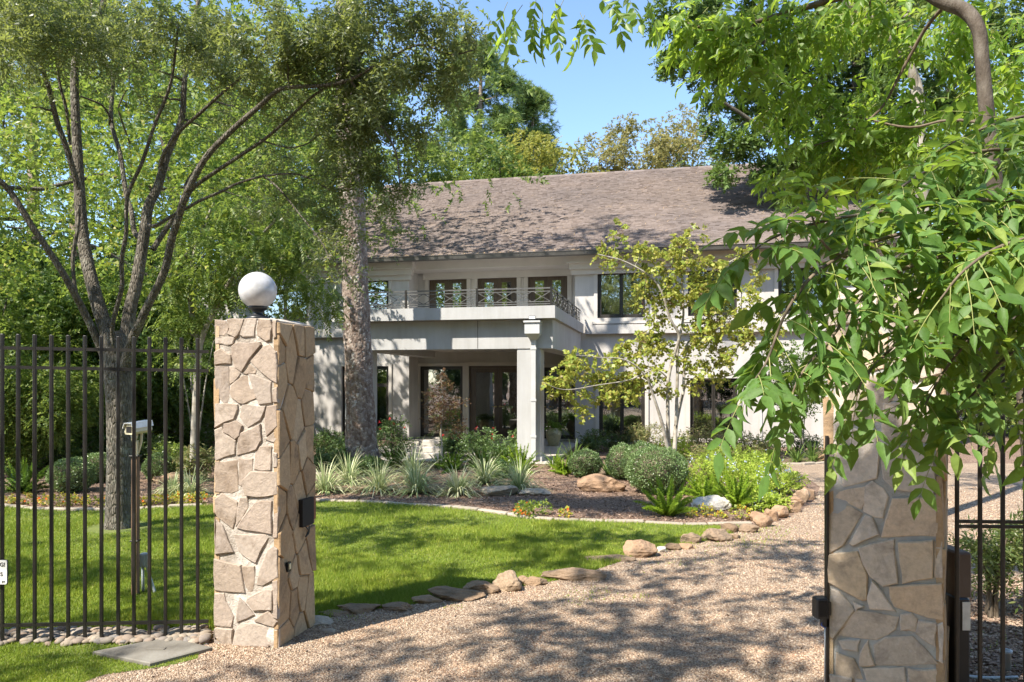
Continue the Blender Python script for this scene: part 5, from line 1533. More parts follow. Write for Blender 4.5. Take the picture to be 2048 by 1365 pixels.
# feathery tree drooping in front of the left house wing
fb = gx(385, 13.2)
ft = Tree('feathery_tree', 'bright compound-leaved tree drooping over the left wing of the house behind the globe lamp', 'tree', fb, M_SMOOTHBARK, M_BACKLEAF)
r9 = np.random.default_rng(9)
ft.limb([fb, P(392, 800, 13.2), P(400, 690, 13.2), P(440, 600, 13.2), P(500, 500, 13.1), P(560, 430, 13)], [.07, .065, .055, .045, .035, .02])
ft.limb([P(400, 700, 13.2), P(380, 600, 13.3), P(390, 500, 13.4), P(430, 400, 13.4)], [.05, .04, .03, .02])
for (x, y, rx, ry, dn) in [(430, 420, 55, 40, .9), (500, 440, 60, 45, 1), (570, 430, 50, 40, .9), (460, 500, 60, 45, 1.1), (540, 510, 60, 45, 1.2), (600, 500, 45, 40, 1), (430, 570, 55, 40, 1), (500, 570, 60, 35, 1.1), (580, 570, 50, 35, 1.1), (640, 580, 30, 25, .7), (660, 620, 22, 12, .5), (600, 620, 25, 10, .4),
                          (400, 640, 50, 35, .9), (360, 540, 50, 50, .8), (360, 460, 45, 40, .7), (345, 620, 45, 40, .8), (330, 690, 40, 30, .6), (400, 720, 25, 20, .4), (610, 450, 30, 25, .5)]:
    s = 13.2 / F; a, b_ = rx * s, ry * s
    k = max(4, int(a * b_ * 46))
    for j in range(k):
        q, _ = in_ball(1, r9, .5)
        c = np.array(tuple(P(x, y, 13.2))) + q[0] * np.array([a, .6, b_])
        rr = r9.uniform(.12, .22)
        ft.clump(c, (rr, rr, rr), int(14 * dn) + 2, .26, 16, .07, .026, r9, pin=True, droop=.5, twig=(j % 3 == 0), down=.5)
ft.finish(r9, .014, 8)

# trees behind and beside the photographer: they dapple the drive and show in the panes
LIT = [P(485, 900, 4.9), P(515, 582, 5.1), P(460, 1200, 4.9), G(150, 1330), G(560, 1335), G(330, 1195), G(1250, 1345), G(300, 1100), G(900, 1100), P(1000, 440, 24), P(1250, 400, 24), P(850, 400, 25), P(1300, 950, 13), P(1430, 980, 11.5), P(1180, 700, 21.5), P(640, 780, 23), G(1590, 1080), P(780, 800, 22.4), G(1100, 960), P(820, 950, 12.4), P(1240, 760, 16), P(1750, 500, 2.6), P(1700, 700, 2.5), P(1560, 800, 2.4)]
LIT2 = [P(x, y, 4.9) for x in (430, 485, 540) for y in (660, 760, 860, 960, 1060, 1160, 1260)] + [P(515, 560, 5.1), P(515, 590, 5.1)] + [P(x, y, 2.5) for x in (1600, 1750, 1900) for y in (450, 600, 750)]
def shade_ok(c, r, rr):
    for t in LIT + LIT2:
        k = (c.z - t.z) / sdir.z
        if k <= 0: continue
        q = t + sdir * k
        if (Vector((q.x, q.y, 0)) - Vector((c.x, c.y, 0))).length < (r if t in LIT else .62 + r * .4): return False
    return True
def shade_tree(label, base, seed, area, zr, n, rr, per, lf=.07, targets=()):
    r = np.random.default_rng(seed)
    T = Tree('spreading_oak', label, 'tree', base, M_OAKBARK, M_OAKLEAF)
    b = Vector(base)
    T.limb([b, b + Vector((.1, 0, 2.5)), b + Vector((0, .2, 5)), b + Vector((.3, .3, zr[1] * .85))], [.32, .27, .22, .08])
    for (x, y, wpx) in targets:                       # boughs whose shade falls where the drive and lawn lie in shade
        g_ = G(x, y); z = r.uniform(5.9, 8.0); c = g_ + sdir * (z / sdir.z)
        if c.y > 0 and (c.z - .3 - CH) / (c.y + .3) < .54: z = 8.4; c = g_ + sdir * (z / sdir.z)
        W_ = wpx / F * g_.y
        m_ = max(2, int(W_ / .22))
        for j in range(m_):
            c2 = c + Vector((r.normal(0, W_ * .42), r.normal(0, .09), r.normal(0, .12)))
            if any((Vector(((t + sdir * ((c2.z - t.z) / sdir.z)).x, (t + sdir * ((c2.z - t.z) / sdir.z)).y, 0)) - Vector((c2.x, c2.y, 0))).length < .42 for t in LIT2[:23]): continue
            T.clump(c2, (.20, .09, .08), 7, .26, 12, lf, lf * .6, r, twig=(j % 2 == 0), tri=True)
    for y_ in range(870, 1480, 34):                   # unseen low boughs, added to shade the face of the right pillar
        for x_ in (1690, 1765, 1840):
            g_ = P(x_, y_, 3.65); z = r.uniform(4.7, 5.6); c2 = g_ + sdir * ((z - g_.z) / sdir.z) + Vector(r.normal(0, .06, 3))
            T.clump(c2, (.13, .13, .08), 9, .2, 12, lf, lf * .6, r, twig=(x_ == 1765), tri=True)
    k = 0; tries = 0
    while k < n and tries < n * 12:
        tries += 1
        c = Vector((r.uniform(*area[0]), r.uniform(*area[1]), r.uniform(*zr)))
        if c.y > 0 and (c.z - .5 - CH) / (c.y + .5) < .56: continue
        if not shade_ok(c, rr * .8, rr): continue
        for j in range(3):
            c2 = c + Vector(r.normal(0, rr * .35, 3)); c2.z = c.z + r.normal(0, .2)
            T.clump(c2, (rr * .6, rr * .6, rr * .3), per // 3, .3, 12, lf, lf * .6, r, twig=(j == 0), tri=True)
        k += 1
    T.finish(r, .03, 8)
SHADE = [(700, 1345, 150), (560, 1330, 90), (640, 1305, 100), (420, 1345, 80), (780, 1295, 110), (690, 1262, 90), (850, 1328, 100), (740, 1240, 130), (880, 1250, 130), (1010, 1285, 90), (1100, 1262, 100), (1210, 1268, 120), (1150, 1225, 120), (1300, 1242, 120), (1130, 1322, 90), (1260, 1335, 120), (1400, 1352, 90), (1450, 1285, 110), (1400, 1200, 120), (1550, 1205, 90), (1590, 1150, 70),
         (1300, 1160, 100), (1450, 1150, 120), (1560, 1112, 90), (1350, 1128, 100), (1620, 1082, 60), (1600, 1290, 60), (1600, 1350, 60), (1000, 1345, 90), (1380, 1262, 80), (1220, 1190, 90), (1580, 1240, 70), (1300, 1300, 90), (950, 1215, 90), (1530, 1095, 90), (1450, 1120, 90), (1340, 1210, 110), (1200, 1300, 80), (1480, 1320, 90),
         (700, 1060, 150), (850, 1082, 150), (1000, 1092, 120), (1150, 1102, 100), (700, 1130, 90), (820, 1170, 110), (650, 1200, 60), (1250, 1072, 100), (960, 1140, 80), (60, 1130, 90), (160, 1080, 110), (300, 1080, 90), (230, 1160, 70), (350, 1205, 60), (1100, 1060, 110), (900, 1050, 90), (760, 1100, 90), (200, 1215, 80), (1080, 1130, 70), (1330, 1065, 60), (90, 1335, 110), (40, 1352, 80), (230, 1120, 80)]
shade_tree('spreading oak beside the photographer whose shade dapples the drive', (-8.5, -2.5, 0), 31, ((-10.5, .8), (-6, 6.4)), (5.6, 8.5), 90, .36, 40, targets=SHADE)
copy_tree(protoA, (-4, -24, 0), .4, 1.0, 'tree across the street mirrored in the left window panes')
for i_, (x_, y_, s_, l_) in enumerate([(-10, -27, 1.5, 'tall tree across the street at the left'), (14, -27, 1.5, 'tall tree across the street at the right'), (5, -33, 1.7, 'tallest tree beyond the street'), (-22, -24, 1.5, 'tree across the street far to the left'), (22, -20, 1.4, 'tree across the street far to the right')]):
    copy_tree(protoA, (x_, y_, 0), i_ * 1.3, s_, l_ + ', mirrored in the upper panes')
copy_tree(protoA, (8, -19, 0), 1.9, 1.05, 'tree across the street mirrored in the door panes')
copy_tree(protoA, (-15, -17, 0), 4.0, 1.1, 'tree across the street mirrored in the balcony doors')
copy_tree(protoA, (1, -30, 0), 2.9, 1.2, 'far tree across the street mirrored in the upper panes')
for i_, (x_, y_, s_) in enumerate([(-13, -11, 1.2), (-10, -14, 1.3), (-3, -12.5, 1.1), (0, -14, 1.3), (7.5, -12, 1.2), (11, -10, 1.1), (14, -13, 1.3), (-18, -9, 1.2), (18, -9, 1.2)]):
    copy_tree(protoW if i_ % 2 else protoV, (x_, y_, 0), i_ * .7, s_, 'street side thicket bush ' + ['far left', 'left', 'left of centre', 'in the centre', 'right of centre', 'at the right', 'far right', 'at the left end', 'at the right end'][i_] + ', mirrored in the panes')
copy_tree(protoU, (4, -11, 0), 2.9, 1.1, 'bush across the street mirrored in the porch window')
copy_tree(protoU, (-7, -13, 0), .9, 1.2, 'bush across the street mirrored in the ground floor panes')
# ------------------------------------------------------------------ the compound-leaved tree at the right, near the camera
def leaflet_template():
    t = np.array([0, .22, .48, .78, 1.0]); w = np.array([0, .175, .19, .08, 0])
    mid = np.stack([t, np.zeros(5), -.10 * t ** 2 - .02], 1)
    lf = np.stack([t[1:4], w[1:4], -.10 * t[1:4] ** 2 + .035], 1); rt = lf * np.array([1, -1, 1])
    V = np.concatenate([mid, lf, rt])
    Q = [(1, 2, 6, 5), (2, 3, 7, 6), (2, 1, 8, 9), (3, 2, 9, 10)]
    T = [(0, 1, 5), (3, 4, 7), (1, 0, 8), (4, 3, 10)]
    return V, np.array(Q), np.array(T)
LV, LQ, LT = leaflet_template()
leaf_meshes = []; LVS = []
for k in range(10):
    vv = LV.copy(); vv[:, 1] *= (1, 1.15, .82, 1.05, .9, 1.2, .95, .78, 1.1, 1)[k]; vv[:, 2] += (0, .06, -.12, .12, -.2, -.05, .1, -.25, .02, -.1)[k] * vv[:, 0] ** 2
    vv[:, 1] += (0, .05, -.06, .04, -.08, .02, .08, 0, -.03, .06)[k] * np.sin(vv[:, 0] * 3); vv[5:8, 2] += (0, .06, .02, -.04, .1, .05, 0, .12, -.03, .04)[k]; vv[8:11, 2] += (.03, -.02, .06, .05, .1, -.04, .08, .12, 0, .02)[k]
    leaf_meshes.append(npmesh('leaflet', vv, [LQ, LT], True)); LVS.append(vv)
r12 = np.random.default_rng(12)
def compound(base, d, length, pairs, L, r, store, rach, new=False, droop=.8):
    d = norm(np.asarray(d, float)); base = np.asarray(base, float)
    pts = []
    n = 7
    p = base.copy(); dd = d.copy()
    for k in range(n + 1):
        pts.append(p.copy()); p = p + dd * length / n; dd = norm(dd + np.array([0, 0, -droop / n]))
    pts = np.array(pts)
    rach.append((pts, np.linspace(.0022, .0010, n + 1)))
    up = norm(np.array([0, 0, 1.0]) + r.normal(0, .3, 3))
    for i in range(pairs + 1):
        f = .22 + .76 * i / pairs; q = f * n; a = int(min(n - 1, q)); b = pts[a] + (pts[a + 1] - pts[a]) * (q - a)
        tg = norm(pts[min(n, a + 1)] - pts[a]); sd_ = norm(np.cross(tg, up))
        nn = norm(np.cross(sd_, tg))
        for sg in ((0,) if i == pairs else (1, -1)):
            ld = norm(tg * (.55 if sg else 1) + sd_ * sg * .85 - np.array([0, 0, r.uniform(.0, .6)]) + r.normal(0, .2, 3))
            ln = norm(nn + r.normal(0, .28, 3)); y = norm(np.cross(ln, ld)); z = np.cross(ld, y)
            Ls = L * r.uniform(.78, 1.15) * (1.1 if i >= pairs - 2 else .92)
            store.append((b, ld, y, z, Ls))
base_r = Vector((P(2092, 765, 4.3).x, 4.3, 0))
nt_root = thing('ash_like_tree', 'compound-leaved tree whose drooping boughs hang over the right pillar and across the top', 'tree', base_r)
brl = np.array(tuple(base_r))
limbs = []
def LB(pts, rad, sub=4):
    p = [np.array(tuple(P(*q))) - brl for q in pts]
    sp, sr = smooth_path(p, rad, sub); limbs.append((sp, sr)); return sp, sr
w3 = lambda w, D: w / 2 / F * D * .78
trunk_pts = [np.zeros(3)] + [np.array(tuple(P(*q))) - brl for q in [(2080, 1100, 4.3), (2055, 800, 4.3), (2040, 600, 4.35), (1995, 400, 4.4), (1974, 230, 4.4), (1964, 120, 4.4), (1957, 60, 4.4), (1930, 22, 4.45), (1875, 0, 4.5), (1780, -60, 4.6), (1600, -110, 4.7)]]
sp, sr = smooth_path(trunk_pts, [w3(x, 4.4) for x in (56, 50, 46, 42, 38, 35, 33, 33, 36, 32, 26, 20)], 5); limbs.append((sp, sr))
near, rach = [], []
top, rtop = [], []
young, ryoung = [], []
boughs = [
    [(2230, 360, 3.1), (2020, 300, 2.9), (1880, 330, 2.8), (1780, 390, 2.75), (1700, 440, 2.7)],
    [(2230, 420, 3.1), (1980, 400, 2.8), (1800, 420, 2.65), (1660, 440, 2.55), (1560, 470, 2.5), (1500, 505, 2.45)],
    [(2230, 420, 3.0), (1950, 440, 2.7), (1760, 480, 2.55), (1640, 540, 2.45), (1575, 620, 2.4), (1535, 720, 2.35), (1510, 760, 2.35)],
    [(2230, 500, 3.0), (1980, 500, 2.65), (1830, 530, 2.5), (1730, 590, 2.45), (1660, 680, 2.4), (1605, 745, 2.35), (1582, 795, 2.35)],
    [(2230, 550, 3.0), (2000, 560, 2.7), (1860, 620, 2.55), (1780, 700, 2.5), (1730, 755, 2.45), (1712, 790, 2.45)],
    [(2230, 600, 3.1), (2060, 600, 2.8), (1960, 660, 2.65), (1890, 740, 2.6), (1850, 810, 2.55)],
    [(2260, 650, 3.1), (2120, 640, 2.8), (2030, 700, 2.65), (1960, 770, 2.6), (1918, 830, 2.55), (1898, 862, 2.55)],
    [(2260, 250, 3.3), (2080, 230, 3.1), (1960, 260, 3.0), (1880, 300, 2.95)],
    [(2260, 480, 2.8), (2120, 470, 2.5), (2010, 490, 2.4), (1930, 540, 2.3), (1880, 600, 2.3)],
    [(2260, 700, 3.2), (2150, 700, 2.9), (2070, 760, 2.8), (2020, 830, 2.75)],
    [(2200, 440, 3.4), (1960, 480, 3.1), (1800, 560, 2.95), (1740, 650, 2.9)],
    [(2230, 330, 3.3), (2060, 370, 3.1), (1960, 430, 3.0), (1850, 480, 2.95)],
]
for bi, pts in enumerate(boughs):
    sp, sr = LB(pts, np.linspace(.009, .003, len(pts)), 5)
    L = np.linalg.norm(np.diff(sp, axis=0), axis=1).sum()
    n = max(8, int(L / .035))
    cum = np.concatenate([[0], np.cumsum(np.linalg.norm(np.diff(sp, axis=0), axis=1))])
    for i in range(n):
        f = (i + .5) / n
        if f < .12: continue
        q = np.array([np.interp(f * L, cum, sp[:, c]) for c in range(3)])
        tg = norm(np.array([np.interp(min(L, f * L + .08), cum, sp[:, c]) for c in range(3)]) - q + 1e-6)
        sd_ = norm(np.cross(tg, [0, 0, 1.0]))
        a = r12.uniform(-.5, .5) + (0 if i % 2 else math.pi)
        d = tg * .6 + (sd_ * math.cos(a) + np.array([0, 0, .9]) * math.sin(a + r12.uniform(-.8, .8))) * .95 + np.array([0, 0, -.15]) + r12.normal(0, .2, 3)
        compound(q, d, r12.uniform(.15, .27), int(r12.integers(3, 6)), r12.uniform(.066, .092), r12, near, rach, droop=r12.uniform(.3, 1.0))
    compound(sp[-1], sp[-1] - sp[-3], .26, 5, .084, r12, near, rach, droop=.8)
# bough ends pulling down to loose tips
# young shoot
sh, _ = LB([(1740, 530, 2.5), (1660, 500, 2.48), (1630, 450, 2.47), (1618, 400, 2.46), (1616, 365, 2.46)], [.006, .005, .004, .003, .002], 5)
for i in range(9):
    q = sh[int(len(sh) * (.35 + .6 * i / 9))]
    a = i * 2.4
    compound(q, [math.cos(a), math.sin(a) * .6, .5], .13, 3, .055, r12, young, ryoung, droop=1.0)
# canopy across the top
def canopy(x, y, D, rx, ry, rd, n, L=.075):
    s = D / F
    for i in range(int(n * 1.35)):
        q, _ = in_ball(1, r12, .5)
        c = np.array(tuple(P(x, y, D))) - brl + q[0] * np.array([rx * s, rd, ry * s])
        d = norm(r12.normal(0, 1, 3) * np.array([1, 1, .35]) + np.array([-.25, 0, -.25]))
        compound(c, d, r12.uniform(.18, .30), int(r12.integers(4, 7)), L, r12, top, rtop, droop=1.0)
    tt.append(np.array(tuple(P(x, y, D))) - brl)
tt = []
LB([(1830, -30, 4.5), (1700, -10, 4.8), (1560, 30, 4.9), (1440, 60, 4.9), (1350, 40, 4.9)], [.03, .025, .018, .012, .006])
LB([(1900, 0, 4.5), (1850, 60, 4.8), (1800, 150, 5.0), (1760, 220, 5.1), (1690, 270, 5.2), (1600, 300, 5.2)], [.014, .013, .011, .009, .007, .004])
LB([(1990, 250, 4.4), (1900, 240, 4.6), (1820, 255, 4.8), (1740, 240, 5.0), (1690, 230, 5.1)], [.010, .009, .008, .006, .004])
LB([(1600, -110, 4.7), (1400, -80, 4.4), (1250, -50, 4.2), (1120, -30, 4.1), (1050, -10, 4.1)], [.022, .018, .013, .009, .005])
for a in [(1400, 40, 4.8, 70, 45, .4, 24), (1480, 70, 4.9, 80, 60, .5, 34), (1560, 60, 5, 80, 60, .5, 34), (1640, 50, 5, 90, 60, .5, 34), (1740, 30, 5, 90, 50, .5, 28), (1840, 60, 5.2, 80, 60, .5, 26), (1940, 60, 5.2, 80, 70, .5, 24), (2020, 120, 5.2, 70, 80, .5, 26),
          (1480, 140, 5, 60, 40, .4, 16), (1600, 190, 5.3, 90, 50, .5, 34), (1690, 260, 5.3, 100, 60, .5, 44), (1640, 310, 5.3, 80, 50, .5, 34), (1760, 320, 5.4, 90, 50, .5, 36), (1780, 200, 5.5, 90, 50, .5, 24), (1860, 260, 5.2, 80, 50, .4, 26), (1950, 190, 5, 80, 60, .5, 24), (2030, 260, 4.8, 60, 60, .4, 22), (1580, 360, 5.2, 35, 25, .3, 6)]:
    canopy(*a)
# loose sprays hanging into the sky gap
for (x, y, D, dx, dz, n) in [(1015, 5, 4.1, -.3, -.7, 5), (1030, 20, 4.15, -.15, -.9, 6), (1060, 5, 4.1, .1, -.8, 6), (1085, 15, 4.1, .0, -.9, 6), (1045, 10, 4.0, -.4, -.6, 5), (1130, -5, 4.15, -.35, -.7, 6), (1160, 25, 4.15, .25, -.8, 6), (1170, 30, 4.15, -.3, -.8, 6), (1190, -10, 4.1, .5, -.5, 5), (1220, -20, 4.1, .2, -.4, 5), (1075, -20, 4.0, -.1, -.6, 6), (1250, -20, 4.2, .1, -.3, 5), (1110, 0, 4.2, .1, -.7, 5), (1290, -15, 4.3, .1, -.3, 5)]:
    compound(np.array(tuple(P(x, y, D))) - brl, [dx, r12.uniform(-.3, .3), dz], .27, n, .082, r12, top, rtop, droop=.35)
near_far = np.linalg.norm
def order(st):                                        # distance from the camera decides how large a leaflet shows
    cam_l = np.array([0, 0, CH]) - brl
    return sorted(range(len(st)), key=lambda i: np.linalg.norm(st[i][0] - cam_l) + (100 if abs((st[i][0][0] + brl[0]) / (st[i][0][1] + brl[1])) > .70 else 0))
o_ = order(near)
def merged(st, idx, name, m):
    Vs, Qs, Ts = [], [], []
    for c, i in enumerate(idx):
        b, x, y, z, L = st[i]
        lv = np.array([v.co[:] for v in leaf_meshes[i % 10].vertices]) if False else LVS[i % 10]
        Vs.append(b + (lv[:, :1] * x + lv[:, 1:2] * y + lv[:, 2:] * z) * L)
        Qs.append(LQ + c * len(LV)); Ts.append(LT + c * len(LV))
    return link(name, npmesh(name, np.concatenate(Vs), [np.concatenate(Qs), np.concatenate(Ts)], True), m, nt_root, 'stuff')
for i in o_[:300]:
    b, x, y, z, L = near[i]
    lo_ = link('leaflet', leaf_meshes[i % 10], M_NEARLEAF, nt_root)
    lo_.matrix_local = Matrix(((x[0] * L, y[0] * L, z[0] * L, b[0]), (x[1] * L, y[1] * L, z[1] * L, b[1]), (x[2] * L, y[2] * L, z[2] * L, b[2]), (0, 0, 0, 1)))
merged(near, o_[300:], 'drooping_foliage', M_NEARLEAF)
merged(top, range(len(top)), 'canopy_foliage', M_TOPLEAF)
merged(young, range(len(young)), 'young_foliage', M_NEWLEAF)
tw = grow(limbs, tt, r12, .012)
nb = NB(); limbs_mesh(nb, limbs[:1], 12); nb.build('trunk', M_ASHBARK, nt_root, smooth=True)
for l_ in limbs[1:]:
    nb = NB(); limbs_mesh(nb, [l_], 6); nb.build('branch', M_TWIG, nt_root, smooth=True)
nb = NB(); limbs_mesh(nb, tw, 5); nb.build('twigs', M_TWIG, nt_root, 'stuff', smooth=True)
nb = NB()
for p, r_ in rach + rtop + ryoung:
    V, Q = tube_np(p, r_, 3); nb.add(V, Q=Q)
nb.build('leaf_stalk', M_GREENTWIG, nt_root, 'stuff', smooth=True)
# slim pale forked tree behind that canopy
sb = gx(1850, 9.5)
stt = Tree('slim_tree', 'slim pale-barked forked tree seen through the canopy at upper right', 'tree', sb, M_SMOOTHBARK, M_BACKLEAF)
stt.limb([sb, P(1850, 800, 9.5), P(1848, 500, 9.5), P(1838, 260, 9.5), P(1832, 170, 9.5), P(1800, 100, 9.5), P(1755, 45, 9.5), P(1700, 10, 9.5), P(1670, -20, 9.5)], [.10, .09, .085, .08, .07, .055, .05, .04, .03])
stt.limb([P(1834, 190, 9.5), P(1820, 110, 9.4), P(1814, 50, 9.4), P(1820, -20, 9.4)], [.05, .04, .035, .03])
for i in range(22):
    stt.clump(P(r12.uniform(1640, 1960), r12.uniform(-120, 60), r12.uniform(8.6, 10.4)), (.4, .4, .28), 26, .25, 12, .08, .035, r12)
stt.finish(r12, .02, 10)

# ------------------------------------------------------------------ redbud in front of the right wing
rb_ = G(1345, 928)
rd = Tree('redbud_tree', 'multi-stemmed redbud with sparse yellow-green leaves in front of the right wing', 'tree', rb_, M_SMOOTHBARK, M_REDBUD)
D = rb_.y; q = lambda pts, d0=0, d1=0: [P(p[0], p[1], D + d0 + (d1 - d0) * i / (len(pts) - 1)) for i, p in enumerate(pts)]
wr = lambda w: w / 2 / F * D
rd.limb([rb_] + q([(1336, 900), (1325, 850), (1305, 787), (1290, 750), (1250, 720), (1190, 715)], 0, -.6), [wr(x) for x in (9, 8, 7, 5, 4, 3, 2)])
rd.limb([rb_] + q([(1338, 890), (1336, 850), (1337, 758), (1352, 699), (1358, 670), (1340, 637), (1314, 567), (1255, 526), (1196, 509)], .1, -.5), [wr(x) for x in (9, 9, 8, 7, 6, 6, 5, 4, 3, 2)])
rd.limb([rb_] + q([(1350, 890), (1352, 850), (1366, 787), (1372, 769), (1396, 758), (1431, 758), (1500, 740)], 0, .6), [wr(x) for x in (10, 9, 8, 6, 5, 4, 3, 2)])
rd.limb(q([(1352, 850), (1355, 743), (1355, 699), (1366, 640), (1366, 596), (1363, 538), (1372, 480)]), [wr(x) for x in (7, 6, 6, 5, 4, 3, 2)])
rd.limb(q([(1366, 790), (1372, 699), (1387, 678), (1431, 660), (1480, 640), (1540, 600)], 0, .8), [wr(x) for x in (6, 5, 4, 3, 3, 2)])
rd.limb(q([(1340, 760), (1310, 740), (1260, 760), (1200, 770), (1130, 780), (1085, 765)], 0, -.9), [wr(x) for x in (3.5, 3, 2.4, 2, 1.5, 1)])
rd.limb(q([(1366, 600), (1400, 560), (1450, 530), (1500, 500)], 0, .5), [wr(x) for x in (4, 3, 3, 2)])
r20 = np.random.default_rng(20)
pods = NB()
for (x, y, rx, ry, n) in [(1150, 730, 60, 30, 20), (1200, 750, 70, 35, 26), (1130, 780, 45, 28, 14), (1092, 762, 20, 12, 6), (1250, 720, 60, 35, 24), (1290, 750, 45, 35, 18), (1230, 790, 50, 25, 14), (1280, 680, 50, 22, 16), (1330, 700, 45, 30, 14), (1390, 740, 50, 25, 14), (1165, 820, 26, 16, 5), (1350, 770, 35, 25, 7), (1540, 680, 30, 30, 10), (1520, 560, 30, 25, 8), (1420, 530, 45, 25, 16),
                         (1310, 560, 55, 40, 22), (1350, 520, 55, 35, 20), (1380, 480, 45, 22, 15), (1330, 600, 50, 35, 20), (1390, 600, 60, 40, 28), (1440, 590, 55, 35, 24), (1400, 650, 60, 35, 26), (1460, 640, 55, 30, 22), (1500, 600, 35, 22, 10), (1370, 560, 45, 30, 18), (1260, 520, 50, 20, 12), (1205, 508, 20, 10, 5), (1300, 500, 40, 18, 9),
                         (1480, 680, 50, 25, 16), (1420, 700, 60, 25, 16), (1440, 740, 50, 25, 12), (1350, 690, 40, 25, 9), (1500, 500, 30, 14, 7), (1240, 470, 25, 12, 5), (1530, 640, 30, 22, 8), (1330, 640, 40, 20, 8), (1290, 610, 20, 12, 4)]:
    s = D / F
    for j in range(max(2, int(n * .44))):
        b, _ = in_ball(1, r20, .5)
        c = P(x, y, D) + Vector((b[0][0] * rx * s, b[0][1] * .5, b[0][2] * ry * s))
        rd.clump(c, (.14, .14, .09), 7, .20, 8, .082, .076, r20, twig=True, down=.1, droop=.35)
        if y < 720 and r20.random() < .55:
            pp, dd = in_ball(7, r20); pp = np.array(tuple(c - rb_)) + pp * .16
            sprays(pods, pp, np.tile([0, 0, -1.0], (7, 1)) + r20.normal(0, .3, (7, 3)), .05, 3, .075, .014, r20)
rd.finish(r20, .006, 8)
pods.build('seed_pod', M_POD, rd.root, 'stuff')

# ------------------------------------------------------------------ shrubs and bed plants
def shrub(name, label, cat, base, seed, rx, h, leaf_m, L, W, n, per, nl=9, slen=.16, group=None, z0=.15, ry=None, bark_m=M_TWIG, pin=False, lift=0, stems=7):
    r = np.random.default_rng(seed)
    T = Tree(name, label, cat, base, bark_m, leaf_m, group)
    b = Vector(base)
    for i in range(stems):
        a = r.uniform(0, 6.28); rr = rx * r.uniform(.2, .7)
        T.limb([b + Vector((r.uniform(-.04, .04), r.uniform(-.04, .04), 0)), b + Vector((math.cos(a) * rr * .4, math.sin(a) * rr * .4, h * .4)), b + Vector((math.cos(a) * rr, math.sin(a) * rr, h * r.uniform(.65, .95)))], [.012, .009, .004], 3)
    for i in range(n):
        q, _ = in_ball(1, r, .4)
        c = b + Vector((q[0][0] * rx, q[0][1] * (ry or rx), z0 + lift + (q[0][2] * .5 + .5) * (h - z0 - .05)))
        rr = .22 * rx + .03
        T.clump(c, (rr, rr, rr * .8), per, slen, nl, L, W, r, twig=(i % 3 == 0), down=-.15, pin=pin)
    T.finish(r, .006, 6, crown='foliage', trunk='stem')
    return T
def rocks_mesh(seed, sx, sy, sz, m, facets=15, sub=4):
    import bmesh
    from mathutils import noise as mn
    r = random.Random(seed)
    bm = bmesh.new(); bmesh.ops.create_icosphere(bm, subdivisions=sub, radius=1)
    pl = []
    for i in range(facets):
        d = Vector((r.gauss(0, 1), r.gauss(0, 1), r.gauss(0, .9))).normalized(); pl.append((d, r.uniform(.55, .88)))
    off = Vector((r.uniform(0, 90), r.uniform(0, 90), r.uniform(0, 90)))
    for v in bm.verts:
        p = v.co.copy()
        for d, k in pl:
            e = p.dot(d) - k
            if e > 0: p -= d * e * .92
        p *= 1 + .14 * mn.noise(p * 1.7 + off) + .09 * mn.noise(p * 4.5 + off) + .05 * mn.noise(p * 11 + off)
        v.co = Vector((p.x * sx, p.y * sy, p.z * sz))
    me = bpy.data.meshes.new('rock'); bm.to_mesh(me); bm.free()
    me.materials.append(m)
    return me
def rock(label, x, y, wpx, hpx, m, seed, cat='rock', name='rock', deep=.8, rz=0, group=None, sink=.25, sub=4):
    """(x, y): foot of the rock in the photograph"""
    b = G(x, y); s = b.y / F
    w, h = wpx * s / 2 * 1.3, hpx * s * .68
    me = rocks_mesh(seed, w, w * deep, h, m, sub=sub)
    o = link(name, me)
    o.location = b + Vector((0, w * deep * .6, h * (1 - sink) * .55)); o.rotation_euler = (0, 0, rz)
    tag(o, label, cat, group)
    return o
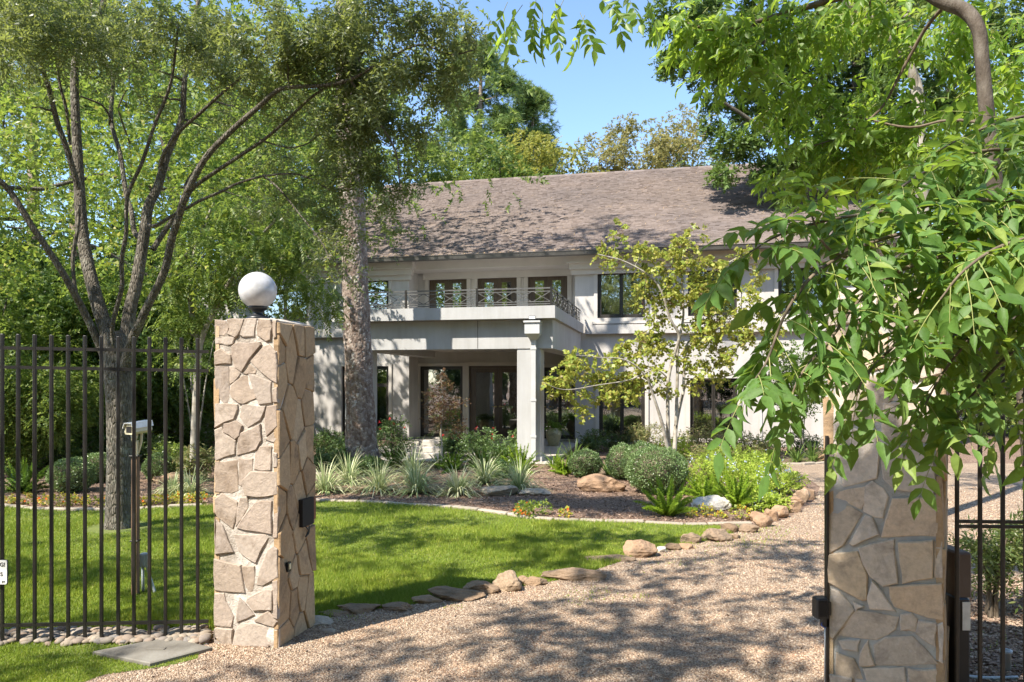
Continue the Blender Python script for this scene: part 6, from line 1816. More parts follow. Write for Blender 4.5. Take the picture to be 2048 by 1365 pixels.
# stones lining the drive, left to right
EDGE = [(632, 1252, 52, 12, 'flat grey slab of edging stone touching the foot of the left pillar', M_EDGING, .9), (655, 1268, 34, 8, 'small broken flat stone lying below the grey slab by the left pillar', M_EDGING, .7), (668, 1233, 66, 8, 'thin brown slate lying just right of the grey slab', M_ROCK, .5),
        (708, 1228, 88, 20, 'broad mossy flat rock, first large one of the drive edging', M_ROCK, .5), (792, 1224, 60, 16, 'low brown wedge rock right of the broad mossy flat rock', M_ROCK, .5), (852, 1209, 56, 15, 'small dark brown rock tucked against a longer slab in the drive edging', M_ROCK, .6),
        (906, 1203, 98, 26, 'long layered brown slab rock leading to a rounded pair of boulders', M_ROCK, .5), (957, 1190, 62, 28, 'oval dark-topped boulder leaning on the tallest rock of the near edging', M_ROCK, .7), (1014, 1183, 62, 38, 'tallest tan boulder of the near drive edging', M_ROCK, .8), (1045, 1172, 26, 18, 'small dark rock wedged behind the tallest near boulder', M_ROCK, .9),
        (1068, 1173, 46, 20, 'small pointed brown rock right of the tallest near boulder', M_ROCK, .7), (1142, 1163, 112, 26, 'longest log-like brown rock of the drive edging', M_ROCK, .3), (1218, 1124, 92, 11, 'low grey-brown slab half sunk before the big tan block', M_ROCK, .35),
        (1283, 1116, 64, 38, 'big angular tan sandstone block at the lawn corner', M_ROCKR, .6), (1325, 1106, 22, 15, 'tiny pale stone against the big tan block', M_ROCKW, .8), (1347, 1102, 30, 14, 'small brown brick-like stone between pale stone and leaning rock', M_ROCK, .7), (1373, 1100, 25, 14, 'small rounded tan stone at the foot of the leaning rock', M_ROCKR, .8),
        (1387, 1088, 40, 24, 'reddish rock leaning to the right beside the rounded brown boulder', M_ROCK, .5), (1434, 1084, 50, 31, 'rounded dark brown boulder at the tip of the lawn', M_ROCK, .8), (1470, 1079, 28, 13, 'low brown stone in front of the far dark rocks', M_ROCK, .7), (1462, 1066, 34, 22, 'dark rock behind the low brown stone at the lawn tip', M_ROCK, .7),
        (1496, 1067, 44, 18, 'flat-topped brown rock where bed edging meets the drive', M_ROCK, .5), (1529, 1056, 34, 26, 'rounded pink sandstone at the bend of the drive', M_ROCKR, .8), (1515, 1044, 30, 20, 'pale sunlit rock behind the rounded pink sandstone', M_ROCKR, .8), (1547, 1042, 30, 26, 'ragged tan sandstone second in the sunlit row', M_ROCKR, .7), (1562, 1037, 32, 30, 'tall ragged tan sandstone in the middle of the sunlit row', M_ROCKR, .7),
        (1585, 1026, 34, 28, 'dark-pitted tan sandstone of the sunlit row', M_ROCKR, .7), (1596, 1012, 26, 22, 'small slanting sandstone of the sunlit row', M_ROCKR, .7), (1608, 1005, 30, 32, 'upright splinter of sandstone near the path light', M_ROCKR, .7), (1622, 1000, 26, 30, 'last leaning sandstone of the row by the right pillar', M_ROCKR, .7), (1612, 988, 24, 20, 'small sandstone behind the last leaning one', M_ROCKR, .8)]
for i, (x, y, w, h, lab, m, dp) in enumerate(EDGE):
    rock(lab, x, y, w, h, m, 100 + i, deep=dp, rz=random.uniform(-.12, .12), sub=3 if w < 40 else 4)
rock('angular tan boulder lying in the mulch left of the largest boxwood', 1203, 985, 82, 36, M_ROCKR, 201, deep=.6)
rock('grey flat boulder under a flax lily in the mulch', 1002, 992, 66, 24, M_ROCKW, 202, deep=.7).data.materials[0] = M_EDGING
rock('low grey-brown boulder right of the grey flat one in the mulch', 1071, 991, 58, 15, M_EDGING, 203, deep=.7)
rock('bright white limestone rock between the two yellow-green ferns', 1426, 1022, 64, 32, M_ROCKW, 204, deep=.6)
rock('brown boulder in the shaded bed behind the fence and beside the tan pillar', 342, 968, 66, 26, M_ROCK, 205, deep=.6)
rock('tan boulder at the edge of the far bed by the right pillar', 1652, 922, 44, 26, M_ROCKR, 206, deep=.6)
rock('pale stone lying in the bed close to the right side of the tan pillar', 634, 966, 34, 22, M_EDGING, 207, deep=.6)

# limestone edging laid along the lawn
def edging(pts, seed, label, group, zh=.032, w=.10):
    r = np.random.default_rng(seed)
    q = [G(*p) for p in pts]
    sp, _ = smooth_path(q, .1, 6)
    cum = np.concatenate([[0], np.cumsum(np.linalg.norm(np.diff(sp, axis=0), axis=1))])
    t = 0
    while t < cum[-1] - .1:
        L = r.uniform(.28, .58)
        a = np.array([np.interp(t + .008, cum, sp[:, c]) for c in range(3)]); b = np.array([np.interp(min(cum[-1], t + L - .008), cum, sp[:, c]) for c in range(3)])
        ang = math.atan2(b[1] - a[1], b[0] - a[0]) + r.uniform(-.05, .05)
        hh = zh * r.uniform(.6, 1.25); ln = np.linalg.norm(b - a)
        mb = MB(); mb.bbox(-ln / 2, ln / 2, -w / 2 * r.uniform(.8, 1.15), w / 2, -.01, hh, .012)
        o = mb.build('edging_stone', M_EDGING)
        c = (a + b) / 2; o.location = (c[0], c[1] + .03, .004); o.rotation_euler = (r.uniform(-.03, .03), r.uniform(-.03, .03), ang)
        tag(o, label, 'edging stone', group)
        t += L
edging([(-60, 1013), (0, 1014), (100, 1022), (240, 1021), (415, 1013)], 1, 'pale edging stone between lawn and shaded bed, left of the tan pillar', 'edging stones left of the pillar')
edging([(625, 1004), (720, 1006), (820, 1012), (930, 1020), (1010, 1031), (1090, 1042), (1190, 1045), (1300, 1048), (1380, 1051), (1505, 1050)], 2, 'pale edging stone between lawn and mulch bed, right of the tan pillar', 'edging stones along the mulch bed')
edging([(1535, 931), (1600, 932), (1650, 927)], 3, 'pale edging stone of the far bed across the drive', 'edging stones of the far bed', .05)

# pebbles under the fence
r30 = np.random.default_rng(30)
pms = [rocks_mesh(300 + i, 1, .75, .5, M_PEB, facets=2, sub=2) for i in range(6)]
for me in pms: me.polygons.foreach_set('use_smooth', [True] * len(me.polygons))
pebs = []
for i in range(560):
    x, y = r30.uniform(-20, 412), r30.uniform(1265, 1292)
    y += (x / 415 - .5) * -6
    pebs.append((G(x, y), r30.uniform(.020, .052)))
pebs.sort(key=lambda t: -t[1])
for i, (b, sz) in enumerate(pebs[:300]):
    o = link('pebble', pms[i % 6])
    o.location = b + Vector((0, 0, sz * .3 + r30.uniform(0, .018))); o.scale = (sz, sz, sz * r30.uniform(.7, 1.1)); o.rotation_euler = (r30.uniform(-.25, .25), r30.uniform(-.25, .25), r30.uniform(0, 6.28))
    tag(o, 'smooth river pebble in the strip beneath the black picket fence', 'pebble', 'river pebbles under the fence')
def instanced_mesh(proto, places):
    V0 = np.array([tuple(v.co) for v in proto.vertices]); F0 = np.array([tuple(p.vertices) for p in proto.polygons])
    Vs, Fs = [], []
    for k, (loc, sc, a) in enumerate(places):
        c, s_ = math.cos(a), math.sin(a)
        v = V0 * sc; Vs.append(np.stack([v[:, 0] * c - v[:, 1] * s_, v[:, 0] * s_ + v[:, 1] * c, v[:, 2]], 1) + np.array(tuple(loc))); Fs.append(F0 + k * len(V0))
    return np.concatenate(Vs), np.concatenate(Fs)
V, Fq = instanced_mesh(rocks_mesh(399, 1, .75, .5, M_PEB, 2, 1), [(b, sz, r30.uniform(0, 6)) for b, sz in pebs[300:]])
link('small_pebbles', npmesh('small_pebbles', V, [Fq], True), M_PEB, None, 'stuff')

# boxwoods
def boxball(label, x, yb, rx, ry, seed, D=None):
    b = G(x, yb); s = b.y / F; r_ = np.random.default_rng(seed)
    b.y += rx * s * .6; s = b.y / F
    X, Z = rx * s, ry * s
    t = thing('clipped_boxwood', label, 'shrub', b)
    n = int(16000 * X * X * 4 + 2500)
    d = norm(r_.normal(0, 1, (n, 3)))
    bumpy = 1 + .06 * np.sin(d[:, :1] * 7 + seed) * np.cos(d[:, 2:] * 6) + .04 * np.sin(d[:, 1:2] * 15) + r_.normal(0, .02, (n, 1))
    rad = bumpy * r_.uniform(.86, 1.0, (n, 1))
    c = np.array([0, 0, Z * .98])
    pos = c + d * rad * np.array([X, X, Z])
    pos[:, 2] = np.maximum(pos[:, 2], .03)
    ld = norm(d + r_.normal(0, .55, (n, 3)) + [0, 0, .2]); sd_ = norm(np.cross(ld, d + r_.normal(0, .5, (n, 3))))
    V, Q = leaves_quads(pos, ld, sd_, r_.uniform(.018, .034, (n, 1)), r_.uniform(.012, .02, (n, 1)), r_)
    link('foliage', npmesh('foliage', V, [Q]), M_BOX, t)
    me = rocks_mesh(seed, X * .84, X * .84, Z * .84, M_TWIG, 0, 3)
    o = link('inner_twigs', me, None, t); o.location = (0, 0, Z * .98)
    mb = MB()
    for k in range(4): mb.tube([(0, 0, 0), (.05 * math.cos(k * 1.6), .05 * math.sin(k * 1.6), Z * .5)], [.014, .01], 6)
    mb.build('stem', M_TWIG, t)
boxball('small round boxwood standing alone left of the row of clipped ones', 1172, 958, 33, 28, 51)
boxball('round boxwood at the back left of the clipped row', 1248, 962, 32, 36, 52)
boxball('tall round boxwood between the back one and the largest', 1292, 972, 42, 42, 53)
boxball('largest clipped boxwood at the front of the row', 1322, 992, 60, 47, 54)
boxball('clipped boxwood left of the oak trunk, seen through the fence', 185, 968, 32, 30, 55)
boxball('broad low boxwood at the far left of the shaded bed', 128, 988, 42, 34, 56)
boxball('clipped boxwood right of the oak trunk behind the camera post', 309, 965, 29, 28, 57)

# bladed plants
def blades(name, label, cat, x, y, wpx, hpx, n, m, seed, bw=.016, stiff=.5, group=None):
    b = G(x, y); s = b.y / F; r = np.random.default_rng(seed)
    L0 = math.hypot(wpx / 2, hpx) * s * 1.12
    K = 6
    a = r.uniform(0, 2 * np.pi, n); el = np.radians(r.uniform(14, 80, n)); L = L0 * r.uniform(.6, 1.2, n)
    d = np.stack([np.cos(a) * np.cos(el), np.sin(a) * np.cos(el), np.sin(el)], 1)
    side = norm(np.cross(d, [0, 0, 1.0]))
    P0 = np.stack([np.cos(a) * .03, np.sin(a) * .03, np.zeros(n)], 1)
    rows = []
    cur = P0.copy(); dd = d.copy()
    for k in range(K + 1):
        f = k / K; w = bw * (1 - f ** 2.2) * (.7 + .6 * min(1, f * 3)) * .5 + .0006
        up = norm(np.cross(side, dd))
        rows.append(np.stack([cur - side * w + up * w * .3, cur + side * w + up * w * .3], 1))
        cur = cur + dd * (L / K)[:, None]; dd = norm(dd + np.array([0, 0, -(1 - stiff) * .62 * (.4 + f)]) * np.cos(el)[:, None] ** .5)
        cur[:, 2] = np.maximum(cur[:, 2], .01)
    V = np.stack(rows, 1)                              # n,K+1,2,3
    base = (np.arange(n) * (K + 1) * 2)[:, None] + np.arange(K)[None] * 2
    Q = np.stack([base, base + 1, base + 3, base + 2], -1).reshape(-1, 4)
    o = link(name, npmesh(name, V.reshape(-1, 3), [Q]), m)
    o.location = b
    tag(o, label, cat, group)
    return o
FL = [(650, 985, 74, 52, 'variegated flax lily nearest the tan pillar'), (697, 968, 70, 48, 'variegated flax lily just left of the pine base'), (757, 984, 90, 52, 'variegated flax lily in front of the pine base'), (826, 962, 86, 56, 'pale flax lily with upright blades behind the others'), (834, 988, 78, 56, 'variegated flax lily directly in front of the pale upright one'),
      (916, 990, 76, 48, 'variegated flax lily left of the grey flat boulder'), (969, 968, 78, 54, 'bright flax lily in full sun behind the boulders'), (1039, 983, 76, 54, 'variegated flax lily between the two grey boulders'), (382, 992, 66, 44, 'variegated flax lily by the left side of the tan pillar behind the fence'), (345, 990, 50, 34, 'small flax lily in the shade in front of the brown boulder')]
for i, (x, y, w, h, lab) in enumerate(FL):
    blades('flax_lily', lab, 'plant', x, y, w * 1.12, h * .98, 210, M_FLAX, 400 + i, .0155, .05)
for i, (x, y, w, h, lab) in enumerate([(1107, 936, 54, 36, 'strappy green lily right of the portico column'), (1148, 932, 66, 44, 'larger strappy lily left of the back boxwood'), (1217, 950, 40, 36, 'strappy lily squeezed between two boxwoods'), (1594, 925, 42, 34, 'grassy lily in the far bed across the drive'), (1624, 922, 46, 36, 'grassy lily nearest the right pillar in the far bed'), (1530, 918, 40, 40, 'dark strappy plant at the left end of the far bed'),
                                       (878, 938, 56, 34, 'dark green lily beside the bronze maple stem'), (700, 925, 60, 30, 'dark green lily behind the pine base')]):
    blades('strappy_lily', lab, 'plant', x, y, w, h, 60, M_LILY, 430 + i, .022, .4)

def fern(label, x, y, wpx, hpx, n, m, seed, fat=.062):
    b = G(x, y); s = b.y / F; r = np.random.default_rng(seed)
    t = thing('foxtail_fern', label, 'fern', b)
    for i in range(n):
        a = i * 2.4 + r.uniform(-.3, .3)
        f = (i + .5) / n
        el = math.radians(82 - 58 * f + r.uniform(-8, 8))
        L = (hpx * s * 1.12) * (1 - f) + (wpx / 2 * s * 1.15) * f
        K = 8; p = np.array([math.cos(a) * .03, math.sin(a) * .03, 0]); d = np.array([math.cos(a) * math.cos(el), math.sin(a) * math.cos(el), math.sin(el)])
        pts = []
        for k in range(K + 1):
            pts.append(p.copy()); p = p + d * L / K; d = norm(d + np.array([0, 0, -.09 * f]))
        pts = np.array(pts)
        nb = NB(); V, Q = tube_np(pts, np.linspace(.004, .001, K + 1), 4); nb.add(V, Q=Q)
        nl = int(300 * max(.5, L / .5))
        u = r.uniform(.05, 1, nl) ; q = u * K; ia = np.minimum(K - 1, q.astype(int)); c = pts[ia] + (pts[ia + 1] - pts[ia]) * (q - ia)[:, None]
        tg = norm(pts[ia + 1] - pts[ia]); rad = norm(np.cross(tg, r.normal(0, 1, (nl, 3))))
        ld = norm(rad + tg * .75); sz = (fat * np.sin(np.pi * np.clip(u * .93 + .05, 0, 1)) ** .5 * (1 - .35 * u))[:, None] * r.uniform(.7, 1.2, (nl, 1))
        V, Q = leaves_quads(c, ld, norm(np.cross(ld, tg)), sz, sz * .34 + .002, r); nb.add(V, Q=Q)
        nb.build('frond', m, t)
    return t
for i, a in enumerate([('bright yellow-green fern spreading in front of the largest boxwood', 1336, 1032, 124, 74, 22, M_FERN), ('widest yellow-green fern, right of the white rock', 1474, 1016, 140, 74, 26, M_FERN), ('yellow-green fern half hidden behind the white rock', 1410, 1000, 90, 48, 18, M_FERN),
                       ('upright yellow-green fern by the portico column foot', 1040, 946, 66, 56, 20, M_FERN), ('low yellow-green fern left of the lone boxwood', 1130, 950, 62, 40, 16, M_FERN), ('dark fern between the pine base and the pale flax lily', 790, 936, 70, 46, 18, M_FERND), ('dark fern at the foot of the bronze maple', 905, 944, 74, 38, 16, M_FERND),
                       ('dark fern in front of the rose shrubs', 958, 938, 70, 40, 16, M_FERND), ('fern in the shaded bed at the far left edge', 45, 986, 110, 66, 22, M_FERND), ('small fern tucked behind the upright one near the column', 1010, 938, 60, 44, 14, M_FERND), ('small dark fern just left of the pine base', 712, 936, 50, 40, 14, M_FERND)]):
    fern(*a, 500 + i)
# bedding plants
def bedding(label, x, y, wpx, hpx, seed, flowers=None, m=None, group=None, name='bedding_plant', cat='flower'):
    b = G(x, y); s = b.y / F; r = np.random.default_rng(seed)
    t = thing(name, label, cat, b, 0, group)
    nb = NB(); X, Z = wpx * s / 2, hpx * s
    n = max(18, int(2600 * X * max(X, .1)))
    p, d = in_ball(n, r, .4)
    pos = p * np.array([X, X * .8, Z * .5]) + np.array([0, 0, Z * .5])
    sprays(nb, pos, d + [0, 0, .6], .05, 5, .036, .026, r)
    nb.build('foliage', m or M_ANNUAL, t)
    mb = MB()
    for k in range(5):
        a = k * 1.25; mb.tube([(0, 0, 0), (math.cos(a) * X * .5, math.sin(a) * X * .4, Z * .7)], [.004, .002], 5)
    mb.build('stem', M_GREENTWIG, t)
    if flowers:
        nb = NB(); k = flowers
        pos = (norm(r.normal(0, 1, (k, 3))) * [1, 1, .6]) * np.array([X, X * .8, Z * .6]) + np.array([0, 0, Z * .62])
        for c in pos:
            a = np.arange(5) * 1.257 + r.uniform(0, 1); dd = norm(np.stack([np.cos(a), -.5 + 0 * a, np.sin(a)], 1))
            V, Q = leaves_quads(np.tile(c, (5, 1)), dd, norm(np.cross(dd, [0, -1, 0])), np.full((5, 1), .024), np.full((5, 1), .02), r); nb.add(V, Q=Q)
        nb.build('flower', M_FLOWER, t, 'stuff')
    return t
bedding('largest orange-flowered bedding clump by the pale edging', 1055, 1036, 56, 30, 601, 16, M_ANNUALG)
bedding('green bedding plant right of the orange-flowered clump', 1086, 1030, 28, 26, 602, None, M_ANNUALG)
bedding('tiny orange bedding plant left of the orange-flowered clump', 1040, 1030, 18, 14, 603, 3)
bedding('tiny yellow-orange bedding plant alone in the dark mulch', 1130, 1036, 16, 20, 604, 2)
bedding('small yellow-green bedding plant below the spreading fern', 1381, 1034, 16, 16, 605)
bedding('lime bedding plant left of the white rock front', 1413, 1034, 24, 22, 606)
bedding('smallest green bedding sprig between two lime plants', 1441, 1036, 14, 9, 607)
bedding('round lime and yellow bedding plant below the widest fern', 1481, 1040, 34, 28, 608)
for i, x in enumerate([16, 48, 90, 118, 142, 166, 203, 222, 288, 304, 322, 349, 366, 383, 402, -20]):
    bedding('little yellow and orange bedding plant in the shaded row behind the fence', x, 1010 + (3 if 60 < x < 300 else 0) - i % 3, 24 + (i * 7) % 10, 16 + (i * 5) % 8, 620 + i, (i % 3) * 2, None, 'yellow bedding plants behind the fence')
# plumbago mass: separate bushes with pale blue flowers
for i, (x, y, w, h, lab) in enumerate([(1420, 985, 110, 74, 'pale blue flowering plumbago bush beside the largest boxwood'), (1490, 975, 100, 62, 'pale blue flowering plumbago bush in the middle of the bright mass'), (1550, 990, 90, 52, 'pale blue flowering plumbago bush nearest the path lights'), (1450, 950, 110, 58, 'bright plumbago bush at the back of the mass'), (1525, 952, 90, 46, 'bright plumbago bush at the back near the drive'), (1535, 1022, 50, 34, 'small plumbago bush between two path lights')]):
    b = G(x, y); s = b.y / F
    T = shrub('plumbago_bush', lab, 'bush', b, 640 + i, w / 2 * s, h * s, M_PLUMB, .05, .022, 46, 9, 8, .14, z0=.04)
    if i < 6:
        nb = NB(); r = np.random.default_rng(i); k = 26 if i in (0, 1, 2, 5) else 10
        X, Z = w / 2 * s, h * s
        d = norm(r.normal(0, 1, (k, 3))); d[:, 1] = -abs(d[:, 1]) * .7
        pos = d * np.array([X, X * .9, Z * .5]) * 1.02 + np.array([0, 0, Z * .55])
        for c in pos:
            pp = c + r.normal(0, .02, (6, 3)); dd = norm(r.normal(0, 1, (6, 3)) + [0, -.8, .4])
            V, Q = leaves_quads(pp, dd, norm(np.cross(dd, r.normal(0, 1, (6, 3)))), np.full((6, 1), .028), np.full((6, 1), .024), r); nb.add(V, Q=Q)
        nb.build('flower', M_BLUEFL, T.root, 'stuff')
# shrubs along the right wing
for i, (x, y, w, h, lab, m) in enumerate([(1290, 905, 70, 62, 'airy abelia shrub left of the redbud stems', M_ABELIA), (1395, 912, 80, 66, 'airy abelia shrub right of the redbud stems', M_ABELIA), (1452, 915, 90, 52, 'green and russet shrub under the right ground floor window', M_ABELIA), (1512, 918, 80, 48, 'loose shrub near the corner of the far bed', M_ABELIA), (1235, 902, 76, 40, 'dark low shrub under the ground floor window beside the porch', M_DARKLEAF), (1185, 905, 56, 46, 'dark thin shrub at the porch corner behind the lone boxwood', M_ROSE), (1340, 922, 90, 46, 'light green low shrub behind the tall boxwood', M_PLUMB), (1420, 932, 80, 40, 'light green low shrub behind the plumbago', M_ABELIA),
                                          (1600, 912, 90, 46, 'low dark shrub below the small leafy tree at the far bed', M_DARKLEAF)]):
    b = G(x, y); s = b.y / F
    shrub('garden_shrub', lab, 'shrub', b, 660 + i, w / 2 * s, h * s, m, .052, .026, 40, 8, 8, .16, z0=.05)
b = G(1605, 915); s = b.y / F
T = shrub('small_tree', 'small leafy tree in the far bed left of the right pillar', 'tree', b, 680, 60 * s, 235 * s, M_MIDLEAF, .075, .035, 60, 10, 9, .2, z0=.9, bark_m=M_SMOOTHBARK)
# roses and shrubs along porch and pine
for i, (x, y, w, h, lab, fl) in enumerate([(735, 950, 60, 30, 'low green shrub in front of the pine foot', 0), (660, 940, 70, 40, 'green shrub behind the flax lilies nearest the tan pillar', 0), (1000, 955, 46, 26, 'low green shrub behind the bright flax lily', 0), (790, 915, 70, 80, 'dark rose shrub right of the pine trunk', 5), (722, 905, 60, 40, 'dark rose shrub hidden behind the pine trunk', 0), (960, 920, 100, 68, 'dark rose shrub before the porch doors', 4), (905, 915, 50, 50, 'dark rose shrub behind the bronze maple stem', 4), (1045, 915, 60, 60, 'rose shrub with red blooms in front of the portico column', 5), (655, 912, 90, 54, 'dark green shrub between the tan pillar and the pine', 0), (690, 918, 60, 40, 'low dark shrub at the left of the pine foot', 0), (1000, 925, 70, 40, 'low green shrub below the porch doors', 0)]):
    b = G(x, y); s = b.y / F
    T = shrub('rose_shrub', lab, 'shrub', b, 700 + i, w / 2 * s, h * s, M_ROSE, .052, .03, 46, 8, 8, .17, z0=.05)
    if fl:
        nb = NB(); r = np.random.default_rng(i + 50)
        for k in range(fl):
            c = np.array([r.uniform(-.8, .8) * w / 2 * s, -w / 2 * s * .5, r.uniform(.6, 1.0) * h * s]); pp = c + r.normal(0, .012, (9, 3)); dd = norm(r.normal(0, 1, (9, 3)))
            V, Q = leaves_quads(pp, dd, norm(np.cross(dd, r.normal(0, 1, (9, 3)))), np.full((9, 1), .03), np.full((9, 1), .026), r); nb.add(V, Q=Q)
        nb.build('flower', M_REDFL, T.root, 'stuff')
for i, (x, y, w, h, lab, m) in enumerate([(395, 962, 60, 74, 'light green shrub against the left side of the tan pillar', M_ABELIA), (350, 945, 70, 60, 'light green shrub below the left corner of the house', M_BACKLEAF), (20, 945, 90, 60, 'bright shrub behind the fern at the far left', M_BACKLEAF), (110, 935, 90, 70, 'green shrub behind the boxwood left of the oak', M_MIDLEAF), (240, 930, 90, 70, 'dark shrub behind the oak trunk', M_DARKLEAF), (-60, 940, 110, 90, 'green shrub at the left edge behind the fence', M_MIDLEAF), (290, 925, 80, 60, 'dark shrub behind the camera post', M_DARKLEAF)]):
    b = G(x, y); s = b.y / F
    shrub('garden_shrub', lab, 'shrub', b, 720 + i, w / 2 * s, h * s, m, .06, .03, 40, 9, 8, .16, z0=.04)
# low foliage at the foot of the left house wing, crape stems
b = gx(392, 17.0)
T = Tree('slender_tree', 'slender pinkish-stemmed young tree before the left end of the house wall', 'tree', b, M_SMOOTHBARK, M_MIDLEAF)
r21 = np.random.default_rng(21)
for dx in (-.25, -.1, .08, .2):
    T.limb([b, b + Vector((dx * .5, 0, .9)), b + Vector((dx * 1.2, 0, 1.9)), b + Vector((dx * 2, 0, 2.7))], [.025, .022, .016, .008])
for i in range(26): T.clump(b + Vector((r21.normal(0, .45), r21.normal(0, .3), r21.uniform(1.6, 3.1))), (.18, .18, .12), 10, .2, 9, .05, .026, r21)
T.finish(r21, .008, 8)
# bronze maple
b = G(882, 942); s = b.y / F
T = Tree('bronze_maple', 'small bronze-leaved maple with one thin stem in front of the porch window', 'tree', b, M_SMOOTHBARK, M_MAPLE)
T.limb([b, P(884, 900, b.y), P(882, 860, b.y), P(886, 820, b.y), P(884, 780, b.y), P(882, 745, b.y)], [.022, .018, .015, .012, .008, .004])
r22 = np.random.default_rng(22)
for (x, y, rx, ry, n) in [(882, 755, 14, 14, 5), (878, 780, 26, 14, 9), (890, 800, 34, 14, 12), (870, 810, 24, 12, 9), (898, 822, 32, 14, 13), (868, 832, 22, 10, 7), (890, 845, 32, 12, 12), (905, 858, 22, 10, 6), (865, 790, 18, 8, 5), (915, 805, 14, 8, 5)]:
    for j in range(n):
        c = P(x + r22.uniform(-rx, rx), y + r22.uniform(-ry, ry), b.y + r22.uniform(-.25, .25))
        T.clump(c, (.08, .08, .04), 5, .11, 7, .045, .024, r22, twig=(j % 2 == 0), down=0, droop=.2)
T.finish(r22, .004, 8)
# nandina behind the right fence
for i, (x, y, w, h, lab) in enumerate([(1985, 1235, 110, 190, 'nandina shrub with slim leaves behind the right fence'), (2075, 1225, 110, 210, 'nandina shrub at the right picture edge')]):
    b = G(x, y); s = b.y / F
    shrub('nandina_shrub', lab, 'shrub', b, 740 + i, w / 2 * s, h * s, M_NANDINA, .055, .014, 44, 6, 9, .14, z0=.25, stems=9)
# potted ferns on the porch
def pot(label, x, y, wpx, hpx, seed, lm):
    b = G(x, y); s = b.y / F
    t = thing('potted_fern', label, 'potted plant', b + Vector((0, 0, .013)))
    R_, H_ = wpx / 2 * s, hpx * s
    MB().lathe([(R_ * .55, 0), (R_ * .62, .02), (R_ * .85, H_ * .35), (R_, H_ * .62), (R_ * .97, H_ * .8), (R_ * .7, H_ * .92), (R_ * .82, H_), (R_ * .74, H_), (R_ * .6, H_ * .9), (.001, H_ * .88)], 28).build('pot', M_POT, t)
    MB().lathe([(.001, H_ * .885), (R_ * .6, H_ * .89)], 16).build('soil', M_DIRT, t)
    r = np.random.default_rng(seed); nb = NB()
    n = 70; a = r.uniform(0, 6.28, n); el = np.radians(r.uniform(15, 80, n))
    d = np.stack([np.cos(a) * np.cos(el), np.sin(a) * np.cos(el), np.sin(el)], 1)
    sprays(nb, np.tile([0, 0, H_ * .9], (n, 1)) + d * .04, d, .55, 30, .05, .014, r, pin=True, droop=.75)
    nb.build('fronds', lm, t, 'stuff')
pot('glazed pot with dark fern on the porch right of the column', 1107, 893, 32, 36, 1, M_FERND)
pot('glazed pot with light fern on the porch behind the bronze maple', 894, 890, 30, 34, 2, M_ROSE)
bpy.data.objects['potted_fern.001'].children[-1]
# path lights
for i, (x, y, h, lab) in enumerate([(1597, 981, 24, 'black path light at the head of the sandstone row'), (1559, 996, 20, 'black path light hidden among the plumbago'), (1524, 1024, 24, 'black path light between the widest fern and the drive')]):
    b = G(x, y); s = b.y / F
    t = thing('path_light', lab, 'path light', b)
    MB().tube([(0, 0, -.02), (0, 0, h * s * .8)], .014, 10).build('stake', M_BLACK, t)
    MB().lathe([(.018, h * s * .72), (.026, h * s * .74), (.028, h * s * .9), (.001, h * s * .93)], 16).build('lens', M_GREYP, t)
    MB().lathe([(.075, h * s * .92), (.07, h * s * .95), (.02, h * s), (.001, h * s)], 20).build('cap', M_BLACK, t)

# ------------------------------------------------------------------ grass, gravel, mulch, litter
r40 = np.random.default_rng(40)
def scatter(poly, n, near, far, xl=-.8, xr=.8, power=1.0):
    """points on the ground inside poly, thinning out with distance"""
    u = r40.random(n); D = 1 / (1 / near + (1 / far - 1 / near) * u)       # even over picture rows
    X = r40.uniform(xl, xr, n) * D
    k = inside(poly, X, D)
    return np.stack([X[k], D[k], np.zeros(k.sum())], 1)
def gn_scatter(name, p, scl, rot, m, prim):
    """one object of kind stuff: a small solid on every point, by geometry nodes"""
    me = bpy.data.meshes.new(name); me.vertices.add(len(p)); me.vertices.foreach_set('co', np.asarray(p, dtype=np.float32).ravel()); me.update()
    for an, v in (('scl', scl), ('rot', rot)):
        a_ = me.attributes.new(an, 'FLOAT_VECTOR', 'POINT'); a_.data.foreach_set('vector', np.asarray(v, dtype=np.float32).ravel())
    o = link(name, me, m, None, 'stuff')
    ng = bpy.data.node_groups.new(name, 'GeometryNodeTree')
    ng.interface.new_socket('Geometry', in_out='INPUT', socket_type='NodeSocketGeometry'); ng.interface.new_socket('Geometry', in_out='OUTPUT', socket_type='NodeSocketGeometry')
    N, Lk = ng.nodes, ng.links
    gi, go = N.new('NodeGroupInput'), N.new('NodeGroupOutput')
    ip = N.new('GeometryNodeInstanceOnPoints')
    if prim == 'blade':
        pr = N.new('GeometryNodeMeshCone'); pr.fill_type = 'NONE'; pr.inputs['Vertices'].default_value = 3; pr.inputs['Radius Top'].default_value = 0; pr.inputs['Radius Bottom'].default_value = 1; pr.inputs['Depth'].default_value = 1
    else:
        pr = N.new('GeometryNodeMeshIcoSphere'); pr.inputs['Subdivisions'].default_value = 1; pr.inputs['Radius'].default_value = 1
    sm = N.new('GeometryNodeSetMaterial'); sm.inputs['Material'].default_value = m
    Lk.new(pr.outputs['Mesh'], sm.inputs[0]); Lk.new(sm.outputs[0], ip.inputs['Instance'])
    for an, sk in (('scl', 'Scale'), ('rot', 'Rotation')):
        na = N.new('GeometryNodeInputNamedAttribute'); na.data_type = 'FLOAT_VECTOR'; na.inputs[0].default_value = an
        if sk == 'Rotation':
            er = N.new('FunctionNodeEulerToRotation'); Lk.new(na.outputs[0], er.inputs[0]); Lk.new(er.outputs[0], ip.inputs[sk])
        else: Lk.new(na.outputs[0], ip.inputs[sk])
    Lk.new(gi.outputs[0], ip.inputs['Points']); Lk.new(ip.outputs[0], go.inputs[0])
    md = o.modifiers.new('scatter', 'NODES'); md.node_group = ng
    return o
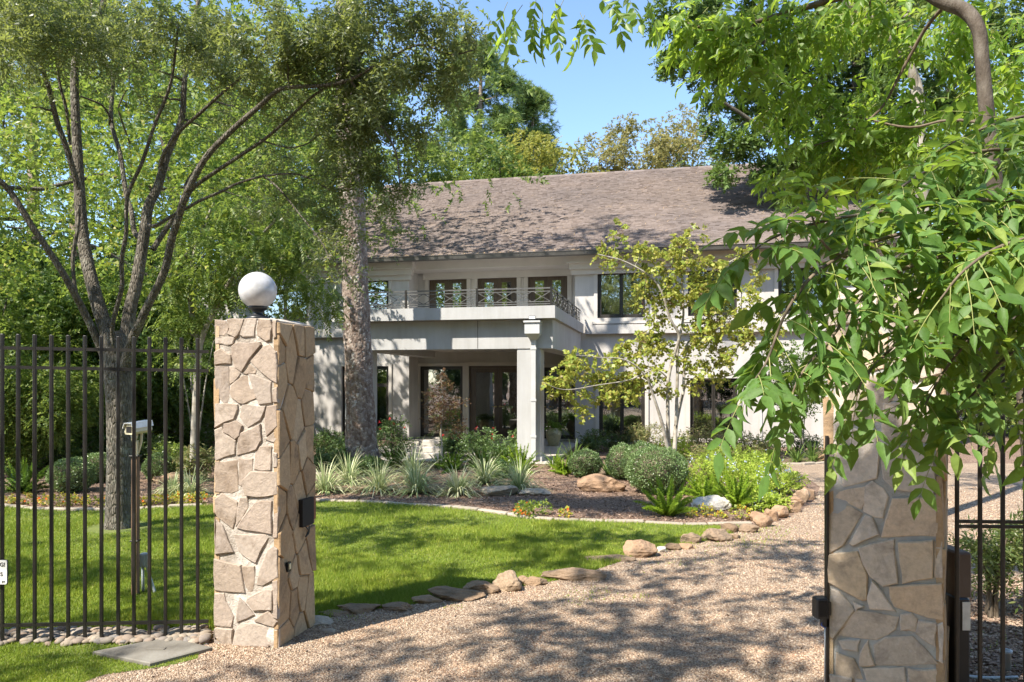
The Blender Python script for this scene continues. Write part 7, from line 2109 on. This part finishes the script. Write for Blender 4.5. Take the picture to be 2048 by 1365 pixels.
def blades_mesh(p, name, hmin, hmax, w, m):
    n = len(p); h = r40.uniform(hmin, hmax, n) * (.85 + .3 * np.sin(p[:, 0] * 2.1 + np.sin(p[:, 1] * 1.7) * 2))
    ww = w * (p[:, 1] / 6.0) ** .5 * r40.uniform(.7, 1.3, n)
    scl = np.stack([ww, ww * .6, h], 1); rot = np.stack([r40.normal(0, .45, n), r40.normal(0, .45, n), r40.uniform(0, 6.28, n)], 1)
    return gn_scatter(name, p, scl, rot, m, 'blade')
p = scatter(lawn_poly, 420000, 5.0, 11.2, -.85, .35)
# bare patches near pebbles and tree foot
keep = r40.random(len(p)) < np.clip(.35 + (p[:, 1] - 5.15) * 1.4, .25, 1)
tf = np.linalg.norm(p[:, :2] - np.array([ob.x, ob.y]), axis=1); keep &= (tf > .34 + .1 * r40.random(len(p)))
p = p[keep]; p[:, 2] = .003
blades_mesh(p, 'lawn_grass', .030, .062, .0032, M_GRASS)
p = scatter(verge_poly, 90000, 3.9, 5.15, -.85, -.25)
lidp = [Vector(v) for v in q] if False else [G(*v) for v in lid]
cc = sum(lidp, Vector()) / 4
p = p[~inside([cc + (v - cc) * .97 for v in lidp], p[:, 0], p[:, 1])]
p = p[r40.random(len(p)) < np.clip(.9 - .5 * np.sin(p[:, 0] * 5) * np.sin(p[:, 1] * 6), .3, 1)]
p[:, 2] = .006
blades_mesh(p, 'verge_grass', .010, .030, .0032, M_GRASS)
# weeds and tufts along the stones and in the gravel
pts = []
for (x, y, rr, n) in [(1185, 1190, .15, 90), (1420, 1090, .35, 260), (1500, 1080, .3, 160), (1530, 1060, .15, 120), (1360, 1120, .25, 90), (1140, 1200, .1, 40), (905, 1215, .06, 30), (1280, 1195, .05, 25), (1700, 1000, .4, 120), (700, 1238, .08, 40), (320, 1270, .3, 120), (120, 1272, .3, 100), (400, 1278, .12, 80), (1980, 1300, .3, 80)]:
    b = G(x, y); pts.append(np.stack([b.x + r40.normal(0, rr, n), b.y + r40.normal(0, rr * .8, n), np.full(n, .006)], 1))
blades_mesh(np.concatenate(pts), 'weeds', .012, .035, .004, M_GRASS)
# gravel grains
p = scatter(drive_poly, 210000, 3.7, 12.5, -.62, .85)
def grains(p, name, smin, smax, m, flat=.6, z=.006):
    n = len(p); s_ = r40.uniform(smin, smax, n) * (np.clip(p[:, 1] / 5, .8, 2.2) ** .6)
    p[:, 2] = z + s_ * .2
    return gn_scatter(name, p, np.stack([s_, s_ * r40.uniform(.6, .95, n), s_ * r40.uniform(.45, .8, n)], 1), np.stack([r40.normal(0, .5, n), r40.normal(0, .5, n), r40.uniform(0, 6.28, n)], 1), m, 'grain')
grains(p, 'gravel', .0032, .0078, M_GRAVEL)
# mulch chips over the bed
bed_poly = [G(x, y) for x, y in BORDER] + [G(1505, 1048), G(1560, 1030), G(1600, 1000), G(1560, 950), G(1500, 920), G(1100, 905), G(600, 900), G(-900, 900)]
p = scatter(bed_poly, 60000, 8.8, 18, -.8, .4)
n = len(p); a = r40.uniform(0, 6.28, n)
d = norm(np.stack([np.cos(a), np.sin(a), r40.uniform(-.25, .35, n)], 1)); sd_ = norm(np.cross(d, r40.normal(0, .5, (n, 3)) + [0, 0, 1]))
L = r40.uniform(.018, .05, (n, 1)); pz = p + [0, 0, .012]; V = np.stack([pz, pz + d * L + sd_ * L * .2, pz + d * L * .8 - sd_ * L * .28], 1).reshape(-1, 3)
link('mulch_chips', npmesh('mulch_chips', V, [np.arange(n)[:, None] * 3 + np.array([[0, 1, 2]])]), M_CHIP, None, 'stuff')
# leaf litter behind the right fence and fallen leaves in the gravel
lp = scatter([G(1900, 1180), G(2300, 1120), G(2500, 1400), G(1900, 1420)], 16000, 3.9, 7, .4, .95)
n = len(lp); a = r40.uniform(0, 6.28, n); d = norm(np.stack([np.cos(a), np.sin(a), r40.uniform(-.1, .3, n)], 1)); sd_ = norm(np.cross(d, r40.normal(0, .4, (n, 3)) + [0, 0, 1]))
L = r40.uniform(.02, .05, (n, 1)); V, Q = leaves_quads(lp + [0, 0, .012], d, sd_, L, L * .5, r40, .1)
link('leaf_litter', npmesh('leaf_litter', V, [Q]), M_CHIP, None, 'stuff')
lp = scatter(drive_poly, 1100, 4, 12, -.5, .8); n = len(lp); a = r40.uniform(0, 6.28, n); d = norm(np.stack([np.cos(a), np.sin(a), r40.uniform(-.1, .3, n)], 1)); sd_ = norm(np.cross(d, r40.normal(0, .3, (n, 3)) + [0, 0, 1]))
L = r40.uniform(.02, .045, (n, 1)); V, Q = leaves_quads(lp + [0, 0, .018], d, sd_, L, L * .4, r40, .1)
link('fallen_leaves', npmesh('fallen_leaves', V, [Q]), M_CHIP, None, 'stuff')
